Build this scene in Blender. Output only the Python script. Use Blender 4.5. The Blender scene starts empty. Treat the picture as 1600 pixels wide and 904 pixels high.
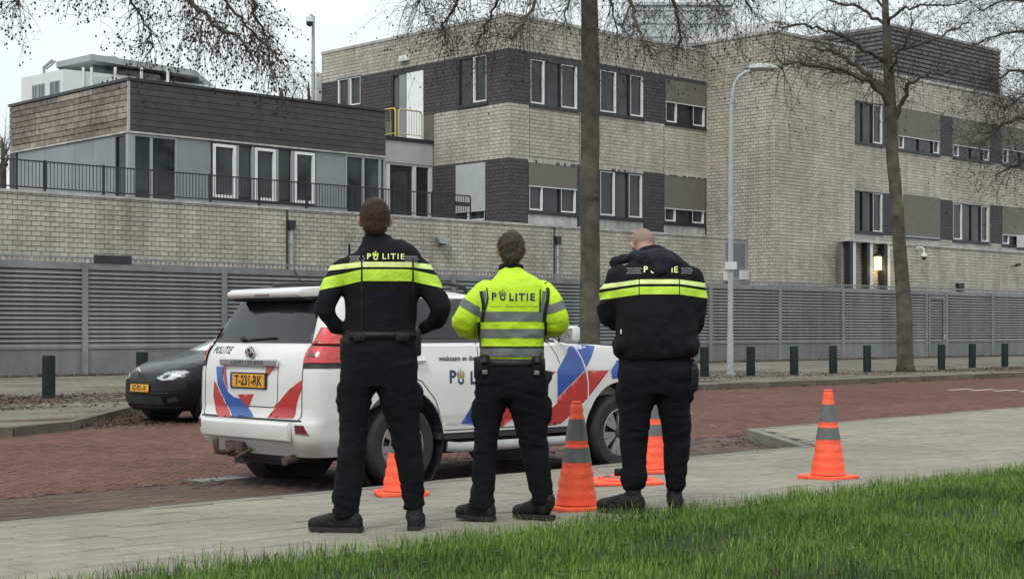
import bpy, bmesh, math, random
import numpy as np
from mathutils import Vector, Matrix, noise
from mathutils.bvhtree import BVHTree
from mathutils.geometry import delaunay_2d_cdt, tessellate_polygon
R = math.radians
SC = bpy.context.scene
COL = SC.collection
random.seed(7); np.random.seed(7)

# ---------------------------------------------------------------- camera
F, CX, HZ, HC = 2450.0, 800.0, 518.0, 1.35       # focal length in photo pixels, centre, horizon row, eye height
cam_d = bpy.data.cameras.new('camera'); cam = bpy.data.objects.new('camera', cam_d); COL.objects.link(cam)
cam_d.sensor_width = 36; cam_d.lens = F / 1600 * 36; cam_d.shift_y = (HZ - 452) / 1600
cam_d.clip_start = .1; cam_d.clip_end = 3000
cam.location = (0, 0, HC); cam.rotation_euler = (R(90), 0, 0)
SC.camera = cam
# ---------------------------------------------------------------- sky, sun, exposure
SUN_EL, SUN_AZ = R(48), R(200)                    # azimuth clockwise from +Y
w = bpy.data.worlds.new('World'); SC.world = w; w.use_nodes = True
nt = w.node_tree; nt.nodes.clear()
out = nt.nodes.new('ShaderNodeOutputWorld'); bg = nt.nodes.new('ShaderNodeBackground')
sky = nt.nodes.new('ShaderNodeTexSky'); sky.sky_type = 'NISHITA'; sky.sun_disc = False
sky.sun_elevation = SUN_EL; sky.sun_rotation = SUN_AZ; sky.air_density = 1.0; sky.dust_density = 3.0; sky.ozone_density = 1.2
tc = nt.nodes.new('ShaderNodeTexCoord'); mp = nt.nodes.new('ShaderNodeMapping'); mp.inputs['Scale'].default_value = (1, 1, 3)
nz = nt.nodes.new('ShaderNodeTexNoise'); nz.inputs['Scale'].default_value = 1.6; nz.inputs['Detail'].default_value = 5; nz.inputs['Roughness'].default_value = .5
cr = nt.nodes.new('ShaderNodeValToRGB')
cr.color_ramp.elements[0].position = .36; cr.color_ramp.elements[0].color = (8.2, 9.0, 9.1, 1)
cr.color_ramp.elements[1].position = .66; cr.color_ramp.elements[1].color = (9.6, 10.5, 10.6, 1)
mx = nt.nodes.new('ShaderNodeMix'); mx.data_type = 'RGBA'; mx.inputs[0].default_value = .9
nt.links.new(tc.outputs['Generated'], mp.inputs['Vector']); nt.links.new(mp.outputs[0], nz.inputs['Vector'])
nt.links.new(nz.outputs['Fac'], cr.inputs[0]); nt.links.new(sky.outputs[0], mx.inputs[6]); nt.links.new(cr.outputs[0], mx.inputs[7])
# an overcast sky is brighter overhead than at the horizon
sx = nt.nodes.new('ShaderNodeSeparateXYZ'); nt.links.new(tc.outputs['Generated'], sx.inputs[0])
gm = nt.nodes.new('ShaderNodeMapRange'); gm.inputs[1].default_value = 0; gm.inputs[2].default_value = 1; gm.inputs[3].default_value = .80; gm.inputs[4].default_value = 1.4
nt.links.new(sx.outputs['Z'], gm.inputs[0]); vm = nt.nodes.new('ShaderNodeVectorMath'); vm.operation = 'SCALE'
nt.links.new(mx.outputs[2], vm.inputs[0]); nt.links.new(gm.outputs[0], vm.inputs['Scale']); nt.links.new(vm.outputs[0], bg.inputs[0]); bg.inputs[1].default_value = .1
nt.links.new(bg.outputs[0], out.inputs[0])
sl = bpy.data.lights.new('sun', 'SUN'); so = bpy.data.objects.new('sun', sl); COL.objects.link(so)
sl.energy = 1.25; sl.angle = R(14); sl.color = (1, .955, .88)
sd = Vector((math.sin(SUN_AZ) * math.cos(SUN_EL), math.cos(SUN_AZ) * math.cos(SUN_EL), math.sin(SUN_EL)))
so.rotation_euler = sd.to_track_quat('Z', 'Y').to_euler()
SC.view_settings.view_transform = 'Standard'; SC.view_settings.look = 'None'
SC.view_settings.exposure = .24; SC.view_settings.gamma = 1

# ---------------------------------------------------------------- frame of the street: s along the fence, d away from us
L_ = math.hypot(2570, 2450); CU, SU = 2570 / L_, 2450 / L_
ROT = math.atan2(SU, CU)
def W(s, d, z=0): return Vector((CU * s - SU * d, SU * s + CU * d, z))
def on_d(px, py, d):                              # photo pixel -> (s, z) on the plane d = const
    k = (px - CX) / F; s = d * (SU + CU * k) / (CU - SU * k); Y = SU * s + CU * d
    return s, HC + (HZ - py) / F * Y
def on_s(px, py, s):                              # photo pixel -> (d, z) on the plane s = const
    k = (px - CX) / F; d = s * (CU - SU * k) / (SU + CU * k); Y = SU * s + CU * d
    return d, HC + (HZ - py) / F * Y
def on_z(px, py, z):                              # photo pixel -> world point on the level z
    Y = (HC - z) * F / (py - HZ); return Vector(((px - CX) / F * Y, Y, z))
def to_sd(v): return v.x * CU + v.y * SU, -v.x * SU + v.y * CU
def at(px, py, Y): return Vector(((px - CX) / F * Y, Y, HC + (HZ - py) / F * Y))

# ---------------------------------------------------------------- materials
MATS = {}
def mat(name, col, rough=.7, var=.12, scale=6, metal=0, bump=0, bscale=40, island=0, spec=.5, coat=0, col2=None, emit=0, trans=0, dirt=0):
    if name in MATS: return MATS[name]
    m = bpy.data.materials.new(name); m.use_nodes = True; t = m.node_tree; n = t.nodes; l = t.links
    b = n['Principled BSDF']; b.inputs['Roughness'].default_value = rough; b.inputs['Metallic'].default_value = metal
    b.inputs['Specular IOR Level'].default_value = spec; b.inputs['Coat Weight'].default_value = coat; b.inputs['Coat Roughness'].default_value = .04
    b.inputs['Transmission Weight'].default_value = trans
    tc = n.new('ShaderNodeTexCoord'); nz = n.new('ShaderNodeTexNoise'); nz.inputs['Scale'].default_value = scale; nz.inputs['Detail'].default_value = 6
    l.new(tc.outputs['Object'], nz.inputs['Vector'])
    rp = n.new('ShaderNodeValToRGB'); c = Vector(col); c2 = Vector(col2) if col2 else c * (1 + var)
    rp.color_ramp.elements[0].position = .3; rp.color_ramp.elements[1].position = .7
    rp.color_ramp.elements[0].color = (*(c * (1 - var)), 1); rp.color_ramp.elements[1].color = (*c2, 1)
    l.new(nz.outputs['Fac'], rp.inputs[0]); last = rp.outputs[0]
    if island:
        g = n.new('ShaderNodeNewGeometry'); oi = n.new('ShaderNodeObjectInfo')
        ad = n.new('ShaderNodeMath'); ad.operation = 'ADD'; l.new(g.outputs['Random Per Island'], ad.inputs[0]); l.new(oi.outputs['Random'], ad.inputs[1])
        fr = n.new('ShaderNodeMath'); fr.operation = 'FRACT'; l.new(ad.outputs[0], fr.inputs[0])
        mr = n.new('ShaderNodeMapRange'); mr.inputs[3].default_value = 1 - island; mr.inputs[4].default_value = 1 + island; l.new(fr.outputs[0], mr.inputs[0])
        hs = n.new('ShaderNodeHueSaturation'); l.new(mr.outputs[0], hs.inputs['Value']); l.new(last, hs.inputs['Color']); last = hs.outputs[0]
    if dirt:
        n2 = n.new('ShaderNodeTexNoise'); n2.inputs['Scale'].default_value = .45; n2.inputs['Detail'].default_value = 7; n2.inputs['Roughness'].default_value = .65
        l.new(n.new('ShaderNodeNewGeometry').outputs['Position'], n2.inputs['Vector'])
        if name in ('beige_block', 'fence_grey', 'fence_base_grey', 'pale_concrete'):   # rain streaks
            mq = n.new('ShaderNodeMapping'); mq.inputs['Scale'].default_value = (3.2, 3.2, .22); n3 = n.new('ShaderNodeTexNoise'); n3.inputs['Scale'].default_value = 1; n3.inputs['Detail'].default_value = 4
            l.new(n2.inputs['Vector'].links[0].from_socket, mq.inputs[0]); l.new(mq.outputs[0], n3.inputs['Vector']); m3 = n.new('ShaderNodeMapRange'); m3.inputs[1].default_value = .3; m3.inputs[2].default_value = .6; m3.inputs[3].default_value = 1 - dirt * .8; m3.inputs[4].default_value = 1.04
            l.new(n3.outputs['Fac'], m3.inputs[0]); h3 = n.new('ShaderNodeHueSaturation'); l.new(m3.outputs[0], h3.inputs['Value']); l.new(last, h3.inputs['Color']); last = h3.outputs[0]
        m2 = n.new('ShaderNodeMapRange'); m2.inputs[1].default_value = .35; m2.inputs[2].default_value = .68; m2.inputs[3].default_value = 1 - dirt; m2.inputs[4].default_value = 1.08
        l.new(n2.outputs['Fac'], m2.inputs[0]); h2 = n.new('ShaderNodeHueSaturation'); l.new(m2.outputs[0], h2.inputs['Value']); l.new(last, h2.inputs['Color']); last = h2.outputs[0]
    l.new(last, b.inputs['Base Color'])
    if bump:
        nb = n.new('ShaderNodeTexNoise'); nb.inputs['Scale'].default_value = bscale; nb.inputs['Detail'].default_value = 5
        l.new(tc.outputs['Object'], nb.inputs['Vector']); bp = n.new('ShaderNodeBump'); bp.inputs['Strength'].default_value = bump; bp.inputs['Distance'].default_value = .02
        l.new(nb.outputs['Fac'], bp.inputs['Height']); l.new(bp.outputs[0], b.inputs['Normal'])
    if emit:
        b.inputs['Emission Color'].default_value = (*col, 1); b.inputs['Emission Strength'].default_value = emit
    MATS[name] = m; return m
def glass(name, col, rough=.05):                  # dark glazing: a tinted gloss surface with a little seen-through
    m = mat(name, col, rough=rough, var=.6, scale=.8, spec=.42, coat=.05); return m
M_block = mat('beige_block', (.475, .443, .378), .9, .10, 8, bump=.25, bscale=30, island=.11, dirt=.22)
M_blockd = mat('charcoal_block', (.066, .064, .065), .85, .15, 8, bump=.25, bscale=30, island=.14)
M_mortar = mat('grey_mortar', (.075, .068, .057), .95, .2, 20)
M_mortar2 = mat('pale_mortar', (.135, .125, .105), .95, .2, 20)
M_mortard = mat('black_mortar', (.028, .028, .03), .95, .2, 20)
M_coping = mat('pale_concrete', (.52, .51, .47), .85, .15, 5, bump=.2, bscale=30, dirt=.3)
M_conc = mat('grey_concrete', (.19, .20, .20), .85, .12, 2, bump=.15, bscale=25, dirt=.25)
M_white = mat('white_paint', (.72, .73, .72), .45, .05, 4)
M_wmet = mat('white_metal', (.62, .64, .64), .4, .06, 4)
M_black = mat('black_metal', (.018, .019, .02), .45, .2, 10)
M_dframe = mat('dark_frame', (.022, .023, .026), .4, .2, 5)
M_glass = glass('window_glass', (.028, .034, .036))
M_gpanel = mat('grey_panel', (.24, .26, .272), .6, .05, 2, dirt=.15)
M_gframe = mat('grey_frame', (.30, .32, .33), .5, .08, 5)
M_blind = mat('olive_blind', (.15, .145, .12), .9, .08, 3, bump=.1, bscale=60)
M_blindw = mat('pale_blind', (.42, .44, .44), .85, .05, 3)
M_clad = mat('charcoal_cladding', (.058, .056, .056), .8, .2, 3, bump=.3, bscale=30, island=.12)
M_wood = mat('weathered_wood', (.27, .225, .185), .85, .4, 5, bump=.4, bscale=20, island=.3, dirt=.5)
M_fence = mat('fence_grey', (.205, .218, .216), .6, .12, 3, dirt=.22, island=.05)
M_fbase = mat('fence_base_grey', (.18, .188, .184), .7, .10, 3, dirt=.25)
M_yel = mat('yellow_paint', (.60, .42, .06), .5, .15, 10)
M_zinc = mat('zinc', (.36, .38, .38), .5, .12, 8)
M_bollard = mat('dark_green_paint', (.009, .018, .015), .7, .25, 6, island=.15, spec=.25)

# ---------------------------------------------------------------- objects
KIDS = {}
def obj(name, v, f, m, parent=None, smooth=False, kind=None, loc=None):
    if isinstance(v, bpy.types.Mesh): me = v
    else:
        me = bpy.data.meshes.new(name); me.from_pydata([tuple(p) for p in v], [], f); me.materials.append(m)
        if smooth: me.polygons.foreach_set('use_smooth', [True] * len(me.polygons))
        me.update()
    o = bpy.data.objects.new(name, me); COL.objects.link(o)
    if parent is not None: o.parent = parent; KIDS.setdefault(parent.name, []).append(o)
    if loc is not None: o.location = loc
    if kind: o['kind'] = kind
    return o
def tag(o, label, cat, group=None):
    o['label'] = label; o['category'] = cat
    if group: o['group'] = group
    return o
def thing(name, label, cat, loc=(0, 0, 0), rz=0, group=None):
    o = bpy.data.objects.new(name, None); COL.objects.link(o); o.location = loc; o.rotation_euler = (0, 0, rz)
    return tag(o, label, cat, group)
def copy_tree(o, parent=None):
    c = o.copy(); COL.objects.link(c); c.parent = parent
    if parent is not None: KIDS.setdefault(parent.name, []).append(c)
    for ch in list(KIDS.get(o.name, [])): copy_tree(ch, c)
    return c
class MB:
    """collects simple shapes for ONE mesh object"""
    def __init__(s): s.v = []; s.f = []
    def add(s, v, f):
        n = len(s.v); s.v += [Vector(p) for p in v]; s.f += [tuple(i + n for i in q) for q in f]; return s
    def box(s, x0, x1, y0, y1, z0, z1, back=True):
        v = [(x0, y0, z0), (x1, y0, z0), (x1, y1, z0), (x0, y1, z0), (x0, y0, z1), (x1, y0, z1), (x1, y1, z1), (x0, y1, z1)]
        f = [(0, 1, 5, 4), (1, 2, 6, 5), (3, 0, 4, 7), (4, 5, 6, 7), (0, 3, 2, 1)]
        if back: f.append((2, 3, 7, 6))
        return s.add(v, f)
    def obox(s, c, ax, ay, az):                   # oriented box: centre and three half-axes
        c, ax, ay, az = map(Vector, (c, ax, ay, az))
        v = [c + i * ax + j * ay + k * az for k in (-1, 1) for i, j in ((-1, -1), (1, -1), (1, 1), (-1, 1))]
        return s.add(v, [(0, 1, 5, 4), (1, 2, 6, 5), (3, 0, 4, 7), (4, 5, 6, 7), (0, 3, 2, 1), (2, 3, 7, 6)])
    def tube(s, pts, rad, n=8, cap=True, flat=1.0):
        pts = [Vector(p) for p in pts]; rr = rad if isinstance(rad, (list, tuple)) else [rad] * len(pts)
        base = len(s.v); up = Vector((0, 0, 1)); prev = None
        for i, p in enumerate(pts):
            t = (pts[min(i + 1, len(pts) - 1)] - pts[max(i - 1, 0)]).normalized()
            a = prev if prev is not None else (up if abs(t.z) < .95 else Vector((1, 0, 0)))
            u = (a - t * a.dot(t)).normalized(); prev = u; q = t.cross(u)
            for k in range(n):
                an = 2 * math.pi * k / n; s.v.append(p + (u * math.cos(an) + q * math.sin(an) * flat) * rr[i])
        for i in range(len(pts) - 1):
            for k in range(n):
                a = base + i * n + k; b = base + i * n + (k + 1) % n; s.f.append((a, b, b + n, a + n))
        if cap:
            s.f.append(tuple(base + k for k in reversed(range(n)))); s.f.append(tuple(base + (len(pts) - 1) * n + k for k in range(n)))
        return s
    def lathe(s, prof, n=24, c=(0, 0, 0), axis='z', capped=True):   # prof: [(r, h)]
        base = len(s.v); c = Vector(c)
        for r, h in prof:
            for k in range(n):
                a = 2 * math.pi * k / n; x, y = r * math.cos(a), r * math.sin(a)
                s.v.append(c + (Vector((x, y, h)) if axis == 'z' else Vector((x, h, y)) if axis == 'y' else Vector((h, x, y))))
        for i in range(len(prof) - 1):
            for k in range(n):
                a = base + i * n + k; b = base + i * n + (k + 1) % n; s.f.append((a, b, b + n, a + n))
        if capped:
            s.f.append(tuple(base + k for k in reversed(range(n)))); s.f.append(tuple(base + (len(prof) - 1) * n + k for k in range(n)))
        return s
    def prism(s, poly, h0, h1, axis='z'):         # polygon extruded along an axis
        n = len(poly); base = len(s.v)
        for h in (h0, h1):
            for a, b in poly: s.v.append(Vector((a, b, h)) if axis == 'z' else Vector((a, h, b)) if axis == 'y' else Vector((h, a, b)))
        s.f.append(tuple(base + k for k in reversed(range(n)))); s.f.append(tuple(base + n + k for k in range(n)))
        for k in range(n): s.f.append((base + k, base + (k + 1) % n, base + n + (k + 1) % n, base + n + k))
        return s
    def build(s, name, m, parent=None, smooth=False, kind=None, off=None, bevel=0, recalc=True):
        v = s.v if off is None else [p - Vector(off) for p in s.v]
        me = bpy.data.meshes.new(name); me.from_pydata([tuple(p) for p in v], [], s.f); me.materials.append(m)
        if bevel or recalc:
            bm = bmesh.new(); bm.from_mesh(me)
            if recalc: bmesh.ops.recalc_face_normals(bm, faces=bm.faces)
            if bevel:
                eds = [e for e in bm.edges if len(e.link_faces) == 2 and e.calc_face_angle(0) > .5]
                bmesh.ops.bevel(bm, geom=eds, offset=bevel, segments=2, affect='EDGES', profile=.5)
            bm.to_mesh(me); bm.free()
        if smooth:
            me.polygons.foreach_set('use_smooth', [True] * len(me.polygons))
            if smooth != 'all': me.set_sharp_from_angle(angle=R(38))
        me.update(); o = obj(name, me, None, None, parent)
        if kind: o['kind'] = kind
        return o
def subtract(rects, h):                           # rects minus one hole, all (x0, x1, z0, z1)
    o = []
    for a, b, c, d in rects:
        if h[0] >= b or h[1] <= a or h[2] >= d or h[3] <= c: o.append((a, b, c, d)); continue
        if h[0] > a: o.append((a, h[0], c, d))
        if h[1] < b: o.append((h[1], b, c, d))
        a2, b2 = max(a, h[0]), min(b, h[1])
        if h[2] > c: o.append((a2, b2, c, h[2]))
        if h[3] < d: o.append((a2, b2, h[3], d))
    return [r for r in o if r[1] - r[0] > .02 and r[3] - r[2] > .02]
def courses(x0, x1, z0, z1, bl=.30, bh=.15, j=.02, holes=(), ztop=None):
    full, cut = [], []; r = 0; z = z0
    while z < z1 - .03:
        x = x0 - (r % 2) * bl / 2
        while x < x1 - .02:
            q = (max(x + j / 2, x0), min(x + bl - j / 2, x1), z + j / 2, min(z + bh - j / 2, z1))
            if q[1] - q[0] > .03:
                rs = [q]
                for h in holes: rs = subtract(rs, h)
                for k in rs:
                    if ztop and k[3] > ztop((k[0] + k[1]) / 2): continue
                    if k[1] - k[0] > bl - j - .001 and k[3] - k[2] > bh - j - .001: full.append(k)
                    else: cut.append(k)
            x += bl
        z += bh; r += 1
    return full, cut
# ================================================================ THE GROUND (local x = s, local y = d)
def ground(name, v, f, m, smooth=False):
    o = obj(name, v, f, m, smooth=smooth); o.rotation_euler = (0, 0, ROT); o['kind'] = 'structure'; return o
def lerp(a, b, t): return a + (b - a) * t
def poly_line(pts):
    def g(s):
        for (a, b), (c, e) in zip(pts, pts[1:]):
            if s <= c: return lerp(b, e, max(0, (s - a) / (c - a)))
        return pts[-1][1]
    return g
near_edge = poly_line([(-80, 6.0), (2, 9.58), (14.0, 10.1), (15.9, 12.35), (23.8, 12.85), (40, 14.6), (120, 26)])   # outer line of the near kerb
gutter_d = poly_line([(-80, 6.4), (2, 11.72), (15.9, 12.75), (18, 12.8)])
def z_fp(d): return .115 + .055 * min(1, max(0, (9.75 - d) / 3))
M_road_far = None
def brick_sheet_mat(name, c1, c2, mortar, bw, bh, sc=1.0, dirt=.2, rough=.85):
    m = bpy.data.materials.new(name); m.use_nodes = True; t = m.node_tree; n = t.nodes; l = t.links; b = n['Principled BSDF']; b.inputs['Specular IOR Level'].default_value = .2
    tc = n.new('ShaderNodeTexCoord'); br = n.new('ShaderNodeTexBrick'); br.inputs['Color1'].default_value = (*c1, 1); br.inputs['Color2'].default_value = (*c2, 1)
    br.inputs['Mortar'].default_value = (*mortar, 1); br.inputs['Scale'].default_value = sc; br.inputs['Brick Width'].default_value = bw; br.inputs['Row Height'].default_value = bh
    br.inputs['Mortar Size'].default_value = .006; l.new(tc.outputs['Object'], br.inputs['Vector'])
    nz = n.new('ShaderNodeTexNoise'); nz.inputs['Scale'].default_value = .5; nz.inputs['Detail'].default_value = 8; l.new(tc.outputs['Object'], nz.inputs['Vector'])
    mr = n.new('ShaderNodeMapRange'); mr.inputs[1].default_value = .3; mr.inputs[2].default_value = .7; mr.inputs[3].default_value = 1 - dirt; mr.inputs[4].default_value = 1 + dirt / 2
    l.new(nz.outputs['Fac'], mr.inputs[0]); hs = n.new('ShaderNodeHueSaturation'); l.new(mr.outputs[0], hs.inputs['Value']); l.new(br.outputs['Color'], hs.inputs['Color'])
    l.new(hs.outputs[0], b.inputs['Base Color']); b.inputs['Roughness'].default_value = rough
    bp = n.new('ShaderNodeBump'); bp.inputs['Strength'].default_value = .5; bp.inputs['Distance'].default_value = .01; bp.invert = True
    l.new(br.outputs['Fac'], bp.inputs['Height']); l.new(bp.outputs[0], b.inputs['Normal']); MATS[name] = m; return m
M_soil = mat('soil', (.045, .038, .028), .95, .4, 3, bump=.6, bscale=12)
M_tile = mat('paving_tile', (.245, .22, .178), .88, .14, 5, bump=.2, bscale=60, island=.07, dirt=.2)
M_joint = mat('sandy_joint', (.022, .021, .015), .95, .3, 9)
M_rb = mat('red_road_brick', (.136, .068, .055), .9, .22, 4, bump=.3, bscale=70, spec=.2, island=.16, dirt=.22)
M_bb = mat('worn_bay_brick', (.115, .080, .068), .9, .25, 3, bump=.3, bscale=70, spec=.2, island=.17, dirt=.35)
M_rj = mat('road_joint', (.055, .038, .034), .95, .3, 9)
M_kerb = mat('kerb_concrete', (.20, .19, .16), .85, .15, 4, bump=.3, bscale=40, island=.08, dirt=.35)
M_kerbd = mat('old_kerb_concrete', (.13, .11, .085), .9, .25, 3, bump=.3, bscale=40, island=.12, dirt=.35)
M_rs = brick_sheet_mat('red_brick_sheet', (.138, .060, .047), (.112, .050, .039), (.055, .038, .034), .2, .1)
M_ps = brick_sheet_mat('paving_sheet', (.20, .188, .158), (.175, .165, .14), (.10, .085, .065), .3, .3, dirt=.35)
ground('ground', [(-900, -900, -.2), (900, -900, -.2), (900, 900, -.2), (-900, 900, -.2)], [(0, 1, 2, 3)], M_soil)
# road: sand bed with real bricks near us, a sheet beyond
S0, S1 = 3.0, 30.0
road = ground('road', [(S0, 9.0, -.014), (S1, 9.0, -.014), (S1, 24.3, -.014), (S0, 24.3, -.014)], [(0, 1, 2, 3)], M_rj)
def strip(s0, s1, n, f0, f1, z):
    v = []; f = []
    for i in range(n + 1):
        s = lerp(s0, s1, i / n); v += [(s, f0(s), z), (s, f1(s), z)]
        if i: f.append((2 * i - 2, 2 * i, 2 * i + 1, 2 * i - 1))
    return v, f
v, f = strip(S1, 260, 30, lambda s: 10, lambda s: 24.3, 0); ground('road_beyond', v, f, M_rs)
v, f = strip(-120, S0, 10, lambda s: min(6, 5), lambda s: 24.3, 0); ground('road_behind', v, f, M_rs)
def brick_mesh(name, L, Wd, h, m, bev=.004):
    a, b = L / 2, Wd / 2; v = [(-a, -b, -h), (a, -b, -h), (a, b, -h), (-a, b, -h), (-a, -b, -bev), (a, -b, -bev), (a, b, -bev), (-a, b, -bev),
        (-a + bev, -b + bev, 0), (a - bev, -b + bev, 0), (a - bev, b - bev, 0), (-a + bev, b - bev, 0)]
    f = [(8, 9, 10, 11), (4, 5, 9, 8), (5, 6, 10, 9), (6, 7, 11, 10), (7, 4, 8, 11), (0, 1, 5, 4), (1, 2, 6, 5), (2, 3, 7, 6), (3, 0, 4, 7)]
    me = bpy.data.meshes.new(name); me.from_pydata(v, [], f); me.materials.append(m); return me
def bulk(name, items, proto, m, parent, kind='stuff'):
    """items: (x, y, z, rot, tiltx, tilty, scalex, scaley) joined into one mesh of real pieces"""
    if not items: return
    pv = np.array([tuple(v.co) for v in proto.vertices]); pf = [tuple(p.vertices) for p in proto.polygons]; A = np.array(items)
    c, s_ = np.cos(A[:, 3])[:, None], np.sin(A[:, 3])[:, None]; X = pv[None, :, 0] * A[:, 6][:, None]; Y = pv[None, :, 1] * A[:, 7][:, None]
    Z = pv[None, :, 2] + X * A[:, 4][:, None] + Y * A[:, 5][:, None]
    P = np.stack([X * c - Y * s_ + A[:, 0][:, None], X * s_ + Y * c + A[:, 1][:, None], Z + A[:, 2][:, None]], -1).reshape(-1, 3)
    fa = np.array(pf); n = len(pv); Fc = (fa[None] + (np.arange(len(A)) * n)[:, None, None]).reshape(-1, fa.shape[1])
    me = bpy.data.meshes.new(name); me.vertices.add(len(P)); me.vertices.foreach_set('co', P.ravel())
    me.loops.add(Fc.size); me.loops.foreach_set('vertex_index', Fc.ravel()); me.polygons.add(len(Fc))
    me.polygons.foreach_set('loop_start', np.arange(0, Fc.size, fa.shape[1])); me.polygons.foreach_set('loop_total', np.full(len(Fc), fa.shape[1]))
    me.materials.append(m); me.update(calc_edges=True); me.validate(); return obj(name, me, None, None, parent, kind=kind)
def size_on_screen(s, d):
    p = W(s, d); return -1 if p.y < 1 or abs(p.x / p.y * F) > 815 or (HC * F / p.y + HZ) > 925 else 1 / p.y
def pieces(name, items, proto, m, parent, n=300):
    items.sort(key=lambda q: -size_on_screen(q[0], q[1]))
    for q in items[:n]:
        o = obj(name, proto, None, None, parent, loc=(q[0], q[1], q[2])); o.rotation_euler = (q[5], -q[4], q[3]); o.scale = (q[6], q[7], 1)
    bulk(name, items[n:], proto, m, parent)
def tilt(): return random.gauss(0, .006)
pb = brick_mesh('brick', .193, .093, .03, M_rb)
items = []; u = .1                                # herringbone, laid at 45 degrees to the kerb
c45 = math.cos(R(45))
def herring(test, proto_items):
    N = 330
    for k in range(-N, N):
        for m_ in range(-N, N):
            # lattice vectors (1, 1) and (2, -2) in units of u; each cell holds one horizontal and one vertical brick
            X = (k + 2 * m_) * u; Y = (k - 2 * m_) * u
            for cx, cy, r in ((X + u, Y + u / 2, 0), (X + u / 2 + 0 * u, Y + 2 * u, math.pi / 2)):
                a = (cx * c45 - cy * c45) + 16; b = (cx * c45 + cy * c45) + 16
                if test(a, b): proto_items.append((a, b, random.gauss(0, .0012), r + R(45), tilt(), tilt(), 1, 1))
def in_road(a, b): return S0 < a < S1 and gutter_d(a) + .05 < b < 23.42 and not (a < 13.6 and b > (19.1 if a < 9.5 else 19.2 + (a - 9.5) * 1.02 - .1)) and abs((lambda p: p.x / max(p.y, .1))(W(a, b))) < .62
herring(in_road, items); pieces('brick', items, pb, M_rb, road, 300)
# parking bay: worn running-bond bricks
bay = ground('parking_bay', [(S0, 9.3, -.011), (16.2, 9.9, -.011), (16.2, 12.9, -.011), (S0, 11.8, -.011)], [(0, 1, 2, 3)], M_rj)
pbb = brick_mesh('brick', .196, .094, .03, M_bb); items = []
for r in range(-5, 60):
    for c in range(0, 80):
        a = S0 + .1 + c * .2 + (r % 2) * .1; b = 9.35 + r * .1 + .05 * a
        if near_edge(a) + .06 < b < gutter_d(a) - .05 and a < 15.9 and not (a > 13.9 and b < 10.2 + (a - 14) * 1.2): items.append((a, b, random.gauss(0, .002), R(2.9) + random.gauss(0, .01), tilt() * 1.5, tilt() * 1.5, 1, 1))
pieces('brick', items, pbb, M_bb, bay, 300)
# near footpath
fp_v = []; fp_f = []; nS = 90
for i in range(nS + 1):
    s = lerp(-30, 60, i / nS)
    e_ = near_edge(s) - .04; ds = [3.0, 6.6, 6.75, min(8.2, e_ - .2), min(9.75, e_ - .1), e_]
    for d in ds: fp_v.append((s, d, z_fp(d) - .008))
    fp_v.append((s, ds[-1], -.1))
    if i:
        for k in range(6): a = (i - 1) * 7 + k; fp_f.append((a, a + 7, a + 8, a + 1))
fp = ground('footpath', fp_v, fp_f, M_joint)
pt = brick_mesh('paving_tile', .289, .274, .03, M_tile, .006); items = []
for r in range(0, 32):
    for c in range(-4, 110):
        a = .5 + c * .3 + (r % 2) * .15; b = 6.65 + r * .3 + .15; e = near_edge(a) - .13
        if 14 < a < 16.3: e = min(e, 10.1 + (a - 14.15) * 1.18 - .16)
        b0, b1 = b - .15, min(b + .15, e)
        if b1 - b0 < .05 or abs((lambda p: p.x / max(p.y, .1))(W(a, b))) > .85 or W(a, b).y < 3: continue
        items.append((a, (b0 + b1) / 2, z_fp(b) + random.gauss(0, .0016), random.gauss(0, .004), tilt() * .7, tilt() * .7 - .018 * (b < 9.7), 1, (b1 - b0) / .3))
pieces('paving_tile', items, pt, M_tile, fp, 300)
v, f = strip(34, 200, 20, lambda s: 6.6, lambda s: near_edge(s) - .1, .115); ground('footpath_beyond', v, f, M_ps)
# near kerb stones
def kerb_run(pts, name, label_parent, z, wd, m, ln=1.0, inner=True):
    mb = None
    P = [Vector((a, b, 0)) for a, b in pts]
    for a, b in zip(P, P[1:]):
        L = (b - a).length; n = max(1, round(L / ln)); t = (b - a) / L; nr = Vector((-t.y, t.x, 0))
        for i in range(n):
            c = a + t * (L * (i + .5) / n); q = MB(); h = L / n / 2 - .004
            q.obox((0, 0, 0), t * h, nr * (wd / 2), Vector((0, 0, .14)))
            o = q.build(name, m, label_parent, bevel=.008); o.location = (c.x, c.y, z - .14 + random.gauss(0, .002))
kerb_run([(s, near_edge(s) - .06) for s in (3, 8.5, 14.0)] + [(15.9, 12.29), (19.8, 12.54), (23.8, 12.79), (34, 13.9)], 'kerb_stone', fp, .118, .12, M_kerb)
# gutter line between bay and road
mb = MB()
for i in range(66):
    a = S0 + i * .2 + .1; mb.obox((a, gutter_d(a) + .0, -.014), (.097, 0.007, 0), (-.002, .034, 0), (0, 0, .01))
mb.build('gutter_strip', mat('gutter_gap_black', (.012, .010, .009), .9, .3, 9), bay, kind='stuff')  # flat black strip drawn in place of the gap between bay and road
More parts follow.
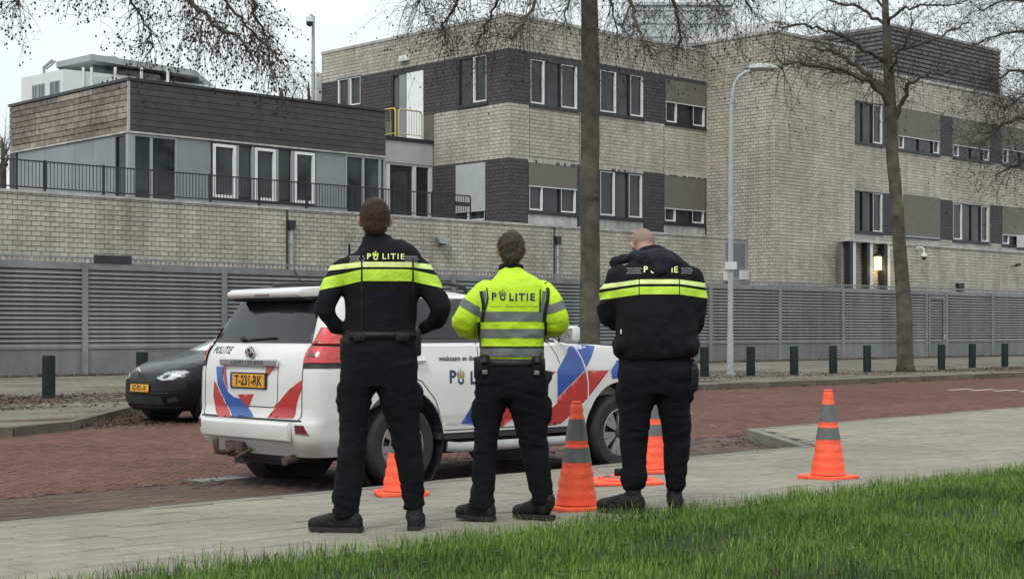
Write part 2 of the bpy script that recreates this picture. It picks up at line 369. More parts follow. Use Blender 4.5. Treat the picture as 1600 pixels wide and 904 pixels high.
# far pavement: peninsula at the left, bay behind the black car, long kerb
far_k = [(-80, 18.6), (9.3, 19.2), (10.4, 19.8), (13.7, 23.55), (29, 23.5), (45, 23.8), (75, 24.8), (160, 32)]
fv = [(a, b, .115) for a, b in far_k] + [(160, 41.2, .13), (-80, 41.2, .13)]
M_farp = brick_sheet_mat('far_paving', (.20, .185, .15), (.165, .15, .12), (.085, .07, .05), .3, .3, dirt=.35)
_t = M_farp.node_tree; _n = _t.nodes; _b = _n['Principled BSDF']; _src = _b.inputs['Base Color'].links[0].from_socket     # trodden soil and leaf mould in patches
_tc = _n.new('ShaderNodeTexCoord'); _mp = _n.new('ShaderNodeMapping'); _mp.inputs['Scale'].default_value = (.35, 1, 1); _z = _n.new('ShaderNodeTexNoise'); _z.inputs['Scale'].default_value = .55; _z.inputs['Detail'].default_value = 9; _z.inputs['Roughness'].default_value = .7
_r = _n.new('ShaderNodeValToRGB'); _r.color_ramp.elements[0].position = .50; _r.color_ramp.elements[1].position = .60; _m = _n.new('ShaderNodeMix'); _m.data_type = 'RGBA'; _m.inputs[7].default_value = (.070, .040, .026, 1)
_t.links.new(_tc.outputs['Object'], _mp.inputs[0]); _t.links.new(_mp.outputs[0], _z.inputs['Vector']); _t.links.new(_z.outputs['Fac'], _r.inputs[0])
_s = _n.new('ShaderNodeSeparateXYZ'); _t.links.new(_tc.outputs['Object'], _s.inputs[0]); _g = _n.new('ShaderNodeMapRange'); _g.inputs[1].default_value = 32; _g.inputs[2].default_value = 30; _g.inputs[3].default_value = 0; _g.inputs[4].default_value = 1; _t.links.new(_s.outputs['Y'], _g.inputs[0])
_u = _n.new('ShaderNodeMath'); _u.operation = 'MULTIPLY'; _t.links.new(_g.outputs[0], _u.inputs[0]); _t.links.new(_r.outputs[0], _u.inputs[1]); _t.links.new(_u.outputs[0], _m.inputs[0]); _t.links.new(_src, _m.inputs[6]); _t.links.new(_m.outputs[2], _b.inputs['Base Color'])
farp = ground('far_pavement', [(x, y, z) for x, y, z in fv], [tuple(range(len(fv)))], M_farp)
kerb_run([(2, 18.75 + .4), (9.3, 19.14), (10.4, 19.74), (13.68, 23.49), (29, 23.44), (45, 23.74), (75, 24.74)], 'kerb_stone', farp, .125, .13, M_kerbd)
# white dashes far right on the road
wl = MB()
for px in (1500, 1535, 1572, 1612):
    p = on_z(px, 608 + (px - 1500) * .02, .004); s, d = to_sd(p); wl.obox((s, d, .004), (.55, .03, 0), (-.004, .06, 0), (0, 0, .002))
wl.build('lane_marking', mat('worn_white_line', (.5, .47, .44), .8, .25, 8), road)
# drain grate in the gutter
gp = on_z(342, 748, 0); gs, gd = to_sd(gp)
gr = thing('drain_grate', 'slotted iron drain grate in the gutter left of the white police car', 'drain grate', (gp.x, gp.y, 0), ROT + R(3))
q = MB(); q.box(-.30, .30, -.17, -.14, -.03, .006); q.box(-.30, .30, .14, .17, -.03, .006); q.box(-.30, -.27, -.139, .139, -.03, .006); q.box(.27, .30, -.139, .139, -.03, .006)
q.build('grate_frame', mat('worn_iron', (.07, .065, .06), .6, .2, 9), gr)
MB().box(-.27, .27, -.14, .14, -.03, .001).build('drain_pit', M_black, gr)
for i in range(8): MB().box(-.25 + i * .066, -.22 + i * .066, -.139, .139, -.004, .005).build('bar', mat('bright_iron', (.24, .235, .22), .5, .2, 9), gr)
# ================================================================ BUILDINGS
def bthing(name, label, cat, s, d, z=0, group=None): return thing(name, label, cat, W(s, d, z), ROT, group)
class Face:
    """one vertical wall face. kind 'd': faces us, runs along s.  kind 's': runs along d, faces -s."""
    def __init__(f, root, base, kind, at_, a0, a1): f.root = root; f.base = Vector(base); f.k = kind; f.p = at_; f.a0 = a0; f.a1 = a1
    def px(f, x, y): return on_d(x, y, f.p) if f.k == 'd' else on_s(x, y, f.p)
    def rect(f, x0, y0, x1, y1, ref=None):        # photo rectangle (left, top, right, bottom, all read at the left edge)
        a, zt = f.px(x0, y0); _, zb = f.px(x0, y1); b, _ = f.px(x1, y0)
        return (min(a, b), max(a, b), zb, zt)
    def bx(f, q, a0, a1, z0, z1, o0, o1):         # o0..o1 = how far in front of the face
        if f.k == 'd': q.box(a0 - f.base.x, a1 - f.base.x, f.p - o1 - f.base.y, f.p - o0 - f.base.y, z0 - f.base.z, z1 - f.base.z)
        else: q.box(f.p - o1 - f.base.x, f.p - o0 - f.base.x, a0 - f.base.y, a1 - f.base.y, z0 - f.base.z, z1 - f.base.z)
        return q
    def panel(f, name, m, r, o0, o1, parent=None, bevel=0, kind=None): return f.bx(MB(), r[0], r[1], r[2], r[3], o0, o1).build(name, m, parent or f.root, bevel=bevel, kind=kind)
    def backing(f, name, m, r, holes):
        rs = [r]
        for h in holes: rs = subtract(rs, h)
        q = MB()
        for a, b, c, d in rs: f.bx(q, a, b, c, d, -.0995, 0)
        return q.build(name, m, f.root)
    def frame(f, name, m, r, t, o0, o1, parent=None):
        q = MB(); a, b, c, d = r; f.bx(q, a, a + t, c, d, o0, o1); f.bx(q, b - t, b, c, d, o0, o1); f.bx(q, a + t, b - t, c, c + t, o0, o1); f.bx(q, a + t, b - t, d - t, d, o0, o1)
        return q.build(name, m, parent or f.root)
    def window(f, r, lights, blind=0, bm=None, sill=True, white=None, fm=None):
        """r rect; lights: list of fractions; white: indices of lights with a white casement; blind: fraction covered"""
        a, b, c, d = r; fm = fm or M_dframe
        w = f.frame('window', fm, r, .07, -.10, .012)
        f.panel('pane', M_glass, (a + .07, b - .07, c + .07, d - .07), -.10, -.07, w)
        xs = [a + .03 + (b - a - .06) * t for t in lights]
        zt = d - (d - c) * blind if blind else d
        for x in xs[1:-1]: f.panel('mullion', fm, (x - .045, x + .045, c + .07, d - .07), -.07, .006, w)
        for i in (white or []):
            L_i, R_i, z1_ = xs[i] + .045, xs[i + 1] - .045, zt - (.06 if not blind else .01); q = MB(); thin = .022
            f.bx(q, R_i - .075, R_i, c + .09, z1_, -.065, .022); f.bx(q, L_i, R_i - .0755, c + .09, c + .15, -.065, .022); f.bx(q, L_i, L_i + thin, c + .151, z1_, -.065, .018); f.bx(q, L_i + thin, R_i - .0755, z1_ - thin, z1_, -.065, .018)
            q.build('casement', M_white, w)
        if blind:
            o = f.panel('blind', bm or M_blind, (a + .02, b - .02, zt, d - .02), .015, .055, w)
            f.panel('blind_bar', M_wmet if bm is None else bm, (a + .02, b - .02, zt - .04, zt), .013, .06, w)
        if sill: f.panel('sill', M_dframe, (a - .03, b + .03, c - .07, c - .002), -.05, .07, w)
        return w
    def blocks(f, name, r, m, holes=(), n=0, bl=.30, bh=.15, proud=.012):
        full, cut = courses(r[0], r[1], r[2], r[3], bl, bh, .02, holes); allb = full + cut
        def key(k):
            p = W((k[0] + k[1]) / 2, f.p) if f.k == 'd' else W(f.p, (k[0] + k[1]) / 2)
            z = (k[2] + k[3]) / 2; u = p.x / p.y * F; vv = HZ - (z - HC) / p.y * F
            return p.y if abs(u) < 800 and 0 < vv < HZ - 60 else 1e6
        big = []
        if n:
            full.sort(key=key); big = full[:n]; rest = full[n:] + cut
            hx, hz = (bl - .02) / 2, (bh - .02) / 2; q = MB()
            if f.k == 'd': q.box(-hx, hx, -proud, .01, -hz, hz, back=False)
            else: q.box(-proud, .01, -hx, hx, -hz, hz)
            bmh = bpy.data.meshes.new(name); bmh.from_pydata([tuple(v) for v in q.v], [], q.f); bmh.materials.append(m)
            for k in big:
                c = ((k[0] + k[1]) / 2, (k[2] + k[3]) / 2); j = random.gauss(0, .0015)
                loc = (c[0] - f.base.x, f.p - f.base.y + j, c[1] - f.base.z) if f.k == 'd' else (f.p - f.base.x + j, c[0] - f.base.y, c[1] - f.base.z)
                obj(name, bmh, None, None, f.root, loc=loc)
        else: rest = allb
        q = MB()
        for k in rest:
            pr = proud + random.gauss(0, .0015); f.bx(q, k[0], k[1], k[2], k[3], 0, pr)
        if q.v: q.build(name, m, f.root, kind='stuff')

# ---- terrace wall of beige blocks with coping
TW, TD = 43.65, 43.65
s_a, s_b = 13.0, 56.2; ZT = 5.54
tw = bthing('terrace_wall', 'long beige block retaining wall with pale coping behind the grey fence', 'wall', s_a, TD)
base = (s_a, TD, 0); f = Face(tw, base, 'd', TD, s_a, s_b)
MB().box(0, s_b - s_a, 0, .3, -.1, ZT - .07).build('wall_core', M_mortar, tw)
px_pipe = [on_d(450, 400, TD)[0], on_d(867, 400, TD)[0]]
grooves = [(x - .10, x + .02, 0, ZT) for x in px_pipe]
f.blocks('brick', (s_a, s_b, 2.55 + .0, ZT - .07), M_block, grooves, n=300)
n = 0; x = s_a
while x < s_b - .1:
    f.panel('coping_stone', M_coping, (x, min(x + 1.2, s_b) - .006, ZT - .069, ZT + .01), -.3, .04); x += 1.2
for i, x in enumerate(px_pipe):
    q = bthing('drainpipe', ('grey drainpipe with dark hopper on the block wall, left of the tall officer' if i == 0 else 'grey drainpipe on the block wall right of the officer in the yellow vest'), 'drainpipe', x + .08, TD - .09, 0, 'drainpipes on the terrace wall')
    MB().tube([(0, 0, .5), (0, 0, ZT - .75)], .055, 10).build('pipe', M_zinc, q, smooth=True)
    MB().prism([(-.09, ZT - .75), (.09, ZT - .75), (.15, ZT - .42), (-.15, ZT - .42)], -.07, .07, 'y').build('hopper', M_dframe, q)
    for z in (3.4, 4.3): MB().box(-.07, .07, -.06, .075, z, z + .04).build('bracket', M_zinc, q)
def flood(px, py, d, label, grp=None):
    s, z = on_d(px, py, d); q = bthing('floodlight', label, 'floodlight', s, d - .02, z, grp)
    MB().box(-.04, .04, -.12, .0, -.04, .04).build('bracket', M_black, q)
    MB().prism([(-.30, .10), (.32, .10), (.2, -.13), (-.16, -.10)], -.28, -.10, 'y').build('lamp_housing', M_zinc, q)
    MB().box(-.1, .14, -.26, -.12, -.17, -.128).build('lamp_glass', M_glass, q)
flood(685, 376, TD, 'small weathered floodlight on the block wall between the two left officers')
# ---- railing on the terrace wall
rl = bthing('terrace_railing', 'black vertical-bar railing along the top of the block wall', 'railing', s_a, TD + .15, ZT)
RH = .93; pxp = [-160, -20, 70, 161.7, 246.6, 328.6, 405, 479, 549, 615, 676]; ps = [on_d(x, 300, TD + .15)[0] - s_a for x in pxp]
send = on_d(735, 330, TD + .15)[0] - s_a
for x in ps: MB().box(x - .035, x + .035, -.035, .035, 0, RH + .03).build('post', M_black, rl)
MB().box(0, send - .12, -.03, .03, RH - .04, RH).build('top_rail', M_black, rl); MB().box(0, send - .12, -.02, .02, .10, .14).build('bottom_rail', M_black, rl)
x = .1; bal = None
while x < send - .1:
    if bal is None: bal = MB().box(-.009, .009, -.009, .009, .141, RH - .041).build('baluster', M_black, rl); bal.location.x = x
    elif x > 5.0 and min(abs(x - p) for p in ps) > .05: o = bal.copy(); COL.objects.link(o); o.location.x = x
    x += .118
MB().tube([(send - .12, 0, RH - .02), (send - .04, 0, RH - .03), (send, 0, RH - .10), (send, 0, 0)], .03, 8).build('end_hoop', M_black, rl, smooth=True)
MB().box(send - .75, send - .03, -.05, .05, RH - .42, RH - .27).build('cross_board', M_black, rl)
# ---- terrace deck
MB().box(0, 34, 0, 18, -.3, 0).build('terrace_deck', M_conc, None).location = W(s_a + .0, TD + .31, ZT - .03)
o = bpy.data.objects['terrace_deck']; o.rotation_euler.z = ROT; o['kind'] = 'structure'

# ---- low pavilion on the terrace
DL = 47.0; sl0 = on_d(200.8, 123, DL)[0]; sl1 = on_d(602, 176, DL)[0]; zt = on_d(200.8, 123, DL)[1]; zf = on_d(200.8, 204.3, DL)[1]
dl1 = on_s(16, 166, sl0)[0]
pv = bthing('terrace_pavilion', 'low pavilion with charcoal clad front and weathered wooden side on the terrace', 'building', sl0, DL, ZT)
base = (sl0, DL, ZT); f = Face(pv, base, 'd', DL, sl0, sl1); g = Face(pv, base, 's', sl0, DL, dl1)
MB().box(.12, sl1 - sl0, .12, dl1 - DL, .01, zt - ZT - .06).build('wall_core', M_gpanel, pv)
nb = 8; hb = (zt - zf - .08) / nb
for i in range(nb):
    z0 = zf + i * hb
    for a, b in ((sl0 + .045, sl0 + 5.4), (sl0 + 5.4, sl1)):
        f.panel('cladding_board', M_clad, (a + .002, b - .004, z0 + .008, z0 + hb - .008), -.12, .03 + random.gauss(0, .003))
    dj = [DL + .045] + [on_s(x, 200, sl0)[0] for x in (145, 57)] + [dl1]
    if i % 3 == 1: dj.insert(2, (dj[1] + dj[2]) / 2 + .4)
    for a, b in zip(dj, dj[1:]):
        g.panel('wood_plank', M_wood, (a + .01, b - .01, z0 + .014, z0 + hb - .014), -.12, .03 + random.gauss(0, .006))
MB().box(-.03, .0445, -.03, .0445, zf - ZT, zt - ZT - .06).build('corner_trim', M_zinc, pv)
MB().box(-.06, sl1 - sl0 + .05, -.06, dl1 - DL + .05, zt - ZT - .06, zt - ZT + .04).build('roof_edge', M_dframe, pv)
MB().box(-.045, sl1 - sl0, -.045, .12, zf - ZT - .06, zf - ZT - .002).build('drip_trim', M_coping, pv)
MB().box(-.045, .1195, .121, dl1 - DL, zf - ZT - .06, zf - ZT - .002).build('drip_trim', M_coping, pv)
zw = zf - .08; zb = on_d(332, 306, DL)[1]
def fx(x): return on_d(x, 250, DL)[0]
def glz(face, a, b, z0, z1, ms, fm=M_gframe, t=.07):
    w = face.frame('glazed_front', fm, (a, b, z0, z1), t, -.12, .0)
    face.panel('pane', M_glass, (a + t, b - t, z0 + t, z1 - t), -.119, -.06, w)
    for m_ in ms: face.panel('mullion', fm, (m_ - .05, m_ + .05, z0 + t, z1 - t), -.06, -.01, w)
    return w
glz(f, sl0 + .18, fx(277), ZT + .02, zw, [fx(237)]); MB().box(-.01, .17, -.01, .17, .02, zw - ZT).build('corner_post', M_gframe, pv)
gy = on_s(180, 250, sl0)[0]; glz(g, DL + .18, gy, ZT + .02, zw, [], M_dframe)
for a, b in ((gy, on_s(144, 250, sl0)[0]), (on_s(144, 250, sl0)[0], on_s(116, 250, sl0)[0]), (on_s(116, 250, sl0)[0], on_s(70, 250, sl0)[0]), (on_s(70, 250, sl0)[0], on_s(27, 250, sl0)[0])):
    g.panel('wall_panel', M_gpanel, (a + .008, b - .008, ZT + .02, zw), -.12, -.02)
g.panel('corner_column', M_dframe, (on_s(26, 250, sl0)[0], dl1, ZT + .02, zw), -.12, .02)
f.panel('wall_panel', M_gpanel, (fx(277) + .01, fx(330) - .01, ZT + .02, zw), -.12, -.02); f.panel('wall_panel', M_gpanel, (fx(493) + .01, fx(540) - .01, ZT + .02, zw), -.12, -.02)
w = f.frame('glazed_front', M_dframe, (fx(330), fx(493), zb - .1, zw), .06, -.12, 0.0); f.panel('pane', M_glass, (fx(330) + .06, fx(493) - .06, zb, zw - .06), -.119, -.07, w)
f.panel('wall_panel', M_gpanel, (fx(330), fx(493), ZT + .02, zb - .11), -.12, -.02)
for a, b in ((331.5, 369), (397, 431), (459, 492)): f.frame('casement', M_white, (fx(a) + .03, fx(b) - .02, zb - .04, zw - .07), .10, -.069, .03, w)
for x in (371, 395, 433, 457): f.panel('mullion', M_gframe, (fx(x) - .05, fx(x) + .05, zb - .04, zw - .06), -.068, .01, w)
glz(f, fx(540), sl1, ZT + .02, zw, [fx(568), fx(594)])
# tables seen through the pavilion glass are left dark behind the panes

# ---- link between pavilion and main block
SM = on_d(795, 20, 46.0)[0]; DM = 46.0
DK = on_s(676, 300, SM)[0]
lk = bthing('glazed_link', 'light grey link with glass doors between the pavilion and the brick block', 'building', sl1, DK, ZT)
base = (sl1, DK, ZT); f = Face(lk, base, 'd', DK, sl1, SM)
zl0 = on_d(640, 222, DK)[1]; zl1 = on_d(640, 256, DK)[1]
sK = on_d(590, 250, DK)[0]
MB().box(sK - sl1, SM - sl1 - .01, .1, 7.5, .0, zl0 - ZT).build('wall_core', M_gpanel, lk)
f.panel('fascia_panel', mat('light_panel', (.44, .45, .44), .6, .05, 2, dirt=.15), (sK, SM - .01, zl1, zl0), -.1, .03)
f.panel('roof_edge', M_dframe, (sK, SM - .01, zl0 + .002, zl0 + .16), -7.5, .09)
w = f.frame('glazed_front', M_gframe, (sK, SM - .02, ZT + .03, zl1 - .02), .08, -.1, .02); f.panel('pane', M_glass, (sK + .08, SM - .1, ZT + .11, zl1 - .1), -.099, -.05, w)
for x in (606, 647, 672): p = on_d(x, 300, DK)[0]; f.panel('door_post', M_wmet, (p - .09, p + .09, ZT + .1, zl1 - .1), -.049, .03, w)

# ---- main block
ZR = on_d(793.5, 19, DM)[1]; DB = on_s(503, 100, SM)[0]; SE = 56.2
mb_ = bthing('office_block', 'beige brick office block with dark window bands at the corner above the terrace', 'building', SM, DM, 0)
base = (SM, DM, 0); fr = Face(mb_, base, 'd', DM, SM, SE); lf = Face(mb_, base, 's', SM, DM, DB)
MB().box(.1, 24, .1, DB - DM, 0, ZR - .1).build('wall_core', M_mortar2, mb_)
zA = on_d(793.5, 75, DM)[1]; zB = on_d(793.5, 160, DM)[1]; zC = on_d(793.5, 246, DM)[1]; zD = on_d(825, 346, DM)[1] - .3
def X(x): return on_d(x, 200, DM)[0]
def Yy(x): return on_s(x, 200, SM)[0]
# windows on the front: (x0, x1, ytop, ybot at x0, lights, whites, blind)
fw = [(827, 903, 90, 164, [0, .31, .64, 1], [0, 2], 0, None), (936, 1006, 107, 177, [0, .38, .68, 1], [0, 2], 0, None), (1038.5, 1102, 123, 193, [0, .30, .68, 1], [0, 2], .50, None),
      (825, 901, 254, 331, [0, .30, .66, 1], [0, 2], .46, None), (936, 1004.5, 265, 339, [0, .36, .66, 1], [0, 2], 0, None), (1037, 1101, 274, 348, [0, .29, .68, 1], [0, 2], .68, None)]
holes = []
for x0, x1, yt, yb, li, wh, bl, bm in fw:
    r = fr.rect(x0, yt, x1, yb); r = (r[0], min(r[1], SE - .03), r[2], r[3]); holes.append(r); fr.window(r, li, bl, bm, True, wh)
lw = [(716, 762, 92, 168, [0, .5, 1], [1], 0, None), (527, 565, 124, 172, [0, .5, 1], [0, 1], 0, None), (713, 759.5, 258, 350, [0, .35, 1], [1], .80, M_blindw)]
lholes = []
for x0, x1, yt, yb, li, wh, bl, bm in lw:
    a, z1 = on_s(x1, yt - (x1 - x0) * .19, SM); b, _ = on_s(x0, yt, SM); _, z0 = on_s(x0, yb, SM); _, z1 = on_s(x0, yt, SM)
    r = (a, b, z0, z1); lholes.append(r); lf.window(r, [1 - t for t in reversed(li)], bl, bm, True, [len(li) - 2 - i for i in wh])
# white double door opening to the roof walkway
a = Yy(662); b = Yy(612); z1 = on_s(662, 107, SM)[1]; z0 = on_d(640, 207, DK)[1] + .0
z0 = zl0 + .17; dr = (a, b, z0, z1); lholes.append(dr)
w = lf.frame('door', M_dframe, dr, .08, -.1, .0); lf.panel('door_leaf', mat('bright_white_door', (.82, .84, .84), .35, .03, 3), (a + .01, Yy(636), z0 + .02, z1 - .08), -.1, .03, w)
lf.panel('pane', M_glass, (Yy(634), Yy(622), z0 + .08, z1 - .08), -.1, -.03, w); lf.panel('side_panel', M_gpanel, (Yy(634), Yy(624), z0 + .1, z1 - .1), -.028, .0, w)
# a pale joint strip under the lower windows, and blocks
for x0, x1 in ((825, 901), (936, 1004.5), (1037, 1101)):
    r = fr.rect(x0, 240, x1, 260); zz = [h for h in holes if abs(h[0] - r[0]) < .6 and h[3] < zC + .3][0]
    fr.panel('spandrel_panel', M_coping, (zz[0], zz[1], zD, zz[2] - .075), -.1, .015)
pil = [(827, 903), (936, 1006), (1038.5, 1101)]
# soldier courses over the lower windows, movement joints
sold = [(h[0], h[1], h[3] + .003, h[3] + .25) for h in holes if h[3] < zC + .3]
for r in sold: fr.blocks('soldier_brick', r, mat('pale_soldier_brick', (.44, .42, .36), .9, .12, 8, island=.22), bl=.13, bh=.247)
for x in (827, 905, 1037): a = X(x); fr.panel('movement_joint', M_mortard, (a - .012, a + .012, zC + .01, zB - .01), .0, .0145); fr.panel('movement_joint', M_mortard, (a - .012, a + .012, zA + .01, ZR - .13), .0, .0145)
# beige bands
fr.blocks('brick', (SM - .012, SE, zA, ZR - .12), M_block, holes, n=100); fr.blocks('brick', (SM - .012, SE, zC, zB), M_block, holes + sold, n=80)
lf.blocks('brick', (DM, DB, zA, ZR - .12), M_block, lholes, n=60); lf.blocks('brick', (DM, DB - 0, zC, zB), M_block, lholes + [(DM + 4.6, DB, 0, zB)], n=60)
# dark bands
fr.blocks('dark_brick', (SM - .012, SE, zB, zA), M_blockd, holes, n=60); fr.blocks('dark_brick', (SM - .012, SE, zD - 1.2, zC), M_blockd, holes + [(zz_[0], zz_[1], 0, zz_[2]) for zz_ in holes if zz_[3] < zC + .3], n=60)
lf.blocks('dark_brick', (DM, DB, zB, zA), M_blockd, lholes, n=60); lf.blocks('dark_brick', (DM, DK, ZT, zC), M_blockd, lholes)
for face, (a, b), hs in ((fr, (SM, SE), holes), (lf, (DM, DB), lholes)):
    face.backing('dark_backing', M_mortard, (a + .02, b - .02, zB + .0, zA), hs)
    face.backing('dark_backing', M_mortard, (a + .02, b - .02, zD - 1.2 if face is fr else ZT, zC - .003), hs)
    face.backing('beige_backing', M_mortar2, (a + .0, b - .0, zC, zB - .003), hs)
    face.backing('beige_backing', M_mortar2, (a + .0, b - .0, zA + .003, ZR - .12), hs)
MB().box(-.05, 24, -.05, .25, ZR - .119, ZR).build('roof_edge', M_coping, mb_); MB().box(-.05, .25, .251, DB - DM, ZR - .119, ZR).build('roof_edge', M_coping, mb_)
# lintel light over the walkway door
p = on_s(634, 92, SM); q = bthing('wall_light', 'small white box light on the brick band above the rooftop door', 'wall light', SM - .02, p[0], p[1])
MB().box(-.16, 0, -.28, .28, -.12, .12).build('light_body', M_white, q, bevel=.02); MB().box(-.165, -.161, -.22, .22, -.08, .0).build('diffuser', M_wmet, q)
# ---- stair tower
DT = 42.1; st1 = on_d(1335, 200, DT)[0]; ztw = on_d(1210, 46, DT)[1]
tr = bthing('stair_tower', 'tall windowless beige brick stair tower standing proud of the office block', 'building', SE, DT, 0)
base = (SE, DT, 0); f = Face(tr, base, 'd', DT, SE, st1); g = Face(tr, base, 's', SE, DT, DM + 1)
MB().box(.02, st1 - SE, .02, 8, 0, ztw - .1).build('wall_core', M_mortar2, tr)
wr = (on_s(1163, 400, SE)[0], on_s(1131, 400, SE)[0]); wz = (on_s(1140, 437, SE)[1], on_s(1140, 375, SE)[1])
f.blocks('brick', (SE + .006, st1, 2.5, ztw - .12), M_block, (), n=150); g.blocks('brick', (DT, DM - .01, 2.5, ztw - .12), M_block, (), n=150)
MB().box(-.05, st1 - SE + .05, -.05, .3, ztw - .119, ztw).build('roof_edge', M_coping, tr); MB().box(-.05, .3, .301, 8, ztw - .119, ztw).build('roof_edge', M_coping, tr)
# tall grey-framed window behind the lamp post, set in the end of the terrace wall
f2 = Face(tw, (s_a, TD, 0), 'd', TD, s_a, s_b); r = f2.rect(1131, 375, 1166, 437)
w = f2.frame('window', M_gframe, r, .12, -.1, .03, tw); f2.panel('pane', mat('pale_glass', (.16, .19, .21), .1, .1, 2, spec=.7), (r[0] + .12, r[1] - .12, r[2] + .12, r[3] - .12), -.1, .022, w)
f2.panel('mullion', M_gframe, (r[0] + .55, r[0] + .65, r[2] + .12, r[3] - .12), .0225, .026, w); f2.panel('vent_box', M_wmet, (r[0] - .1, r[0] + .35, r[2] - .05, r[2] + .35), .031, .25, w); f2.panel('vent_box', M_wmet, (r[1] - .55, r[1] - .05, r[2] + .03, r[2] + .45), .031, .2, w)
# ---- right wing
DR = 44.8; sr1 = 100.0; zr = on_d(1335.6, 103, DR)[1]
rw = bthing('right_wing', 'long beige wing with olive blinds stretching away right of the stair tower', 'building', st1, DR, 0)
base = (st1, DR, 0); f = Face(rw, base, 'd', DR, st1, sr1)
MB().box(0, sr1 - st1, .1, 12, 0, zr - .1).build('wall_core', M_mortar2, rw)
rwins = [(1335.5, 1379, 157, 222, [0, .28, .64, 1], [2], 0), (1403, 1468, 168, 234, [0, .14, .5, .84, 1], [0, 3], .66), (1488.5, 1546, 183, 246, [0, .16, .5, .82, 1], [0, 3], .68), (1566, 1622, 196, 257, [0, .16, .5, .82, 1], [0, 3], .6),
         (1335, 1379, 297, 362, [0, .28, .64, 1], [2], 0), (1411, 1468, 303, 369, [0, .5, 1], [], .985), (1488, 1545, 316, 376, [0, .26, .52, .78, 1], [0, 3], 0), (1565, 1622, 322, 383, [0, .2, .5, .8, 1], [0], .72)]
H = []
for x0, x1, yt, yb, li, wh, bl in rwins:
    r = f.rect(x0, yt, x1, yb); r = (max(r[0], st1 + .02), r[1], r[2], r[3]); H.append(r); f.window(r, li, bl, None, True, wh)
zs = [(H[0][2], H[0][3]), (H[4][2], H[4][3])]
DP = [(1468.5, 1488), (1546.5, 1565.5), (1379.5, 1402.5)]; dark = []
for z0, z1 in zs:
    for a, b in DP: dark.append((on_d(a, 200, DR)[0], on_d(b, 200, DR)[0], z0 - .07, z1))
sill_p = [(h[0], h[1], z1_ - .0, h[2] - .075) for h, z1_ in [(h, H[4][2] - .75) for h in H[4:]]]
f.blocks('brick', (st1, sr1, 4.2, zr - .12), M_block, H + dark + [(p[0], p[1], p[2], p[3] + .07) for p in sill_p], bl=.4, bh=.15)
for q_ in dark:
    f.blocks('dark_brick', q_, M_blockd); f.panel('dark_backing', M_mortard, q_, -.09, .001)
for p in sill_p: f.panel('spandrel_panel', M_coping, p, -.1, .013)
f.backing('beige_backing', M_mortar2, (st1, sr1, 3.5, zr - .12), H + dark)
MB().box(-.0, sr1 - st1, -.06, .3, zr - .119, zr + .02).build('roof_edge', M_coping, rw)
# plant screen on the roof of the wing
pc = on_d(1392, 40, 49.0); p1 = on_d(1562, 97, 49.0); 
mat('plant_grey', (.13, .132, .128), .7, .2, 3); pr = bthing('roof_plant_screen', 'dark slatted plant screen on the roof behind the right-hand tree', 'plant screen', pc[0], 49.0, zr)
Lp = p1[0] - pc[0]; Hp = pc[1] - zr; Wp = 9.0
n = 16; mat('plant_grey', (.13, .132, .128), .7, .2, 3)
for i in range(n):
    z = Hp * i / n; MB().box(-.03, Lp, -.05, .0, z + .01, z + Hp / n * .72).build('slat', MATS['plant_grey'], pr)
    MB().box(-.08, -.031, 0, Wp, z + .01, z + Hp / n * .72).build('slat', MATS['plant_grey'], pr)
MB().box(.0, Lp, .05, Wp, 0, Hp - .1).build('screen_core', M_clad, pr); MB().box(-.1, Lp + .05, -.1, Wp, Hp - .05, Hp + .1).build('screen_cap', M_gframe, pr)
# ---- annex wall at the right with entrance
DA = 41.3; sa0 = on_d(1392, 400, DA)[0]; za = on_d(1392, 378, DA)[1]; sp0 = on_d(1326, 400, DA)[0]; sa1 = 100
an = bthing('entrance_annex', 'low beige brick annex wall with pale coping right of the lit entrance', 'wall', sp0, DA, 0)
base = (sp0, DA, 0); f = Face(an, base, 'd', DA, sa0, sa1)
MB().box(sa0 - sp0, sa1 - sp0, .1, 3, 0, za - .1).build('wall_core', M_mortar2, an); f.panel('wall_backing', M_mortar2, (sa0, sa1, 0, za - .1), -.0995, 0)
f.blocks('brick', (sa0, sa1, 2.4, za - .1), M_block, (), n=120, bl=.3)
x = sp0 - .1
while x < sa1 - .1: f.panel('coping_stone', M_coping, (x, min(x + 1.5, sa1) - .008, za - .099, za + .02), -.35, .06); x += 1.5
# entrance: three dark and white uprights with brick between
fb = Face(an, base, 'd', DA + .40, sp0, sa0); fb.panel('wall_backing', M_mortar2, (sp0, sa0, 0, za - .1), -.2, 0); fb.blocks('brick', (sp0, sa0, 2.4, za - .1), M_block, ())
for a, b, c in ((1328, 1333, 1338), (1355, 1359.5, 1364.5), (1382, 1387, 1392)):
    A, B, C_ = [on_d(q, 400, DA)[0] for q in (a, b, c)]
    f.panel('door_post', M_black, (A, B, 0, za - .1), -.3, .0); f.panel('door_jamb', M_wmet, (B + .002, C_, 0, za - .1), -.2, -.02)
# the lit lantern
ls, lz = on_d(1369, 412, DA + .39)
ln = bthing('lit_wall_lantern', 'glowing warm lantern on the brick inside the entrance behind the fence', 'lantern', ls, DA + .38, lz)
M_lamp = mat('warm_lamp', (1.0, .72, .36), .5, .2, 6, emit=1.7)
MB().box(-.22, .22, -.22, -.02, -.30, .34).build('lamp_glass', M_lamp, ln, bevel=.03); MB().prism([(-.3, .34), (.3, .34), (.16, .48), (-.16, .48)], -.26, 0, 'y').build('lamp_cap', M_black, ln)
lo = bpy.data.lights.new('lantern_light', 'POINT'); lo.energy = 18; lo.color = (1, .72, .4); lo.shadow_soft_size = .15; loo = bpy.data.objects.new('lantern_light', lo); COL.objects.link(loo); loo.parent = ln; loo.location = (0, -.55, -.3)
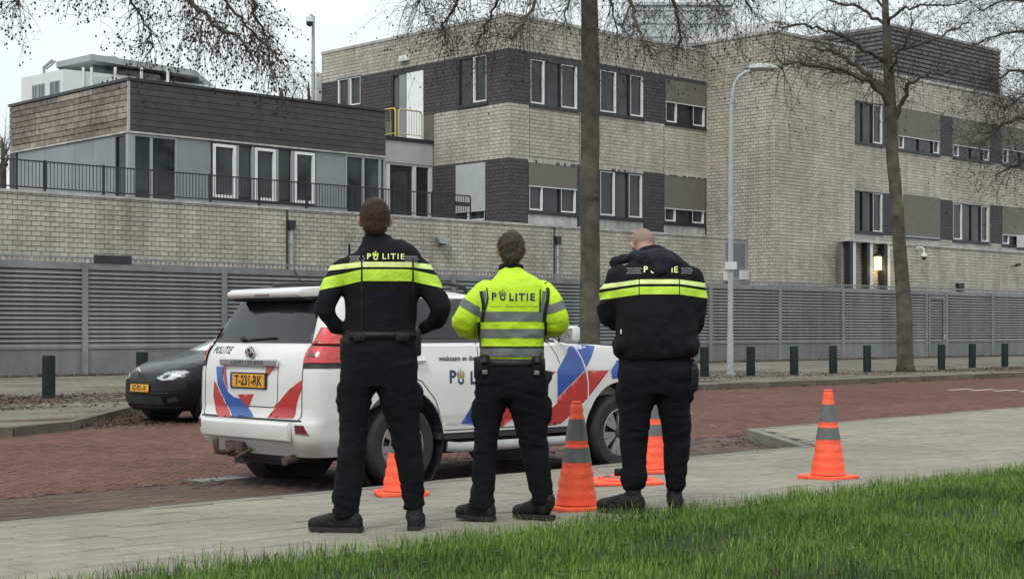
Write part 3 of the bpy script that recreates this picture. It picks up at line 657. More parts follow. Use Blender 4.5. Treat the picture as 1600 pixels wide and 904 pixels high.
# dome cameras on swan necks
for i, (px, py) in enumerate(((1392, 400), (1431, 400))):
    s, z = on_d(px, py, DA); q = bthing('dome_camera', ('white dome camera on a curved arm, just left of the right-hand tree trunk' if i == 0 else 'white dome camera on a curved arm, just right of the right-hand tree trunk'), 'camera', s, DA - .45, z, 'dome cameras on the annex wall')
    MB().tube([(.0, .45, .35), (0, .3, .42), (0, .1, .40), (0, 0, .30), (0, 0, .12)], .035, 8).build('arm', M_white, q, smooth=True)
    MB().lathe([(.02, .13), (.14, .10), (.16, .0), (.15, -.04)], 14).build('camera_hood', M_white, q, smooth=True); MB().lathe([(.13, -.041), (.12, -.12), (.07, -.18), (.01, -.2)], 14).build('camera_dome', M_glass, q, smooth=True)
s, z = on_d(1582, 415, DA); q = bthing('bracket_camera', 'small dark camera on the annex wall near the right edge', 'camera', s, DA - .02, z); MB().tube([(0, 0, 0), (0, -.3, 0)], .03, 6).build('arm', M_black, q); MB().obox((-.1, -.35, .03), (.22, .02, .04), (0, .07, 0), (0, 0, .07)).build('camera_body', M_black, q)
s, z = on_d(1497, 449, DA); q = bthing('wall_vent', 'small black vent hood low on the annex wall above the fence', 'vent', s, DA, z); MB().prism([(-.28, .22), (.28, .22), (.2, -.2), (-.2, -.2)], -.2, .0, 'y').build('vent_hood', M_black, q)
s, z = on_d(1594, 378, DR); q = bthing('air_conditioner', 'white air conditioning unit under the last window of the wing', 'air conditioner', s, DR - .15, z)
MB().box(-.5, .5, -.4, .1, -.35, .35).build('unit_body', M_wmet, q, bevel=.02); MB().lathe([(.24, -.41), (.24, -.401)], 18, axis='y').build('fan_grille', M_dframe, q)
# ---- walkway barriers above the link
def barrier(s0, d0, s1, d1, z, label, m=M_yel, n=9, h=1.05):
    q = bthing('crowd_barrier', label, 'barrier', s0, d0, z, 'barriers at the rooftop door'); A = Vector((0, 0, 0)); B = Vector((s1 - s0, d1 - d0, 0)); t = (B - A).normalized(); up = Vector((0, 0, 1)); L = (B - A).length; r = .12
    MB().tube([A + up * .0, A + up * (h - r), A + t * .04 + up * (h - .04), A + t * r + up * h, B - t * r + up * h, B - t * .04 + up * (h - .04), B + up * (h - r), B], .034, 7).build('frame', m, q, smooth=True)
    MB().tube([A + up * .15, B + up * .15], .02, 6).build('bottom_rail', m, q)
    for i in range(1, n): c = A + t * (L * i / n); MB().tube([c + up * .16, c + up * (h - .02)], .013, 5).build('bar', mat('dull_galvanised', (.30, .29, .22), .5, .1, 9), q)
z = zl0 + .165; a0 = on_d(659, 200, DK + .05)[0]; a1 = on_d(623, 200, DK + .05)[0]; a2 = on_d(618, 200, DK + .05)[0]
barrier(a1, DK + .05, a0, DK + .05, z, 'pale crowd barrier in front of the white rooftop door', mat('faded_cream_paint', (.50, .44, .24), .5, .1, 9), h=1.18)
barrier(a2, DK + .06, a2 - .0, DK + 5.2, z, 'yellow crowd barrier running back from the rooftop door', h=1.2, n=16)
# ---- CCTV mast at the back corner
mm = bthing('cctv_mast', 'slim grey mast with a dome camera rising behind the office block corner', 'camera mast', *(on_s(500, 100, SM - .25)[0:0] or (SM - .35, DB + .2)), 0)
zm = on_s(503, 22, SM - .35)[1]
MB().tube([(0, 0, 6), (0, 0, zm)], [.10, .075], 10).build('pole', M_zinc, mm, smooth=True)
MB().tube([(0, 0, zm - .1), (-.2, -.15, zm + .02), (-.38, -.25, zm - .06)], .04, 8).build('arm', M_zinc, mm, smooth=True)
MB().lathe([(.05, 0), (.17, -.05), (.18, -.28)], 14, c=(-.38, -.25, zm - .08)).build('camera_hood', M_wmet, mm, smooth=True); MB().lathe([(.17, -.281), (.15, -.42), (.03, -.5)], 14, c=(-.38, -.25, zm - .08)).build('camera_dome', M_black, mm, smooth=True)
MB().box(.05, .4, -.15, .15, zm - 4.2, zm - 2.6).build('equipment_box', M_wmet, mm, bevel=.02)
# ---- white roof hall and pale tower behind
def far_box(name, label, x0, x1, yt, Y, depth, m, zb=0):
    p = at(x0, yt, Y); p2 = at(x1, yt, Y); q = thing(name, label, 'building', (p.x, Y, zb)); MB().box(0, p2.x - p.x, 0, depth, 0, p.z - zb).build('wall', m, q); return q, p2.x - p.x, p.z - zb
M_pale = mat('pale_far_wall', (.55, .60, .61), .8, .04, 1); M_pale2 = mat('bluish_far_wall', (.50, .56, .57), .6, .05, 1)
q, wd, hh = far_box('pale_tower', 'pale bluish tower block far behind the office block roof', 985, 1143, 9, 190, 14, M_pale2)
for i in range(5): MB().box(0.02, wd - .02, -.12, -.01, hh - .6 - i * 1.6, hh - .35 - i * 1.6).build('floor_band', M_pale, q)
for i in range(9): MB().box(wd * i / 9 + .05, wd * i / 9 + .18, -.2, -.121, hh - 8, hh - .2).build('fin', M_pale, q)
MB().box(-.2, wd + .2, -.3, 14.2, hh + .003, hh + .35).build('roof', M_pale, q)
p = at(1060, 66, 98); q = thing('curved_white_roof', 'white curved roof behind the office block beside the stair tower', 'building', (p.x, 98, 0)); p2 = at(1225, 48, 98)
prof = [(0, 12)] + [((p2.x - p.x) * t, p.z + 1.3 * math.sin(t * math.pi * .5) ** 1) for t in [i / 10 for i in range(11)]] + [((p2.x - p.x), 12)]
MB().prism(prof, 0, 9, 'y').build('roof', M_white, q)
MB().box(.0, (p2.x - p.x), .1, 8.9, 8, 11.99).build('wall', M_pale, q)
# ================================================================ FENCE, BOLLARDS, LAMP POST, HOTEL
DF = 39.8; sp = [21.5 + 4.56 * k for k in range(-4, 10)] + [on_d(x, 500, DF)[0] for x in (1447, 1478, 1550)]
sp += [sp[-1] + 4.56 * k for k in range(1, 4)]
fn = bthing('louvre_fence', 'tall grey louvred metal fence on a concrete base along the far pavement', 'fence', sp[0], DF, .12)
ZK, ZL, ZP = .76, 3.02, 3.12                      # base top, louvre top, post top (above the pavement)
slat_m = {}
for i, (a, b) in enumerate(zip(sp, sp[1:])):
    a -= sp[0]; b -= sp[0]; L = b - a; door = abs(L - (sp[15] - sp[14])) < .01 and i == 14
    if b < 2: continue
    MB().box(a - .085, a + .085, -.06, .10, -.05, ZP).build('post', M_fence, fn)
    MB().box(a + .086, b - .086, .0, .10, -.05, ZK - .001).build('base_panel', M_fbase, fn)
    MB().box(a + .086, b - .086, -.03, .10, ZK, ZK + .06).build('bottom_rail', M_fence, fn); MB().box(a + .086, b - .086, -.03, .10, ZL - .06, ZL + .03).build('top_rail', M_fence, fn)
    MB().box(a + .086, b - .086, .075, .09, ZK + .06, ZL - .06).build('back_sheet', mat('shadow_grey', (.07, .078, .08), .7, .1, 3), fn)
    n = 17; pt_ = (ZL - ZK - .13) / n
    for k in range(n):
        z = ZK + .07 + k * pt_; x0, x1 = a + .088 + (.25 if door else 0), b - .088 - (.25 if door else 0)
        key = round(x1 - x0, 3)
        if key not in slat_m:
            h = (x1 - x0) / 2; q = MB(); q.prism([(-.028, 0), (-.020, -.012), (.065, pt_ * .80), (.055, pt_ * .86)], -h, h, 'x')
            o = q.build('slat', M_fence, fn); slat_m[key] = o.data
        else: o = obj('slat', slat_m[key], None, None, fn)
        o.location = ((x0 + x1) / 2, 0, z)
    if door:
        q = MB(); q.box(a + .16, a + .3, -.05, -.031, ZK - .6, ZL - .1); q.box(b - .3, b - .16, -.05, -.031, ZK - .6, ZL - .1); q.box(a + .301, b - .301, -.05, -.031, ZL - .24, ZL - .1); q.build('gate_frame', M_fence, fn)
        MB().box(b - .28, b - .2, -.1, -.051, .85, 1.1).build('gate_handle', M_zinc, fn)
    # toothed anti-climb strip
    q = MB(); q.box(a, b, .02, .035, ZP + .14, ZP + .19); q.box(a, b, .02, .035, ZL + .031, ZP + .03)
    x = a
    while x < b - .08:
        q.prism([(x, ZP + .139), (x + .07, ZP + .139), (x + .035, ZP + .031)], .022, .033, 'y'); x += .16
    q.build('tooth_strip', M_fence, fn, kind='stuff')
s0_, z_ = on_d(147, 405, DF); s1_, _ = on_d(206, 405, DF)
MB().box(s0_ - sp[0], s1_ - sp[0], .0, .019, ZP + .03, ZP + .26).build('dark_plate', M_dframe, fn)
# dark moss line at the foot of the fence
# ---- bollards
bl = [(76, 621, 'nearest'), (222, 612, 'b'), (1101, 588, ''), (1173, 587, ''), (1241, 585, ''), (1302, 583, ''), (1355, 581, ''), (1471, 577, ''), (1519, 574, ''), (1570, 572, '')]
lab = ['largest dark green bollard standing alone on the pavement left of the black car', 'dark green bollard half hidden behind the bonnet of the black car', 'dark green bollard right behind the hip of the right-hand officer',
       'first dark green bollard right of the lamp post', 'second dark green bollard right of the lamp post', 'dark green bollard behind the lone right-hand traffic cone', 'dark green bollard directly left of the right-hand tree',
       'first dark green bollard right of the right-hand tree', 'second dark green bollard right of the right-hand tree', 'dark green bollard nearest the right edge of the photo']
for (x, y, _), lb in zip(bl, lab):
    p = on_z(x, y, .12); s, d = to_sd(p); q = thing('bollard', lb, 'bollard', (p.x, p.y, .118), ROT + R(random.uniform(-4, 4)), 'dark green bollards along the far pavement')
    q.rotation_euler.x = R(random.uniform(-.8, .8)); hh = .83 if x > 100 else .80
    MB().lathe([(.122, -.05), (.120, hh - .035), (.112, hh - .012), (.09, hh)], 14).build('shaft', M_bollard, q, smooth=True)
    MB().lathe([(.085, hh + .001), (.07, hh + .012)], 14).build('cap', mat('pale_bollard_top', (.11, .12, .11), .7, .2, 9), q, smooth=True)  # cap coloured paler than the shaft
# ---- street lamp
p = on_z(1141, 585, .12); Yl = p.y; sc = Yl / F
lp = thing('street_lamp', 'grey street lamp post with curved arm between tree and stair tower', 'street lamp', (p.x, p.y, .118), 0)
def lz(y): return HC + (HZ - y) * sc - .118
MB().tube([(0, 0, 0), (0, 0, 1.2), (0, 0, 1.25), (.02, 0, lz(230)), (.035, 0, lz(160))], [.098, .088, .078, .068, .062], 14).build('pole', M_zinc, lp, smooth=True)
arm = [((x - 1141) * sc, 0, lz(y)) for x, y in ((1144, 160), (1145, 145), (1148, 131), (1154, 121), (1163, 114), (1174, 110))]
MB().tube(arm, [.062, .055, .05, .05, .05, .05], 10).build('arm', M_zinc, lp, smooth=True)
hd = MB(); hx, hz_ = (1195 - 1141) * sc, lz(107)
rs = []
for t in range(11):
    u_ = t / 10; x = lerp((1171 - 1141) * sc, (1217 - 1141) * sc, u_); r_ = .19 * math.sin(math.pi * min(1, .12 + u_ * .9)) ** .6 + .02; rs.append((x, r_))
n0 = 12
for x, r_ in rs:
    for k in range(n0): a = 2 * math.pi * k / n0; hd.v.append(Vector((x, math.cos(a) * r_ * .9, hz_ + (math.sin(a) * r_ * (.75 if math.sin(a) > 0 else .38)))))
for i in range(10):
    for k in range(n0): a = i * n0 + k; b = i * n0 + (k + 1) % n0; hd.f.append((a, b, b + n0, a + n0))
hd.f.append(tuple(range(n0))); hd.f.append(tuple(range(10 * n0, 11 * n0)))
hd.build('lamp_head', mat('lamp_housing', (.38, .40, .38), .45, .08, 5), lp, smooth=True)
MB().box(-.17, .17, -.15, -.12, lz(421), lz(409)).build('post_label', M_wmet, lp)
MB().box(-.14, .14, -.14, .14, 0, .05).build('base_plate', M_zinc, lp)
# ---- hotel far left
YH = 190.0; kx = YH / F
def hp(x, y): p = at(x, y, YH); return p
c = hp(99, 108); hq = thing('white_hotel', 'white high-rise with a flat canopy roof far behind the pavilion', 'building', (c.x, YH, 0))
MB().prism([(0.01, 0), (16, 13), (10, 22), (0, 10)], 0, c.z, 'z').build('right_wall', mat('far_white_wall', (.68, .70, .70), .7, .04, .3), hq)
lx, ld = -7.2, 6.7
MB().prism([(0, 0), (lx, ld), (lx + 8, ld + 6), (.02, 9)], 0, c.z - .02, 'z').build('left_wall', MATS['far_white_wall'], hq)
dv = Vector((lx, ld, 0)); Ld = dv.length; dv.normalize(); nv = Vector((dv.y, -dv.x, 0)); nv = nv if nv.y < 0 else -nv
M_hw = glass('far_window', (.10, .12, .13))
for zz in (1.3, 4.6, 7.9):
    for t0, t1 in ((.60, .72), (.43, .57), (.08, .30)):
        for t0, t1 in ((t0, (t0 + t1) / 2 - .005), ((t0 + t1) / 2 + .005, t1)):
            cc = Vector((0, -.03, c.z - zz - .8)) + dv * (Ld * (t0 + t1) / 2); w_ = MB().obox(cc, dv * (Ld * (t1 - t0) / 2), nv * .1, Vector((0, 0, .85))).build('window', M_zinc, hq)
            MB().obox(cc + nv * .03, dv * (Ld * (t1 - t0) / 2 - .12), nv * .1, Vector((0, 0, .72))).build('pane', M_hw, w_)
def P(x, y, dy=0): v = at(x, y, YH + dy); return Vector((v.x - c.x, dy, v.z))
# canopy: penthouse under a thin overhanging roof
q = MB(); r0 = [P(88, 106, 12), P(143, 94, 2), P(305, 119, 8)]; M_can = mat('canopy_grey', (.30, .33, .33), .6, .08, 1)
for i in range(2):
    a_, b_ = r0[i], r0[i + 1]; q.add([a_, b_, b_ + Vector((0, 14, 0)), a_ + Vector((0, 14, 0)), a_ + Vector((0, 0, .75)), b_ + Vector((0, 0, .75)), b_ + Vector((0, 14, .75)), a_ + Vector((0, 14, .75))], [(0, 1, 5, 4), (1, 2, 6, 5), (3, 0, 4, 7), (4, 5, 6, 7), (0, 3, 2, 1), (2, 3, 7, 6)])
q.build('canopy_roof', M_can, hq)
a_, b_ = P(145, 99, 6), P(250, 118, 6); q = MB().add([a_, b_, b_ + Vector((0, 6, 0)), a_ + Vector((0, 6, 0)), a_ + Vector((0, 0, -1.6)), b_ + Vector((0, 0, -1.0)), b_ + Vector((0, 6, -1)), a_ + Vector((0, 6, -1.6))], [(0, 1, 5, 4), (1, 2, 6, 5), (3, 0, 4, 7), (4, 5, 6, 7), (0, 3, 2, 1), (2, 3, 7, 6)]); q.build('penthouse_wall', glass('penthouse_glass', (.09, .11, .11)), hq)
for x in (130, 143, 180, 221, 262): p_ = P(x, 118, 1.5); MB().box(p_.x - .15, p_.x + .15, 1.4, 1.7, p_.z - 2, p_.z + 1.0).build('column', M_wmet, hq)
p_ = P(160, 90, 6); MB().box(p_.x - 1.4, p_.x + 1.6, 6, 8, p_.z - .8, p_.z + .2).build('roof_box', M_can, hq)
q = MB(); p_ = P(72, 108, 20); q.tube([p_ + Vector((-.2, 0, -1)), p_ + Vector((-.3, 0, .2)), p_ + Vector((.9, 0, 1.2))], .22, 6); q.tube([p_, p_ + Vector((.7, 0, .5)), p_ + Vector((1.3, 0, 1.1))], .12, 6); q.build('roof_crane', M_can, hq)
# ================================================================ VEHICLES
def cdt_fill(poly, g, holes=()):
    """triangulate a 2-D polygon with an inner grid of pitch g"""
    pts = []; edges = []
    for pl in [poly] + list(holes):
        n0 = len(pts); m_ = []
        for i, a in enumerate(pl):
            b = pl[(i + 1) % len(pl)]; L = math.hypot(b[0] - a[0], b[1] - a[1]); k = max(1, int(L / g))
            for j in range(k): m_.append((lerp(a[0], b[0], j / k), lerp(a[1], b[1], j / k)))
        pts += m_; n = len(m_); edges += [(n0 + i, n0 + (i + 1) % n) for i in range(n)]
    xs = [p[0] for p in poly]; ys = [p[1] for p in poly]
    def inside(x, y, pl):
        c = False
        for i in range(len(pl)):
            x1, y1 = pl[i]; x2, y2 = pl[i - 1]
            if (y1 > y) != (y2 > y) and x < (x2 - x1) * (y - y1) / (y2 - y1) + x1: c = not c
        return c
    y = min(ys) + g / 2
    while y < max(ys):
        x = min(xs) + g / 2
        while x < max(xs):
            if inside(x, y, poly) and not any(inside(x, y, h) for h in holes): pts.append((x, y))
            x += g
        y += g
    v, e, f, *_ = delaunay_2d_cdt([Vector(p) for p in pts], edges, [], 0, 1e-6)
    out = []
    for t in f:
        cx = sum(v[i].x for i in t) / 3; cy = sum(v[i].y for i in t) / 3
        if inside(cx, cy, poly) and not any(inside(cx, cy, h) for h in holes): out.append(tuple(t))
    return [(p.x, p.y) for p in v], out
def bvh_of(o): 
    me = o.data; return BVHTree.FromPolygons([v.co.copy() for v in me.vertices], [tuple(p.vertices) for p in me.polygons])
def project(pts, tris, o, u, v, n, bvh, off, far=3):
    o, u, v, n = Vector(o), Vector(u), Vector(v), Vector(n); P = []; ok = []
    for a, b in pts:
        p = o + u * a + v * b; h = bvh.ray_cast(p + n * far, -n, far * 2.5)
        if h[0] is None: P.append(p); ok.append(False)
        else: P.append(h[0] + n * off * .7 + h[1] * off * .3 * (1 if h[1].dot(n) > 0 else -1)); ok.append(True)
    return P, [t for t in tris if all(ok[i] for i in t)]
def decal(name, poly, frame, bvh, off, m, parent, g=.05, holes=(), smooth=True, maxjump=None):
    pts, tr = cdt_fill(poly, g, holes); P, F_ = project(pts, tr, *frame, bvh, off)
    if maxjump: F_ = [t for t in F_ if max((P[t[0]] - P[t[1]]).length, (P[t[1]] - P[t[2]]).length, (P[t[0]] - P[t[2]]).length) < maxjump]
    nn = frame[3]; F_ = [t if (P[t[1]] - P[t[0]]).cross(P[t[2]] - P[t[0]]).dot(Vector(nn)) > 0 else t[::-1] for t in F_]
    return obj(name, P, F_, m, parent, smooth=smooth)
def text_tris(s, size, bold=.0, shear=0, spacing=1.0):
    c = bpy.data.curves.new('lettering', 'FONT'); c.body = s; c.size = size; c.offset = bold; c.shear = shear; c.align_x = 'CENTER'; c.align_y = 'CENTER'; c.resolution_u = 3; c.space_character = spacing
    o = bpy.data.objects.new('lettering', c); COL.objects.link(o); dg = bpy.context.evaluated_depsgraph_get(); dg.update(); me = bpy.data.meshes.new_from_object(o.evaluated_get(dg))
    pts = [(v.co.x, v.co.y) for v in me.vertices]; tr = []
    for p in me.polygons:
        q = list(p.vertices)
        for i in range(1, len(q) - 1): tr.append((q[0], q[i], q[i + 1]))
    bpy.data.objects.remove(o); bpy.data.curves.remove(c); bpy.data.meshes.remove(me); return pts, tr
def text_decal(s, size, centre, frame, bvh, off, m, parent, name='lettering', sx=1, bold=0, shear=0, spacing=1.0, rot=0):
    pts, tr = text_tris(s, size, bold, shear, spacing); cr_, sr_ = math.cos(rot), math.sin(rot)
    pts = [(centre[0] + (x * sx) * cr_ - y * sr_, centre[1] + (x * sx) * sr_ + y * cr_) for x, y in pts]
    P, F_ = project(pts, tr, *frame, bvh, off); nn = Vector(frame[3])
    F_ = [t if (P[t[1]] - P[t[0]]).cross(P[t[2]] - P[t[0]]).dot(nn) > 0 else t[::-1] for t in F_]
    return obj(name, P, F_, m, parent)
def interp(tab, z):
    for a, b in zip(tab, tab[1:]):
        if z <= b[0]:
            t = (z - a[0]) / (b[0] - a[0]); t = max(0, t); return [lerp(p, q, t) for p, q in zip(a[1:], b[1:])]
    return list(tab[-1][1:])
def slice_body(tab, zs, nx=26, ny=10, nc=7, bulge_side=.03, bulge_r=.05, bulge_f=.14):
    rings = []
    for z in zs:
        xr, xf, wd, rr, rf = interp(tab, z); pts = []
        xm = (xr + xf) / 2; hl = (xf - xr) / 2
        def put(x, y):
            yy = y * (1 - bulge_side * abs((x - xm) / hl) ** 2.5)
            xx = x
            t = (x - xm) / hl
            if t < 0: xx = x + bulge_r * (y / wd) ** 2 * (-t) ** 6
            else: xx = x - bulge_f * (y / wd) ** 2 * t ** 6
            pts.append(Vector((xx, yy, z)))
        # start at rear centre, go round by the right side (y < 0)
        for i in range(ny): put(xr, -(wd - rr) * i / ny)
        for i in range(nc): a = math.pi / 2 * i / nc; put(xr + rr - rr * math.cos(a), -(wd - rr) - rr * math.sin(a))
        for i in range(nx): put(lerp(xr + rr, xf - rf, i / nx), -wd)
        for i in range(nc): a = math.pi / 2 * i / nc; put(xf - rf + rf * math.sin(a), -(wd - rf) - rf * math.cos(a))
        for i in range(2 * ny): put(xf, lerp(-(wd - rf), wd - rf, i / (2 * ny)))
        for i in range(nc): a = math.pi / 2 * i / nc; put(xf - rf + rf * math.cos(a), (wd - rf) + rf * math.sin(a))
        for i in range(nx): put(lerp(xf - rf, xr + rr, i / nx), wd)
        for i in range(nc): a = math.pi / 2 * i / nc; put(xr + rr - rr * math.sin(a), (wd - rr) + rr * math.cos(a))
        for i in range(ny): put(xr, lerp(wd - rr, 0, i / ny))
        rings.append(pts)
    q = MB(); n = len(rings[0])
    for r_ in rings: q.v += r_
    for i in range(len(rings) - 1):
        for k in range(n): a = i * n + k; b = i * n + (k + 1) % n; q.f.append((a, b, b + n, a + n))
    q.f.append(tuple(reversed(range(n)))); q.f.append(tuple((len(rings) - 1) * n + k for k in range(n)))
    return q
def boolean_cut(o, cutters):
    for c in cutters:
        md = o.modifiers.new('cut', 'BOOLEAN'); md.operation = 'DIFFERENCE'; md.solver = 'EXACT'; md.object = c
    dg = bpy.context.evaluated_depsgraph_get(); dg.update(); me = bpy.data.meshes.new_from_object(o.evaluated_get(dg))
    o.modifiers.clear(); o.data = me
    for c in cutters: bpy.data.objects.remove(c)
    me.polygons.foreach_set('use_smooth', [True] * len(me.polygons)); me.set_sharp_from_angle(angle=R(32)); return o
M_tyre = mat('tyre_rubber', (.022, .021, .020), .85, .25, 12, bump=.3, bscale=60)
M_rim = mat('machined_alloy', (.27, .27, .265), .35, .12, 14, metal=.6)
M_rimd = mat('dark_alloy', (.03, .03, .032), .4, .2, 9)
M_cw = mat('white_car_paint', (.62, .62, .60), .28, .03, 2, coat=.6, dirt=.10)
M_cb = mat('black_car_paint', (.006, .0065, .008), .3, .2, 3, coat=.22, spec=.2)
M_cg = glass('tinted_glass', (.018, .02, .022), .03)
M_plast = mat('black_plastic', (.02, .02, .021), .55, .2, 9)
M_chrome = mat('chrome', (.62, .63, .64), .15, .1, 20, metal=1)
M_blue = mat('livery_blue', (.012, .065, .33), .3, .06, 3, coat=.5)
M_red = mat('livery_red', (.42, .020, .018), .3, .06, 3, coat=.5)
M_tl = mat('tail_light_red', (.50, .014, .018), .2, .3, 20, coat=1)
M_tl2 = mat('tail_light_dark', (.12, .02, .025), .15, .3, 20, coat=1)
M_lens = mat('clear_lens', (.40, .42, .43), .12, .5, 30, metal=.5, coat=1)
M_plate = mat('yellow_plate', (.66, .31, .015), .5, .08, 8)
M_ink = mat('black_ink', (.012, .012, .014), .5, .1, 8)
M_navy = mat('navy_print', (.012, .02, .09), .45, .1, 8)
M_gold = mat('gold_print', (.36, .27, .12), .45, .1, 8)
M_cladp = mat('white_line_print', (.70, .70, .69), .35, .03, 8)
def wheel(parent, x, y, r, rim, wd, side, spokes=6, loc_z=None, steer=0):
    w = MB(); pr = [(rim * .98, -wd / 2 + .01), (rim * 1.06, -wd / 2), (r * .90, -wd / 2 + .0), (r * .97, -wd / 2 + .02), (r, -wd / 2 + .05), (r, wd / 2 - .05), (r * .97, wd / 2 - .02), (r * .90, wd / 2), (rim * 1.06, wd / 2), (rim * .98, wd / 2 - .01)]
    w.lathe(pr, 48, axis='y', capped=False); wo = w.build('wheel', M_tyre, parent, smooth=True); wo.location = (x, y, loc_z or r); wo.rotation_euler.z = steer
    s = side; yo = s * (wd / 2 - .005)
    q = MB(); q.lathe([(rim * 1.0, yo), (rim * .95, yo + s * .004), (rim * .90, yo - s * .02)], 48, axis='y', capped=False); q.build('rim', M_rim, wo, smooth=True)
    MB().lathe([(rim * .93, yo - s * .05), (.01, yo - s * .07)], 40, axis='y', capped=False).build('brake_disc', M_rimd, wo)
    MB().lathe([(rim * .99, yo - s * .02), (rim * .93, yo - s * .2)], 40, axis='y', capped=False).build('rim_barrel', M_rimd, wo)
    for k in range(spokes):
        a0 = 2 * math.pi * k / spokes + .3
        for da in (-.19, .19):
            a1 = a0 + da; u = Vector((math.cos(a1), 0, math.sin(a1))); t = Vector((-math.sin(a1), 0, math.cos(a1))); b = Vector((math.cos(a0), 0, math.sin(a0)))
            p0 = b * rim * .16; p1 = u * rim * .93; dr = (p1 - p0).normalized(); tt = Vector((-dr.z, 0, dr.x)); L = (p1 - p0).length
            q = MB(); w0, w1 = .016, .034; Y0, Y1 = Vector((0, yo - s * .012, 0)), Vector((0, yo - s * .002, 0)); D = Vector((0, -s * .03, 0))
            vs = [p0 - tt * w0 + Y0, p0 + tt * w0 + Y0, p1 + tt * w1 + Y1, p1 - tt * w1 + Y1]; vs += [v + D for v in vs]
            q.add(vs, [(0, 1, 2, 3), (7, 6, 5, 4), (0, 4, 5, 1), (1, 5, 6, 2), (2, 6, 7, 3), (3, 7, 4, 0)]).build('spoke', M_rim, wo)
    MB().lathe([(.055, yo - s * .03), (.05, yo), (.01, yo + s * .004)], 18, axis='y').build('hub_cap', M_rimd, wo, smooth=True)
    return wo
# ---------------- white police off-roader
PH = R(43.2); car_o = Vector((-1.57, 14.19, 0)); FWD = Vector((math.cos(PH), math.sin(PH), 0)); LFT = Vector((-math.sin(PH), math.cos(PH), 0))
pc_ = thing('police_car', 'white police off-roader with blue and red stripes parked behind the officers', 'car', car_o, PH)
def side_px(x, y, yl=-.935):                      # photo pixel -> (X, Z) on the car's right flank
    d = Vector(((x - CX) / F, 1, -(y - HZ) / F)); o = Vector((0, 0, HC)) - car_o; t = (yl - o.dot(LFT)) / d.dot(LFT); p = o + d * t; return (p.dot(FWD), p.z)
def rear_px(x, y, xl=-.963):
    d = Vector(((x - CX) / F, 1, -(y - HZ) / F)); o = Vector((0, 0, HC)) - car_o; t = (xl - o.dot(FWD)) / d.dot(FWD); p = o + d * t; return (-p.dot(LFT), p.z)
BT = 1.235
tab = [(.30, -.90, 3.40, .84, .16, .3), (.40, -.97, 3.50, .895, .14, .3), (.45, -.995, 3.54, .912, .14, .32), (.57, -1.005, 3.56, .925, .14, .32), (.62, -.985, 3.56, .935, .17, .32), (.66, -.965, 3.55, .935, .14, .32),
       (.85, -.965, 3.53, .938, .14, .30), (1.0, -.96, 3.50, .935, .14, .30), (1.06, -.952, 3.46, .925, .14, .30), (1.12, -.94, 3.40, .915, .14, .30), (1.16, -.925, 3.32, .908, .14, .30), (1.20, -.90, 3.08, .90, .14, .3),
       (1.225, -.88, 2.68, .895, .14, .25), (BT, -.872, 2.30, .885, .14, .22), (1.27, -.85, 2.14, .868, .15, .2), (1.45, -.76, 1.78, .815, .16, .2), (1.60, -.68, 1.46, .75, .17, .2), (1.665, -.635, 1.28, .705, .18, .2), (1.70, -.58, 1.10, .65, .2, .2), (1.72, -.52, .90, .58, .22, .2), (1.735, -.38, .60, .45, .25, .2)]
zs = [.30, .35, .40, .45, .50, .57, .60, .62, .66, .72, .80, .90, 1.0, 1.04, 1.08, 1.12, 1.14, 1.16, 1.18, 1.20, 1.212, 1.225, 1.23, BT, 1.25, 1.27, 1.33, 1.39, 1.45, 1.50, 1.55, 1.60, 1.635, 1.665, 1.69, 1.705, 1.717, 1.725, 1.732, 1.738]
body = slice_body(tab, zs).build('body', M_cw, pc_, smooth=True)
WB = 2.74; TR = .365
def arch_cut(x, y0, y1, r, z): q = MB(); q.lathe([(r, y0), (r, y1)], 48, c=(x, 0, z), axis='y'); o = q.build('cutter', M_plast, None); return o
def sill_cut(): return MB().box(.40, WB - .42, -1.2, 1.2, .1, .455).build('cutter', M_plast, None)
world_body = pc_.matrix_world
body.parent = None
cut = [arch_cut(x, y0, y1, .475, .385) for x in (0, WB) for y0, y1 in ((-1.3, -.60), (.60, 1.3))] + [sill_cut()]
boolean_cut(body, cut); body.parent = pc_
bv = bvh_of(body)
SIDE = ((0, 0, 0), (1, 0, 0), (0, 0, 1), (0, -1, 0)); SIDEL = ((0, 0, 0), (1, 0, 0), (0, 0, 1), (0, 1, 0)); REAR = ((0, 0, 0), (0, -1, 0), (0, 0, 1), (-1, 0, 0)); TOP = ((0, 0, 0), (1, 0, 0), (0, 1, 0), (0, 0, 1))
FRONT = ((0, 0, 0), (0, 1, 0), (0, 0, 1), (1, 0, 0))
for x in (0, WB):
    for s_ in (-1, 1):
        MB().lathe([(.468, s_ * .915), (.468, s_ * .60), (.02, s_ * .599)], 40, c=(x, 0, .385), axis='y', capped=False).build('wheel_arch_liner', M_plast, pc_)
        wheel(pc_, x, s_ * .80, TR, .232, .25, s_)
# chassis and fuel tank seen below
MB().box(-.85, 3.2, -.55, .55, .24, .45).build('chassis', M_plast, pc_, bevel=.03); MB().tube([(-.0, -.7, TR), (0, .7, TR)], .06, 8).build('rear_axle', M_plast, pc_)
MB().box(-.82, -.5, -.35, .35, .20, .32).build('spare_wheel_cradle', M_plast, pc_, bevel=.04)
# running board
MB().tube([(.52, -.90, .335), (.62, -.95, .325), (2.12, -.95, .325), (2.22, -.90, .335)], .045, 10, flat=.7).build('running_board', M_zinc, pc_, smooth=True); MB().tube([(.52, .90, .335), (.62, .95, .325), (2.12, .95, .325), (2.22, .90, .335)], .045, 10, flat=.7).build('running_board', M_zinc, pc_, smooth=True)
MB().box(.42, WB - .45, -.90, .90, .40, .455).build('sill', M_plast, pc_)
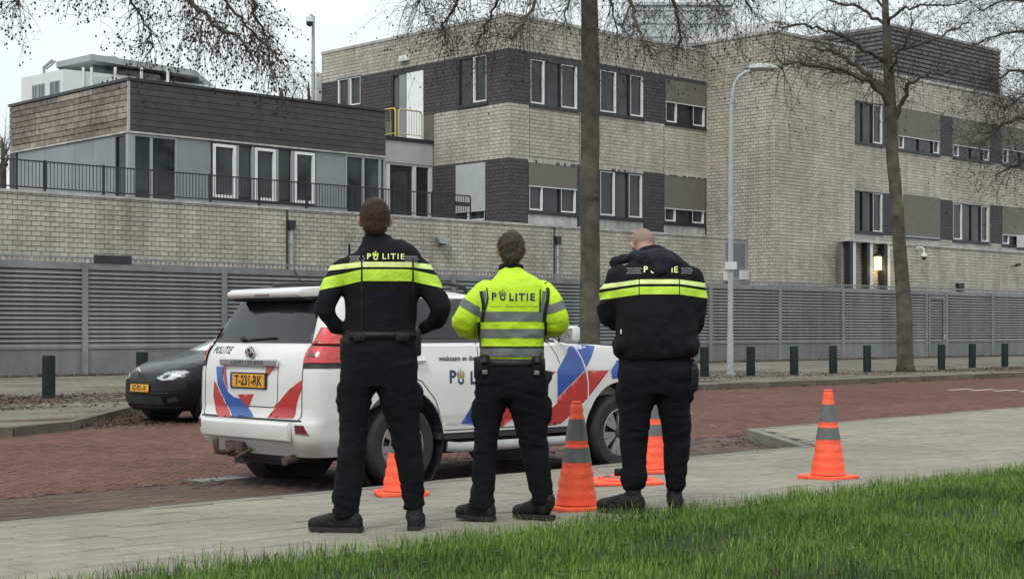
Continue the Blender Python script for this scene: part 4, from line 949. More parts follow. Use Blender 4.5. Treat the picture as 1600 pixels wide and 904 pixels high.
# glazing
def both(name, poly, off, m, g=.06, holes=()):
    decal(name, poly, SIDE, bv, off, m, pc_, g, holes); decal(name, poly, SIDEL, bv, off, m, pc_, g, holes)
sidewin = [(-.55, 1.275), (2.02, 1.275), (1.80, 1.38), (1.36, 1.615), (1.10, 1.65), (-.22, 1.645), (-.44, 1.58)]
both('window_band', sidewin, .004, M_plast)
for wn in ([(-.52, 1.29), (-.10, 1.29), (-.10, 1.63), (-.23, 1.628), (-.41, 1.57)], [(-.04, 1.29), (.84, 1.29), (.84, 1.645), (-.04, 1.64)], [(.92, 1.29), (1.88, 1.29), (1.72, 1.40), (1.32, 1.605), (1.10, 1.64), (.92, 1.642)]):
    both('side_window', wn, .008, M_cg)
decal('rear_window', [(-.73, BT + .02), (.73, BT + .02), (.615, 1.61), (.54, 1.65), (-.54, 1.65), (-.615, 1.61)], REAR, bv, .006, M_cg, pc_, .06)
decal('windscreen', [(-.76, BT + .03), (.76, BT + .03), (.62, 1.66), (-.62, 1.66)], FRONT, bv, .006, M_cg, pc_, .06)
# roof spoiler, rails
q = MB(); q.prism([(-.36, 1.738), (-.60, 1.738), (-.78, 1.722), (-.832, 1.698), (-.826, 1.652), (-.80, 1.642), (-.62, 1.650), (-.50, 1.67)], -.555, .555, 'y')
q.build('roof_spoiler', M_cw, pc_, smooth=True, bevel=.018)
MB().prism([(-.79, 1.641), (-.62, 1.654), (-.66, 1.62), (-.75, 1.616)], -.54, .54, 'y').build('spoiler_underside', M_plast, pc_, bevel=.01)
MB().box(-.836, -.825, -.11, .11, 1.662, 1.676).build('brake_light', M_tl2, pc_)
for s_ in (-1, 1):
    MB().tube([(-.35, s_ * .60, 1.70), (-.28, s_ * .60, 1.775), (.0, s_ * .605, 1.795), (.75, s_ * .60, 1.79), (.98, s_ * .59, 1.765), (1.06, s_ * .585, 1.68)], .020, 8).build('roof_rail', M_plast, pc_, smooth=True)
q = MB(); q.box(.38, .68, -.50, .50, 1.775, 1.82); q.build('light_bar', M_plast, pc_, bevel=.03); MB().box(.40, .66, -.46, .46, 1.745, 1.774).build('light_bar_base', M_plast, pc_)
for s_ in (-1, 1): MB().box(.36, .70, s_ * .28 - .15, s_ * .28 + .15, 1.8205, 1.85).build('light_lens', mat('dark_blue_lens', (.01, .02, .10), .1, .2, 9, coat=1), pc_, bevel=.012)
MB().tube([(-.3, .1, 1.74), (-.42, .1, 1.90)], .008, 6).build('antenna', M_plast, pc_)
# tail lights: wrap round the corner, so a slice of the body pushed outward
def wrap_part(name, z0, z1, x0, y0, off, m, side):
    bm = bmesh.new(); bm.from_mesh(body.data)
    for co, no in (((0, 0, z0), (0, 0, 1)), ((0, 0, z1), (0, 0, -1)), ((x0, 0, 0), (-1, 0, 0)), ((0, y0 * side, 0), (0, side, 0))):
        bmesh.ops.bisect_plane(bm, geom=bm.verts[:] + bm.edges[:] + bm.faces[:], plane_co=co, plane_no=no, clear_inner=True)
    bm.normal_update()
    for v_ in bm.verts: v_.co += v_.normal * off
    me = bpy.data.meshes.new(name); bm.to_mesh(me); bm.free(); me.materials.clear(); me.materials.append(m); me.polygons.foreach_set('use_smooth', [True] * len(me.polygons)); return obj(name, me, None, None, pc_)
for s_ in (-1, 1):
    wrap_part('tail_light_housing', 1.045, 1.385, -.50, .735, .004, M_plast, s_)
    wrap_part('tail_light', 1.235, 1.375, -.60, .745, .016, M_tl, s_)
    wrap_part('tail_light', 1.09, 1.222, -.62, .745, .016, M_tl, s_)
    wrap_part('reverse_light', 1.245, 1.325, -.80, .76, .022, M_tl2, s_); wrap_part('reverse_light', 1.135, 1.20, -.86, .78, .022, M_tl2, s_)
# tailgate seam, chrome bar, handle recess, emblem, plate
tg = [(-.745, .62), (.745, .62), (.745, BT + .01), (-.745, BT + .01)]
def line_decal(pts, wd, frame, off, m, name='seam', bvh=None, parent=None):
    q = []
    for a, b in zip(pts, pts[1:]):
        dx, dy = b[0] - a[0], b[1] - a[1]; L = math.hypot(dx, dy); nx_, ny_ = -dy / L * wd / 2, dx / L * wd / 2; q.append([(a[0] + nx_, a[1] + ny_), (b[0] + nx_, b[1] + ny_), (b[0] - nx_, b[1] - ny_), (a[0] - nx_, a[1] - ny_)])
    V = []; FF = []
    for pl in q:
        L = math.hypot(pl[1][0] - pl[0][0], pl[1][1] - pl[0][1]); k = max(1, int(L / .05)); n0 = len(V)
        for i in range(k + 1): V += [(lerp(pl[0][0], pl[1][0], i / k), lerp(pl[0][1], pl[1][1], i / k)), (lerp(pl[3][0], pl[2][0], i / k), lerp(pl[3][1], pl[2][1], i / k))]
        FF += [(n0 + 2 * i, n0 + 2 * i + 2, n0 + 2 * i + 3, n0 + 2 * i + 1) for i in range(k)]
    P, F_ = project(V, FF, *frame, bvh or bv, off); nn = Vector(frame[3])
    F_ = [t if (P[t[1]] - P[t[0]]).cross(P[t[2]] - P[t[0]]).dot(nn) > 0 else t[::-1] for t in F_]
    return obj(name, P, F_, m, parent or pc_)
line_decal([(-.74, BT), (-.74, .64), (-.70, .605), (.70, .605), (.74, .64), (.74, BT)], .010, REAR, .0022, M_ink)
def rounded(cx, cy, hw, hh, r, n=5):
    o = []
    for sx, sy, a0 in ((1, 1, 0), (-1, 1, 90), (-1, -1, 180), (1, -1, 270)):
        for i in range(n + 1): a = R(a0 + 90 * i / n); o.append((cx + sx * (hw - r) + r * math.cos(a), cy + sy * (hh - r) + r * math.sin(a)))
    return o
ca, cz = rear_px(392, 593); print('plate', ca, cz)
line_decal(rounded(.0, .90, .42, .19, .07) + rounded(.0, .90, .42, .19, .07)[:1], .008, REAR, .002, M_ink)
MB().box(-.985, -.95, -.43, .43, 1.055, 1.115).build('chrome_bar', M_chrome, pc_, bevel=.008)
bbar = BVHTree.FromPolygons([Vector(p) for p in ((-.9855, -.42, 1.05), (-.9855, .42, 1.05), (-.9855, .42, 1.12), (-.9855, -.42, 1.12))], [(0, 1, 2, 3)])
text_decal('LAND CRUISER', .05, (0, 1.085), REAR, bbar, .002, mat('grey_letter', (.12, .12, .12), .4, .1, 9), pc_, sx=1.5, bold=.001)
MB().box(-.974, -.94, -.275, .275, .860, 1.0).build('plate_recess', M_plast, pc_, bevel=.006)
pl = MB().box(-.985, -.9745, -.26, .26, .872, .986).build('licence_plate', M_plate, pc_, bevel=.004)
bpl = BVHTree.FromPolygons([Vector(p) for p in ((-.9855, -.3, .8), (-.9855, .3, .8), (-.9855, .3, 1.1), (-.9855, -.3, 1.1))], [(0, 1, 2, 3)])
text_decal('T-231-RK', .118, (.02, .928), REAR, bpl, .001, M_ink, pl, sx=.86, bold=.0035)
MB().box(-.9862, -.985, .222, .257, .874, .984).build('blue_strip', M_blue, pl)
text_decal('POLITIE', .085, (-.52, 1.185), REAR, bv, .003, M_ink, pc_, sx=.95, bold=.002, shear=.25, spacing=1.15)
em = MB()
for rx, ry, cz_ in ((.062, .048, 0), (.022, .046, 0), (.045, .018, .022)):
    pts = [(-.955 + .02 * 0, rx * math.cos(2 * math.pi * k / 20), 1.165 + cz_ + ry * math.sin(2 * math.pi * k / 20)) for k in range(21)]; em.tube(pts, .007, 6, cap=False)
em.build('emblem', M_chrome, pc_, smooth=True); MB().lathe([(.001, -.947), (.06, -.945)], 20, c=(0, 0, 1.165), axis='x', capped=False).build('emblem_back', M_plast, pc_)
MB().tube([(-.84, .25, 1.285), (-.87, .25, 1.285)], .022, 10).build('wiper_hub', M_plast, pc_); MB().tube([(-.875, .25, 1.285), (-.86, .0, 1.29), (-.85, -.25, 1.30)], .008, 5).build('wiper', M_plast, pc_)
# bumper details and tow hook
MB().prism([(-.98, .425), (-1.025, .44), (-1.035, .575), (-1.01, .592), (-.97, .60)], -.66, .66, 'y').build('bumper_step', M_cw, pc_, bevel=.012, smooth=True)
decal('bumper_groove', rounded(0, .61, .76, .008, .004, 2), REAR, bv, .002, M_ink, pc_, .05)
for s_ in (-1, 1):
    decal('fog_reflector', [(s_ * .70, .50), (s_ * .84, .49), (s_ * .80, .575), (s_ * .69, .575)], REAR, bv, .006, M_tl2, pc_, .04)
q = MB(); q.tube([(-.85, .18, .36), (-1.10, .18, .31), (-1.17, .18, .32), (-1.18, .18, .40)], .026, 8); q.lathe([(.012, .39), (.027, .40), (.027, .43), (.01, .45)], 10, c=(-1.18, .18, 0)); q.box(-1.0, -.86, .05, .31, .30, .40)
q.tube([(-.95, -.02, .34), (-1.06, -.04, .30), (-1.05, .05, .27)], .018, 6); q.build('tow_hitch', mat('rusty_steel', (.07, .045, .035), .7, .4, 20), pc_, smooth=True)
MB().tube([(-.80, -.55, .30), (-1.0, -.58, .27)], .035, 10).build('exhaust_pipe', mat('rusty_steel', (.07, .045, .035)), pc_, smooth=True)
# door seams, handles, fuel flap
for pts in ([(.86, .46), (.875, .70), (.875, 1.26)], [(1.86, .47), (1.92, .60), (1.93, .95), (1.88, 1.12), (1.78, 1.26)], [(.42, .60), (.36, .75), (.20, .92), (-.02, 1.0), (-.08, 1.26)], [(.42, .48), (1.86, .475)], ):
    line_decal(pts, .009, SIDE, .0015, M_ink); line_decal(pts, .009, SIDEL, .0015, M_ink)
line_decal([(-.72, 1.262), (1.9, 1.262)], .018, SIDE, .003, M_plast, 'belt_trim'); line_decal([(-.72, 1.262), (1.9, 1.262)], .018, SIDEL, .003, M_plast, 'belt_trim')
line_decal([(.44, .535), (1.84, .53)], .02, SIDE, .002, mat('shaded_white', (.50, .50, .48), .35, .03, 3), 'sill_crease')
for x in (.12, 1.08):
    for s_ in (-1, 1):
        MB().tube([(x - .10, s_ * .925, 1.095), (x - .07, s_ * .965, 1.10), (x + .08, s_ * .965, 1.10), (x + .12, s_ * .925, 1.095)], .016, 8, flat=1.3).build('door_handle', M_cw, pc_, smooth=True)
        decal('handle_cup', rounded(x + .01, 1.09, .09, .028, .02), SIDE if s_ < 0 else SIDEL, bv, .0018, M_zinc, pc_, .03)
for s_ in (-1, 1):
    q = MB(); q.obox((1.93, s_ * 1.04, 1.33), (.05, 0, .0), (0, .095, 0), (0, 0, .075)); mo = q.build('door_mirror', M_cw, pc_, bevel=.03, smooth=True); MB().box(1.87, 1.879, s_ * 1.04 - .075, s_ * 1.04 + .075, 1.26, 1.38).build('mirror_glass', M_lens, mo); MB().obox((1.95, s_ * .93, 1.27), (.03, 0, 0), (0, .05, 0), (0, 0, .02)).build('mirror_stalk', M_plast, mo)
# livery, read off the flank of the car
def sp_(pts): return [side_px(x, y) for x, y in pts]
def liv(name, pts, m, off=.003, lpts=None):
    P_ = sp_(pts); decal(name, P_, SIDE, bv, off, m, pc_, .05)
    decal(name, [(a, b) for a, b in P_], SIDEL, bv, off, m, pc_, .05)
LB = [(889, 548.5), (869.4, 578), (869.4, 622), (913.8, 577.5), (909.7, 560), (900, 541), (894, 541)]
liv('blue_stripe', LB, M_blue); liv('blue_stripe', [(900, 536.5), (936, 540), (926, 560), (916, 575), (911, 561), (902, 543)], M_blue)
liv('red_stripe', [(869.4, 624), (914.4, 579), (918, 598), (918, 623), (901, 640), (878, 662), (846, 662.5), (858, 640), (869.4, 628)], M_red)
liv('red_stripe', [(917, 579), (953.5, 578.5), (920, 620.5), (920.5, 598)], M_red)
liv('blue_stripe', [(967, 562), (955.5, 578), (957, 591.5), (975, 590), (1000, 600), (1008, 602), (1006, 572), (990, 566)], M_blue)
liv('red_stripe', [(868, 580), (800, 580), (748, 664), (786, 667), (806, 650)], M_red); liv('blue_stripe', [(797, 582), (764, 583), (722, 661), (745, 664)], M_blue)
def wl_(pts): line_decal(sp_(pts), .013, SIDE, .0045, M_cladp, 'white_piping')
wl_([(889, 548.5), (869.4, 578), (869.4, 628), (857, 640), (845, 664)]); wl_([(936, 540), (926, 560), (916, 576), (954, 576.5)]); wl_([(966, 559), (954.5, 577), (920, 621), (901, 641), (878, 664)]); wl_([(902, 540), (911, 561), (917, 580), (919, 598), (919, 624)])
a_, b_ = side_px(743, 588.5); a0_, b0_ = side_px(702, 590.5); sz = .135
FT = SIDE
def flame_logo(cx, cy, s, frame, bvh, off, m1, m2, parent, rot=0):
    cr_, sr_ = math.cos(rot), math.sin(rot)
    def T(pts): return [(cx + (x * cr_ - y * sr_) * s, cy + (x * sr_ + y * cr_) * s) for x, y in pts]
    ring = [(.42 * math.cos(R(200 + 280 * i / 14 - 10)), .42 * math.sin(R(200 + 280 * i / 14 - 10)) - .25) for i in range(15)]
    inner = [(.22 * math.cos(R(470 - 280 * i / 14)), .22 * math.sin(R(470 - 280 * i / 14)) - .20) for i in range(15)]
    ring = [(.42 * math.cos(R(150 + 240 * i / 14)), .42 * math.sin(R(150 + 240 * i / 14)) - .25) for i in range(15)]; inner = [(.22 * math.cos(R(390 - 240 * i / 14)), .22 * math.sin(R(390 - 240 * i / 14)) - .22) for i in range(15)]
    decal('flame_emblem_ring', T(ring + inner), frame, bvh, off, m1, parent, .1 * s + .01)
    for pts in ([(-.45, .0), (-.6, .45), (-.3, .85), (-.32, .45), (-.12, .1), (-.2, -.02)], [(-.14, .0), (-.22, .5), (.05, 1.15), (.02, .6), (.2, .25), (.1, -.03)], [(.16, .0), (.28, .42), (.12, .8), (.5, .5), (.52, .15), (.36, -.02)]):
        decal('flame_emblem_tongue', T(pts), frame, bvh, off, m2, parent, .12 * s + .01)
X0, Z0 = side_px(702.5, 584); xl_, _ = side_px(737, 584)
text_decal('P', .155, (side_px(707, 589)[0], side_px(707, 589)[1]), SIDE, bv, .004, M_navy, pc_, bold=.004)
flame_logo(side_px(720, 590)[0], side_px(720, 590)[1], .085, SIDE, bv, .004, M_navy, M_gold, pc_)
text_decal('LITIE', .155, (side_px(755, 590)[0], side_px(771, 590)[1]), SIDE, bv, .004, M_navy, pc_, bold=.004, spacing=1.0)
text_decal('waakzaam en dienstbaar', .062, (side_px(728, 560.5)[0], side_px(728, 559.5)[1]), SIDE, bv, .004, M_ink, pc_, bold=.001)
def rp_(pts): return [rear_px(x, y) for x, y in pts]
def rdec(name, pts, m, off=.0032): decal(name, rp_(pts), REAR, bv, off, m, pc_, .04)
rdec('blue_stripe', [(334.5, 572), (346, 572), (347, 592), (356, 612), (366, 620), (376, 622), (400, 650.5), (366, 650), (352, 628), (338, 600)], M_blue)
rdec('red_stripe', [(332, 594), (336, 600), (351, 629), (364, 650), (345, 650), (336, 642), (331, 620)], M_red); rdec('red_stripe', [(346.5, 572), (351, 572), (353, 590), (356, 610), (349, 594)], M_red)
rdec('red_stripe', [(371, 616), (397, 615), (388, 638), (377, 623)], M_red); rdec('red_stripe', [(468, 592), (467, 606), (460, 630), (457, 653.5), (420, 652), (434, 628), (450, 607)], M_red); rdec('red_stripe', [(414, 573), (428, 573), (420, 585), (414, 590)], M_red)
# front end (turned away from us): grille, lamps
decal('grille', rounded(0, .95, .42, .16, .06), FRONT, bv, .01, M_plast, pc_, .06)
for s_ in (-1, 1): decal('headlight', [(s_ * .46, .92), (s_ * .86, .95), (s_ * .86, 1.08), (s_ * .48, 1.08)], FRONT, bv, .01, M_lens, pc_, .05)
for i in range(5): MB().box(3.52, 3.55, -.36 + i * .17, -.32 + i * .17, .82, 1.08).build('grille_bar', M_chrome, pc_)
decal('mud_flap', [(-.44, .25), (-.42, .25), (-.42, .5), (-.44, .5)], SIDE, bv, .0, M_plast, pc_, .1)
for x in (-.50, WB - .50):
    for s_ in (-1, 1): MB().box(x, x + .02, s_ * .80 - .13, s_ * .80 + .13, .14, .46).build('mud_flap', M_plast, pc_)
# ---------------- black hatchback, nose towards us
BP = ROT + math.pi; bs, bd = 12.1, 20.75
bo = W(bs + .78, bd, 0); bc = thing('black_car', 'black hatchback parked nose first behind the white police car', 'car', bo, BP)
tb = [(.18, -3.15, .70, .76, .2, .30), (.28, -3.20, .755, .83, .2, .32), (.40, -3.25, .78, .86, .2, .34), (.55, -3.27, .77, .87, .2, .34), (.66, -3.26, .75, .872, .2, .34), (.74, -3.22, .70, .868, .2, .34), (.81, -3.2, .60, .855, .2, .33), (.885, -3.18, .42, .83, .2, .3),
      (.955, -3.15, .12, .80, .2, .26), (1.01, -3.12, -.12, .78, .2, .2), (1.045, -3.1, -.27, .765, .2, .16), (1.08, -3.08, -.36, .75, .2, .14), (1.22, -2.95, -.72, .68, .22, .12), (1.37, -2.75, -1.04, .61, .22, .12), (1.44, -2.55, -1.24, .55, .22, .1), (1.475, -2.3, -1.55, .44, .22, .1)]
zb_ = [.18, .22, .28, .34, .40, .48, .55, .61, .66, .70, .74, .77, .80, .83, .86, .885, .91, .93, .955, .98, 1.01, 1.03, 1.045, 1.06, 1.08, 1.14, 1.20, 1.26, 1.31, 1.35, 1.39, 1.42, 1.45, 1.475]
bb = slice_body(tb, zb_, bulge_f=.20).build('body', M_cb, bc, smooth=True); bb.parent = None
boolean_cut(bb, [arch_cut(x, y0, y1, .35, .31) for x in (-.05, -2.55) for y0, y1 in ((-1.2, -.58), (.58, 1.2))]); bb.parent = bc; bvb = bvh_of(bb)
for x in (-.05, -2.55):
    for s_ in (-1, 1):
        MB().lathe([(.345, s_ * .84), (.345, s_ * .58), (.02, s_ * .579)], 30, c=(x, 0, .31), axis='y', capped=False).build('wheel_arch_liner', M_plast, bc); wheel(bc, x, s_ * .745, .305, .19, .19, s_, 5)
def bdec(name, pts, m, off=.004, fr_=FRONT, g=.04): return decal(name, pts, fr_, bvb, off, m, bc, g)
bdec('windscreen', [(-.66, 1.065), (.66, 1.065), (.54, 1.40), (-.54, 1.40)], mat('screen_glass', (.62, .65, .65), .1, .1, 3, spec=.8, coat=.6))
for s_, fr_ in ((-1, SIDE), (1, SIDEL)):
    bdec('side_window', [(-.60, 1.07), (-2.9, 1.07), (-2.7, 1.32), (-1.15, 1.36)], M_cg, fr_=fr_)
    bdec('headlight', [(s_ * .38, .668), (s_ * .50, .632), (s_ * .67, .648), (s_ * .80, .755), (s_ * .72, .785), (s_ * .52, .765)], M_lens, .006); hl = bdec('headlight_trim', [(s_ * .36, .66), (s_ * .50, .622), (s_ * .68, .638), (s_ * .82, .765), (s_ * .72, .797), (s_ * .51, .777)], M_plast, .004)
    bdec('headlight_reflector', [(s_ * .50, .665), (s_ * .58, .662), (s_ * .60, .72), (s_ * .52, .71)], M_rimd, .009, g=.02); bdec('daylight_strip', [(s_ * .50, .650), (s_ * .655, .663), (s_ * .655, .672), (s_ * .50, .66)], M_white, .010, g=.02)
    bdec('headlight_reflector', [(s_ * .63, .69), (s_ * .69, .71), (s_ * .69, .745), (s_ * .63, .735)], M_white, .009, g=.02)
    bdec('fog_light', [(s_ * .58, .30), (s_ * .74, .33), (s_ * .72, .40), (s_ * .60, .38)], M_plast, .005)
    MB().obox((-.95, s_ * .84, 1.03), (.05, 0, 0), (0, .08, 0), (0, 0, .055)).build('door_mirror', M_cb, bc, bevel=.02, smooth=True)
bdec('grille', [(-.36, .60), (.36, .60), (.40, .72), (.30, .745), (-.30, .745), (-.40, .72)], M_plast, .004)
for i in range(9): bdec('grille_bar', [(-.32 + i * .075, .612), (-.305 + i * .075, .612), (-.305 + i * .075, .735), (-.32 + i * .075, .735)], M_rimd, .010, g=.05)
bdec('lower_grille', [(-.52, .27), (.52, .27), (.50, .40), (-.50, .40)], M_plast, .004); bdec('front_spoiler', [(-.70, .225), (.70, .225), (.74, .255), (-.74, .255)], M_rimd, .012)
bdec('bumper_crease', [(-.62, .445), (.62, .445), (.62, .452), (-.62, .452)], M_rimd, .004)
bpl2 = bdec('licence_plate', [(-.26, .46), (.26, .46), (.26, .57), (-.26, .57)], M_plate, .022, g=.2); bvp = bvh_of(bpl2)
text_decal('RZ-921-X', .105, (.0, .515), FRONT, bvp, .002, M_ink, bpl2, sx=.88, bold=.003)
MB().lathe([(.001, .815), (.055, .81), (.06, .79)], 20, c=(0, 0, .755), axis='x', capped=False).build('bonnet_badge', M_chrome, bc, smooth=True)
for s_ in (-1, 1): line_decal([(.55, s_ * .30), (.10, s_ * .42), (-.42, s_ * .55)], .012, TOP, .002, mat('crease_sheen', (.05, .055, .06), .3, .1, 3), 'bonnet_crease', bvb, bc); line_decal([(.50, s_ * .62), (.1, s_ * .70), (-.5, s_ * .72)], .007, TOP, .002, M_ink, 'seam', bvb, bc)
for s_ in (-1, 1): MB().tube([(-.53, s_ * .1, 1.0), (-.60, s_ * .35, 1.04), (-.62, s_ * .6, 1.06)], .008, 5).build('wiper', M_plast, bc)
# ================================================================ PEOPLE
M_skin = mat('skin', (.42, .24, .175), .5, .10, 12, bump=.1, bscale=80)
M_cloth = mat('black_navy_cloth', (.0062, .0070, .0088), .9, .35, 5, bump=.6, bscale=90, spec=.22)
M_trs = mat('dark_trouser_cloth', (.0046, .0056, .0078), .92, .4, 6, bump=.6, bscale=110, spec=.2)
M_hiv = mat('hi_vis_yellow', (.50, .72, .012), .65, .10, 7, bump=.35, bscale=40)
M_band = mat('lime_band', (.44, .66, .03), .55, .12, 14, bump=.3, bscale=60)
M_bandw = mat('pale_lime_band', (.62, .74, .25), .5, .12, 14)
M_refl = mat('grey_reflective', (.125, .138, .13), .55, .14, 16, bump=.2, bscale=60)
M_boot = mat('worn_black_leather', (.0095, .0085, .0075), .65, .4, 14, bump=.5, bscale=50, spec=.3)
M_sole = mat('boot_sole', (.016, .015, .014), .85, .2, 14)
M_hair = mat('auburn_hair', (.055, .022, .013), .6, .5, 40, bump=1, bscale=150)
M_hairg = mat('greying_brown_hair', (.085, .062, .044), .7, .6, 60, bump=1, bscale=150)
M_gear = mat('black_gear', (.008, .0085, .0095), .5, .3, 9, bump=.3, spec=.3)
def evalmesh(o):
    dg = bpy.context.evaluated_depsgraph_get(); dg.update(); me = bpy.data.meshes.new_from_object(o.evaluated_get(dg)); return me
def loft(q, secs, n=20, dome=True):
    """secs: (centre, rx, ry) ellipses; planes perpendicular to the path are approximated by u, v axes. Each sec may hold its own (u, v)."""
    base = len(q.v); m_ = len(secs); C_ = [Vector(s[0]) for s in secs]
    for i, s in enumerate(secs):
        t = (C_[min(i + 1, m_ - 1)] - C_[max(i - 1, 0)]).normalized()
        if len(s) > 3: u = Vector(s[3])
        else: u = Vector((1, 0, 0))
        u = (u - t * u.dot(t)); u = u.normalized() if u.length > .05 else Vector((0, 1, 0)); v = t.cross(u)
        p_ = s[4] if len(s) > 4 else 2.0
        for k in range(n):
            a = 2 * math.pi * k / n; c, sn = math.cos(a), math.sin(a); e = 2 / p_
            q.v.append(C_[i] + u * (math.copysign(abs(c) ** e, c) * s[1]) + v * (math.copysign(abs(sn) ** e, sn) * s[2]))
    for i in range(m_ - 1):
        for k in range(n): a = base + i * n + k; b = base + i * n + (k + 1) % n; q.f.append((a, b, b + n, a + n))
    q.f.append(tuple(base + k for k in reversed(range(n)))); q.f.append(tuple(base + (m_ - 1) * n + k for k in range(n)))
def ellipsoid(q, c, r, rot=None, n=16, m_=10):
    base = len(q.v); c = Vector(c); M_ = rot.to_matrix() if rot else Matrix.Identity(3)
    for i in range(m_ + 1):
        th = math.pi * (i + .02) / (m_ + .04) 
        for k in range(n): a = 2 * math.pi * k / n; q.v.append(c + M_ @ Vector((r[0] * math.sin(th) * math.cos(a), r[1] * math.sin(th) * math.sin(a), r[2] * math.cos(th))))
    for i in range(m_):
        for k in range(n): a = base + i * n + k; b = base + i * n + (k + 1) % n; q.f.append((a, b, b + n, a + n))
    q.f.append(tuple(base + k for k in reversed(range(n)))); q.f.append(tuple(base + m_ * n + k for k in range(n)))
def limb(q, pts, radii, n=14, flat=1.0, cap=True, sub=4):
    # smooth Catmull-Rom path through the joints
    P = [Vector(p) for p in pts]; rr = radii; out = []; ro = []
    for i in range(len(P) - 1):
        p0 = P[max(i - 1, 0)]; p1 = P[i]; p2 = P[i + 1]; p3 = P[min(i + 2, len(P) - 1)]
        for k in range(sub):
            t = k / sub; out.append(.5 * ((2 * p1) + (-p0 + p2) * t + (2 * p0 - 5 * p1 + 4 * p2 - p3) * t * t + (-p0 + 3 * p1 - 3 * p2 + p3) * t ** 3)); ro.append(lerp(rr[i], rr[i + 1], t))
    out.append(P[-1]); ro.append(rr[-1])
    if cap:
        d0 = (out[0] - out[1]).normalized(); d1 = (out[-1] - out[-2]).normalized()
        out = [out[0] + d0 * ro[0] * .8, out[0] + d0 * ro[0] * .5] + out + [out[-1] + d1 * ro[-1] * .5, out[-1] + d1 * ro[-1] * .8]; ro = [ro[0] * .45, ro[0] * .8] + ro + [ro[-1] * .8, ro[-1] * .45]
    q.tube(out, ro, n, flat=flat)
def fuse(q, name, m, parent, voxel=.012, smooth=2, wrinkle=None, adapt=0):
    me = bpy.data.meshes.new(name); me.from_pydata([tuple(p) for p in q.v], [], q.f)
    bm = bmesh.new(); bm.from_mesh(me); bmesh.ops.recalc_face_normals(bm, faces=bm.faces); bm.to_mesh(me); bm.free()
    o = bpy.data.objects.new(name, me); COL.objects.link(o)
    md = o.modifiers.new('r', 'REMESH'); md.mode = 'VOXEL'; md.voxel_size = voxel; md.adaptivity = adapt
    if smooth: ms = o.modifiers.new('s', 'SMOOTH'); ms.factor = .5; ms.iterations = smooth
    me2 = evalmesh(o); bpy.data.objects.remove(o)
    if wrinkle:
        n = len(me2.vertices); co = np.empty(n * 3); me2.vertices.foreach_get('co', co); no = np.empty(n * 3); me2.vertices.foreach_get('normal', no); co = co.reshape(-1, 3); no = no.reshape(-1, 3)
        off = np.array([wrinkle(Vector(c)) for c in co]); co += no * off[:, None]; me2.vertices.foreach_set('co', co.ravel())
    me2.materials.clear(); me2.materials.append(m); me2.polygons.foreach_set('use_smooth', [True] * len(me2.polygons)); me2.update()
    return obj(name, me2, None, None, parent)
def cloth_noise(amp, sc, zs=1.0, seed=0, focus=None):
    def fn(c):
        p = Vector((c.x * sc + seed, c.y * sc, c.z * sc * zs)); p += noise.noise_vector(p * .6) * .6
        v = 1 - abs(noise.noise(p)) * 2.2; w = noise.noise(p * 2.3 + Vector((5, 0, 0))) * .4
        a = amp * (focus(c) if focus else 1); return (v - .5 + w) * a
    return fn
def band(src, name, planes, off, m, parent):
    bm = bmesh.new(); bm.from_mesh(src.data)
    for co, no in planes: bmesh.ops.bisect_plane(bm, geom=bm.verts[:] + bm.edges[:] + bm.faces[:], plane_co=co, plane_no=[-x for x in no], clear_outer=True)
    bm.normal_update()
    if not bm.verts: bm.free(); return None
    for v_ in bm.verts: v_.co += v_.normal * off
    me = bpy.data.meshes.new(name); bm.to_mesh(me); bm.free(); me.materials.clear(); me.materials.append(m); me.polygons.foreach_set('use_smooth', [True] * len(me.polygons)); return obj(name, me, None, None, parent)
BACK = ((0, 0, 0), (1, 0, 0), (0, 0, 1), (0, -1, 0))
def hand(q, wrist, dirv, palmn, side, curl=.7, grip=None):
    """palm, four unequal bent fingers and a thumb from the side of the palm"""
    d = Vector(dirv).normalized(); n = Vector(palmn); n = (n - d * n.dot(d)).normalized(); s = d.cross(n) * side; w = Vector(wrist)
    limb(q, [w - d * .03, w + d * .02], [.027, .030], 10, flat=.75)
    secs = [(w + d * t, a, b, s, 2.6) for t, a, b in ((-.01, .028, .020), (.02, .036, .018), (.06, .043, .016), (.095, .041, .014))]; loft(q, secs, 14)
    for i, (o_, L) in enumerate(((-.031, .070), (-.0105, .080), (.0105, .075), (.030, .060))):
        b0 = w + d * .088 + s * o_; a = curl * (1 + .08 * i); p = [b0]; dd = d.copy(); seg = (.42, .32, .26)
        for k, f_ in enumerate(seg):
            ang = a * (.5 + .35 * k); dd = (dd * math.cos(ang) + n * math.sin(ang)).normalized(); p.append(p[-1] + dd * L * f_)
        limb(q, [b0 - d * .02] + p, [.0095, .0095, .009, .0082, .007], 8, sub=2)
    b0 = w + d * .025 - s * .032; t1 = (d * .6 - s * .75 + n * .35).normalized(); t2 = (d * .85 - s * .25 + n * .55).normalized(); limb(q, [b0, b0 + t1 * .035, b0 + t1 * .035 + t2 * .030, b0 + t1 * .035 + t2 * .052], [.014, .0125, .0105, .0085], 8, sub=2)
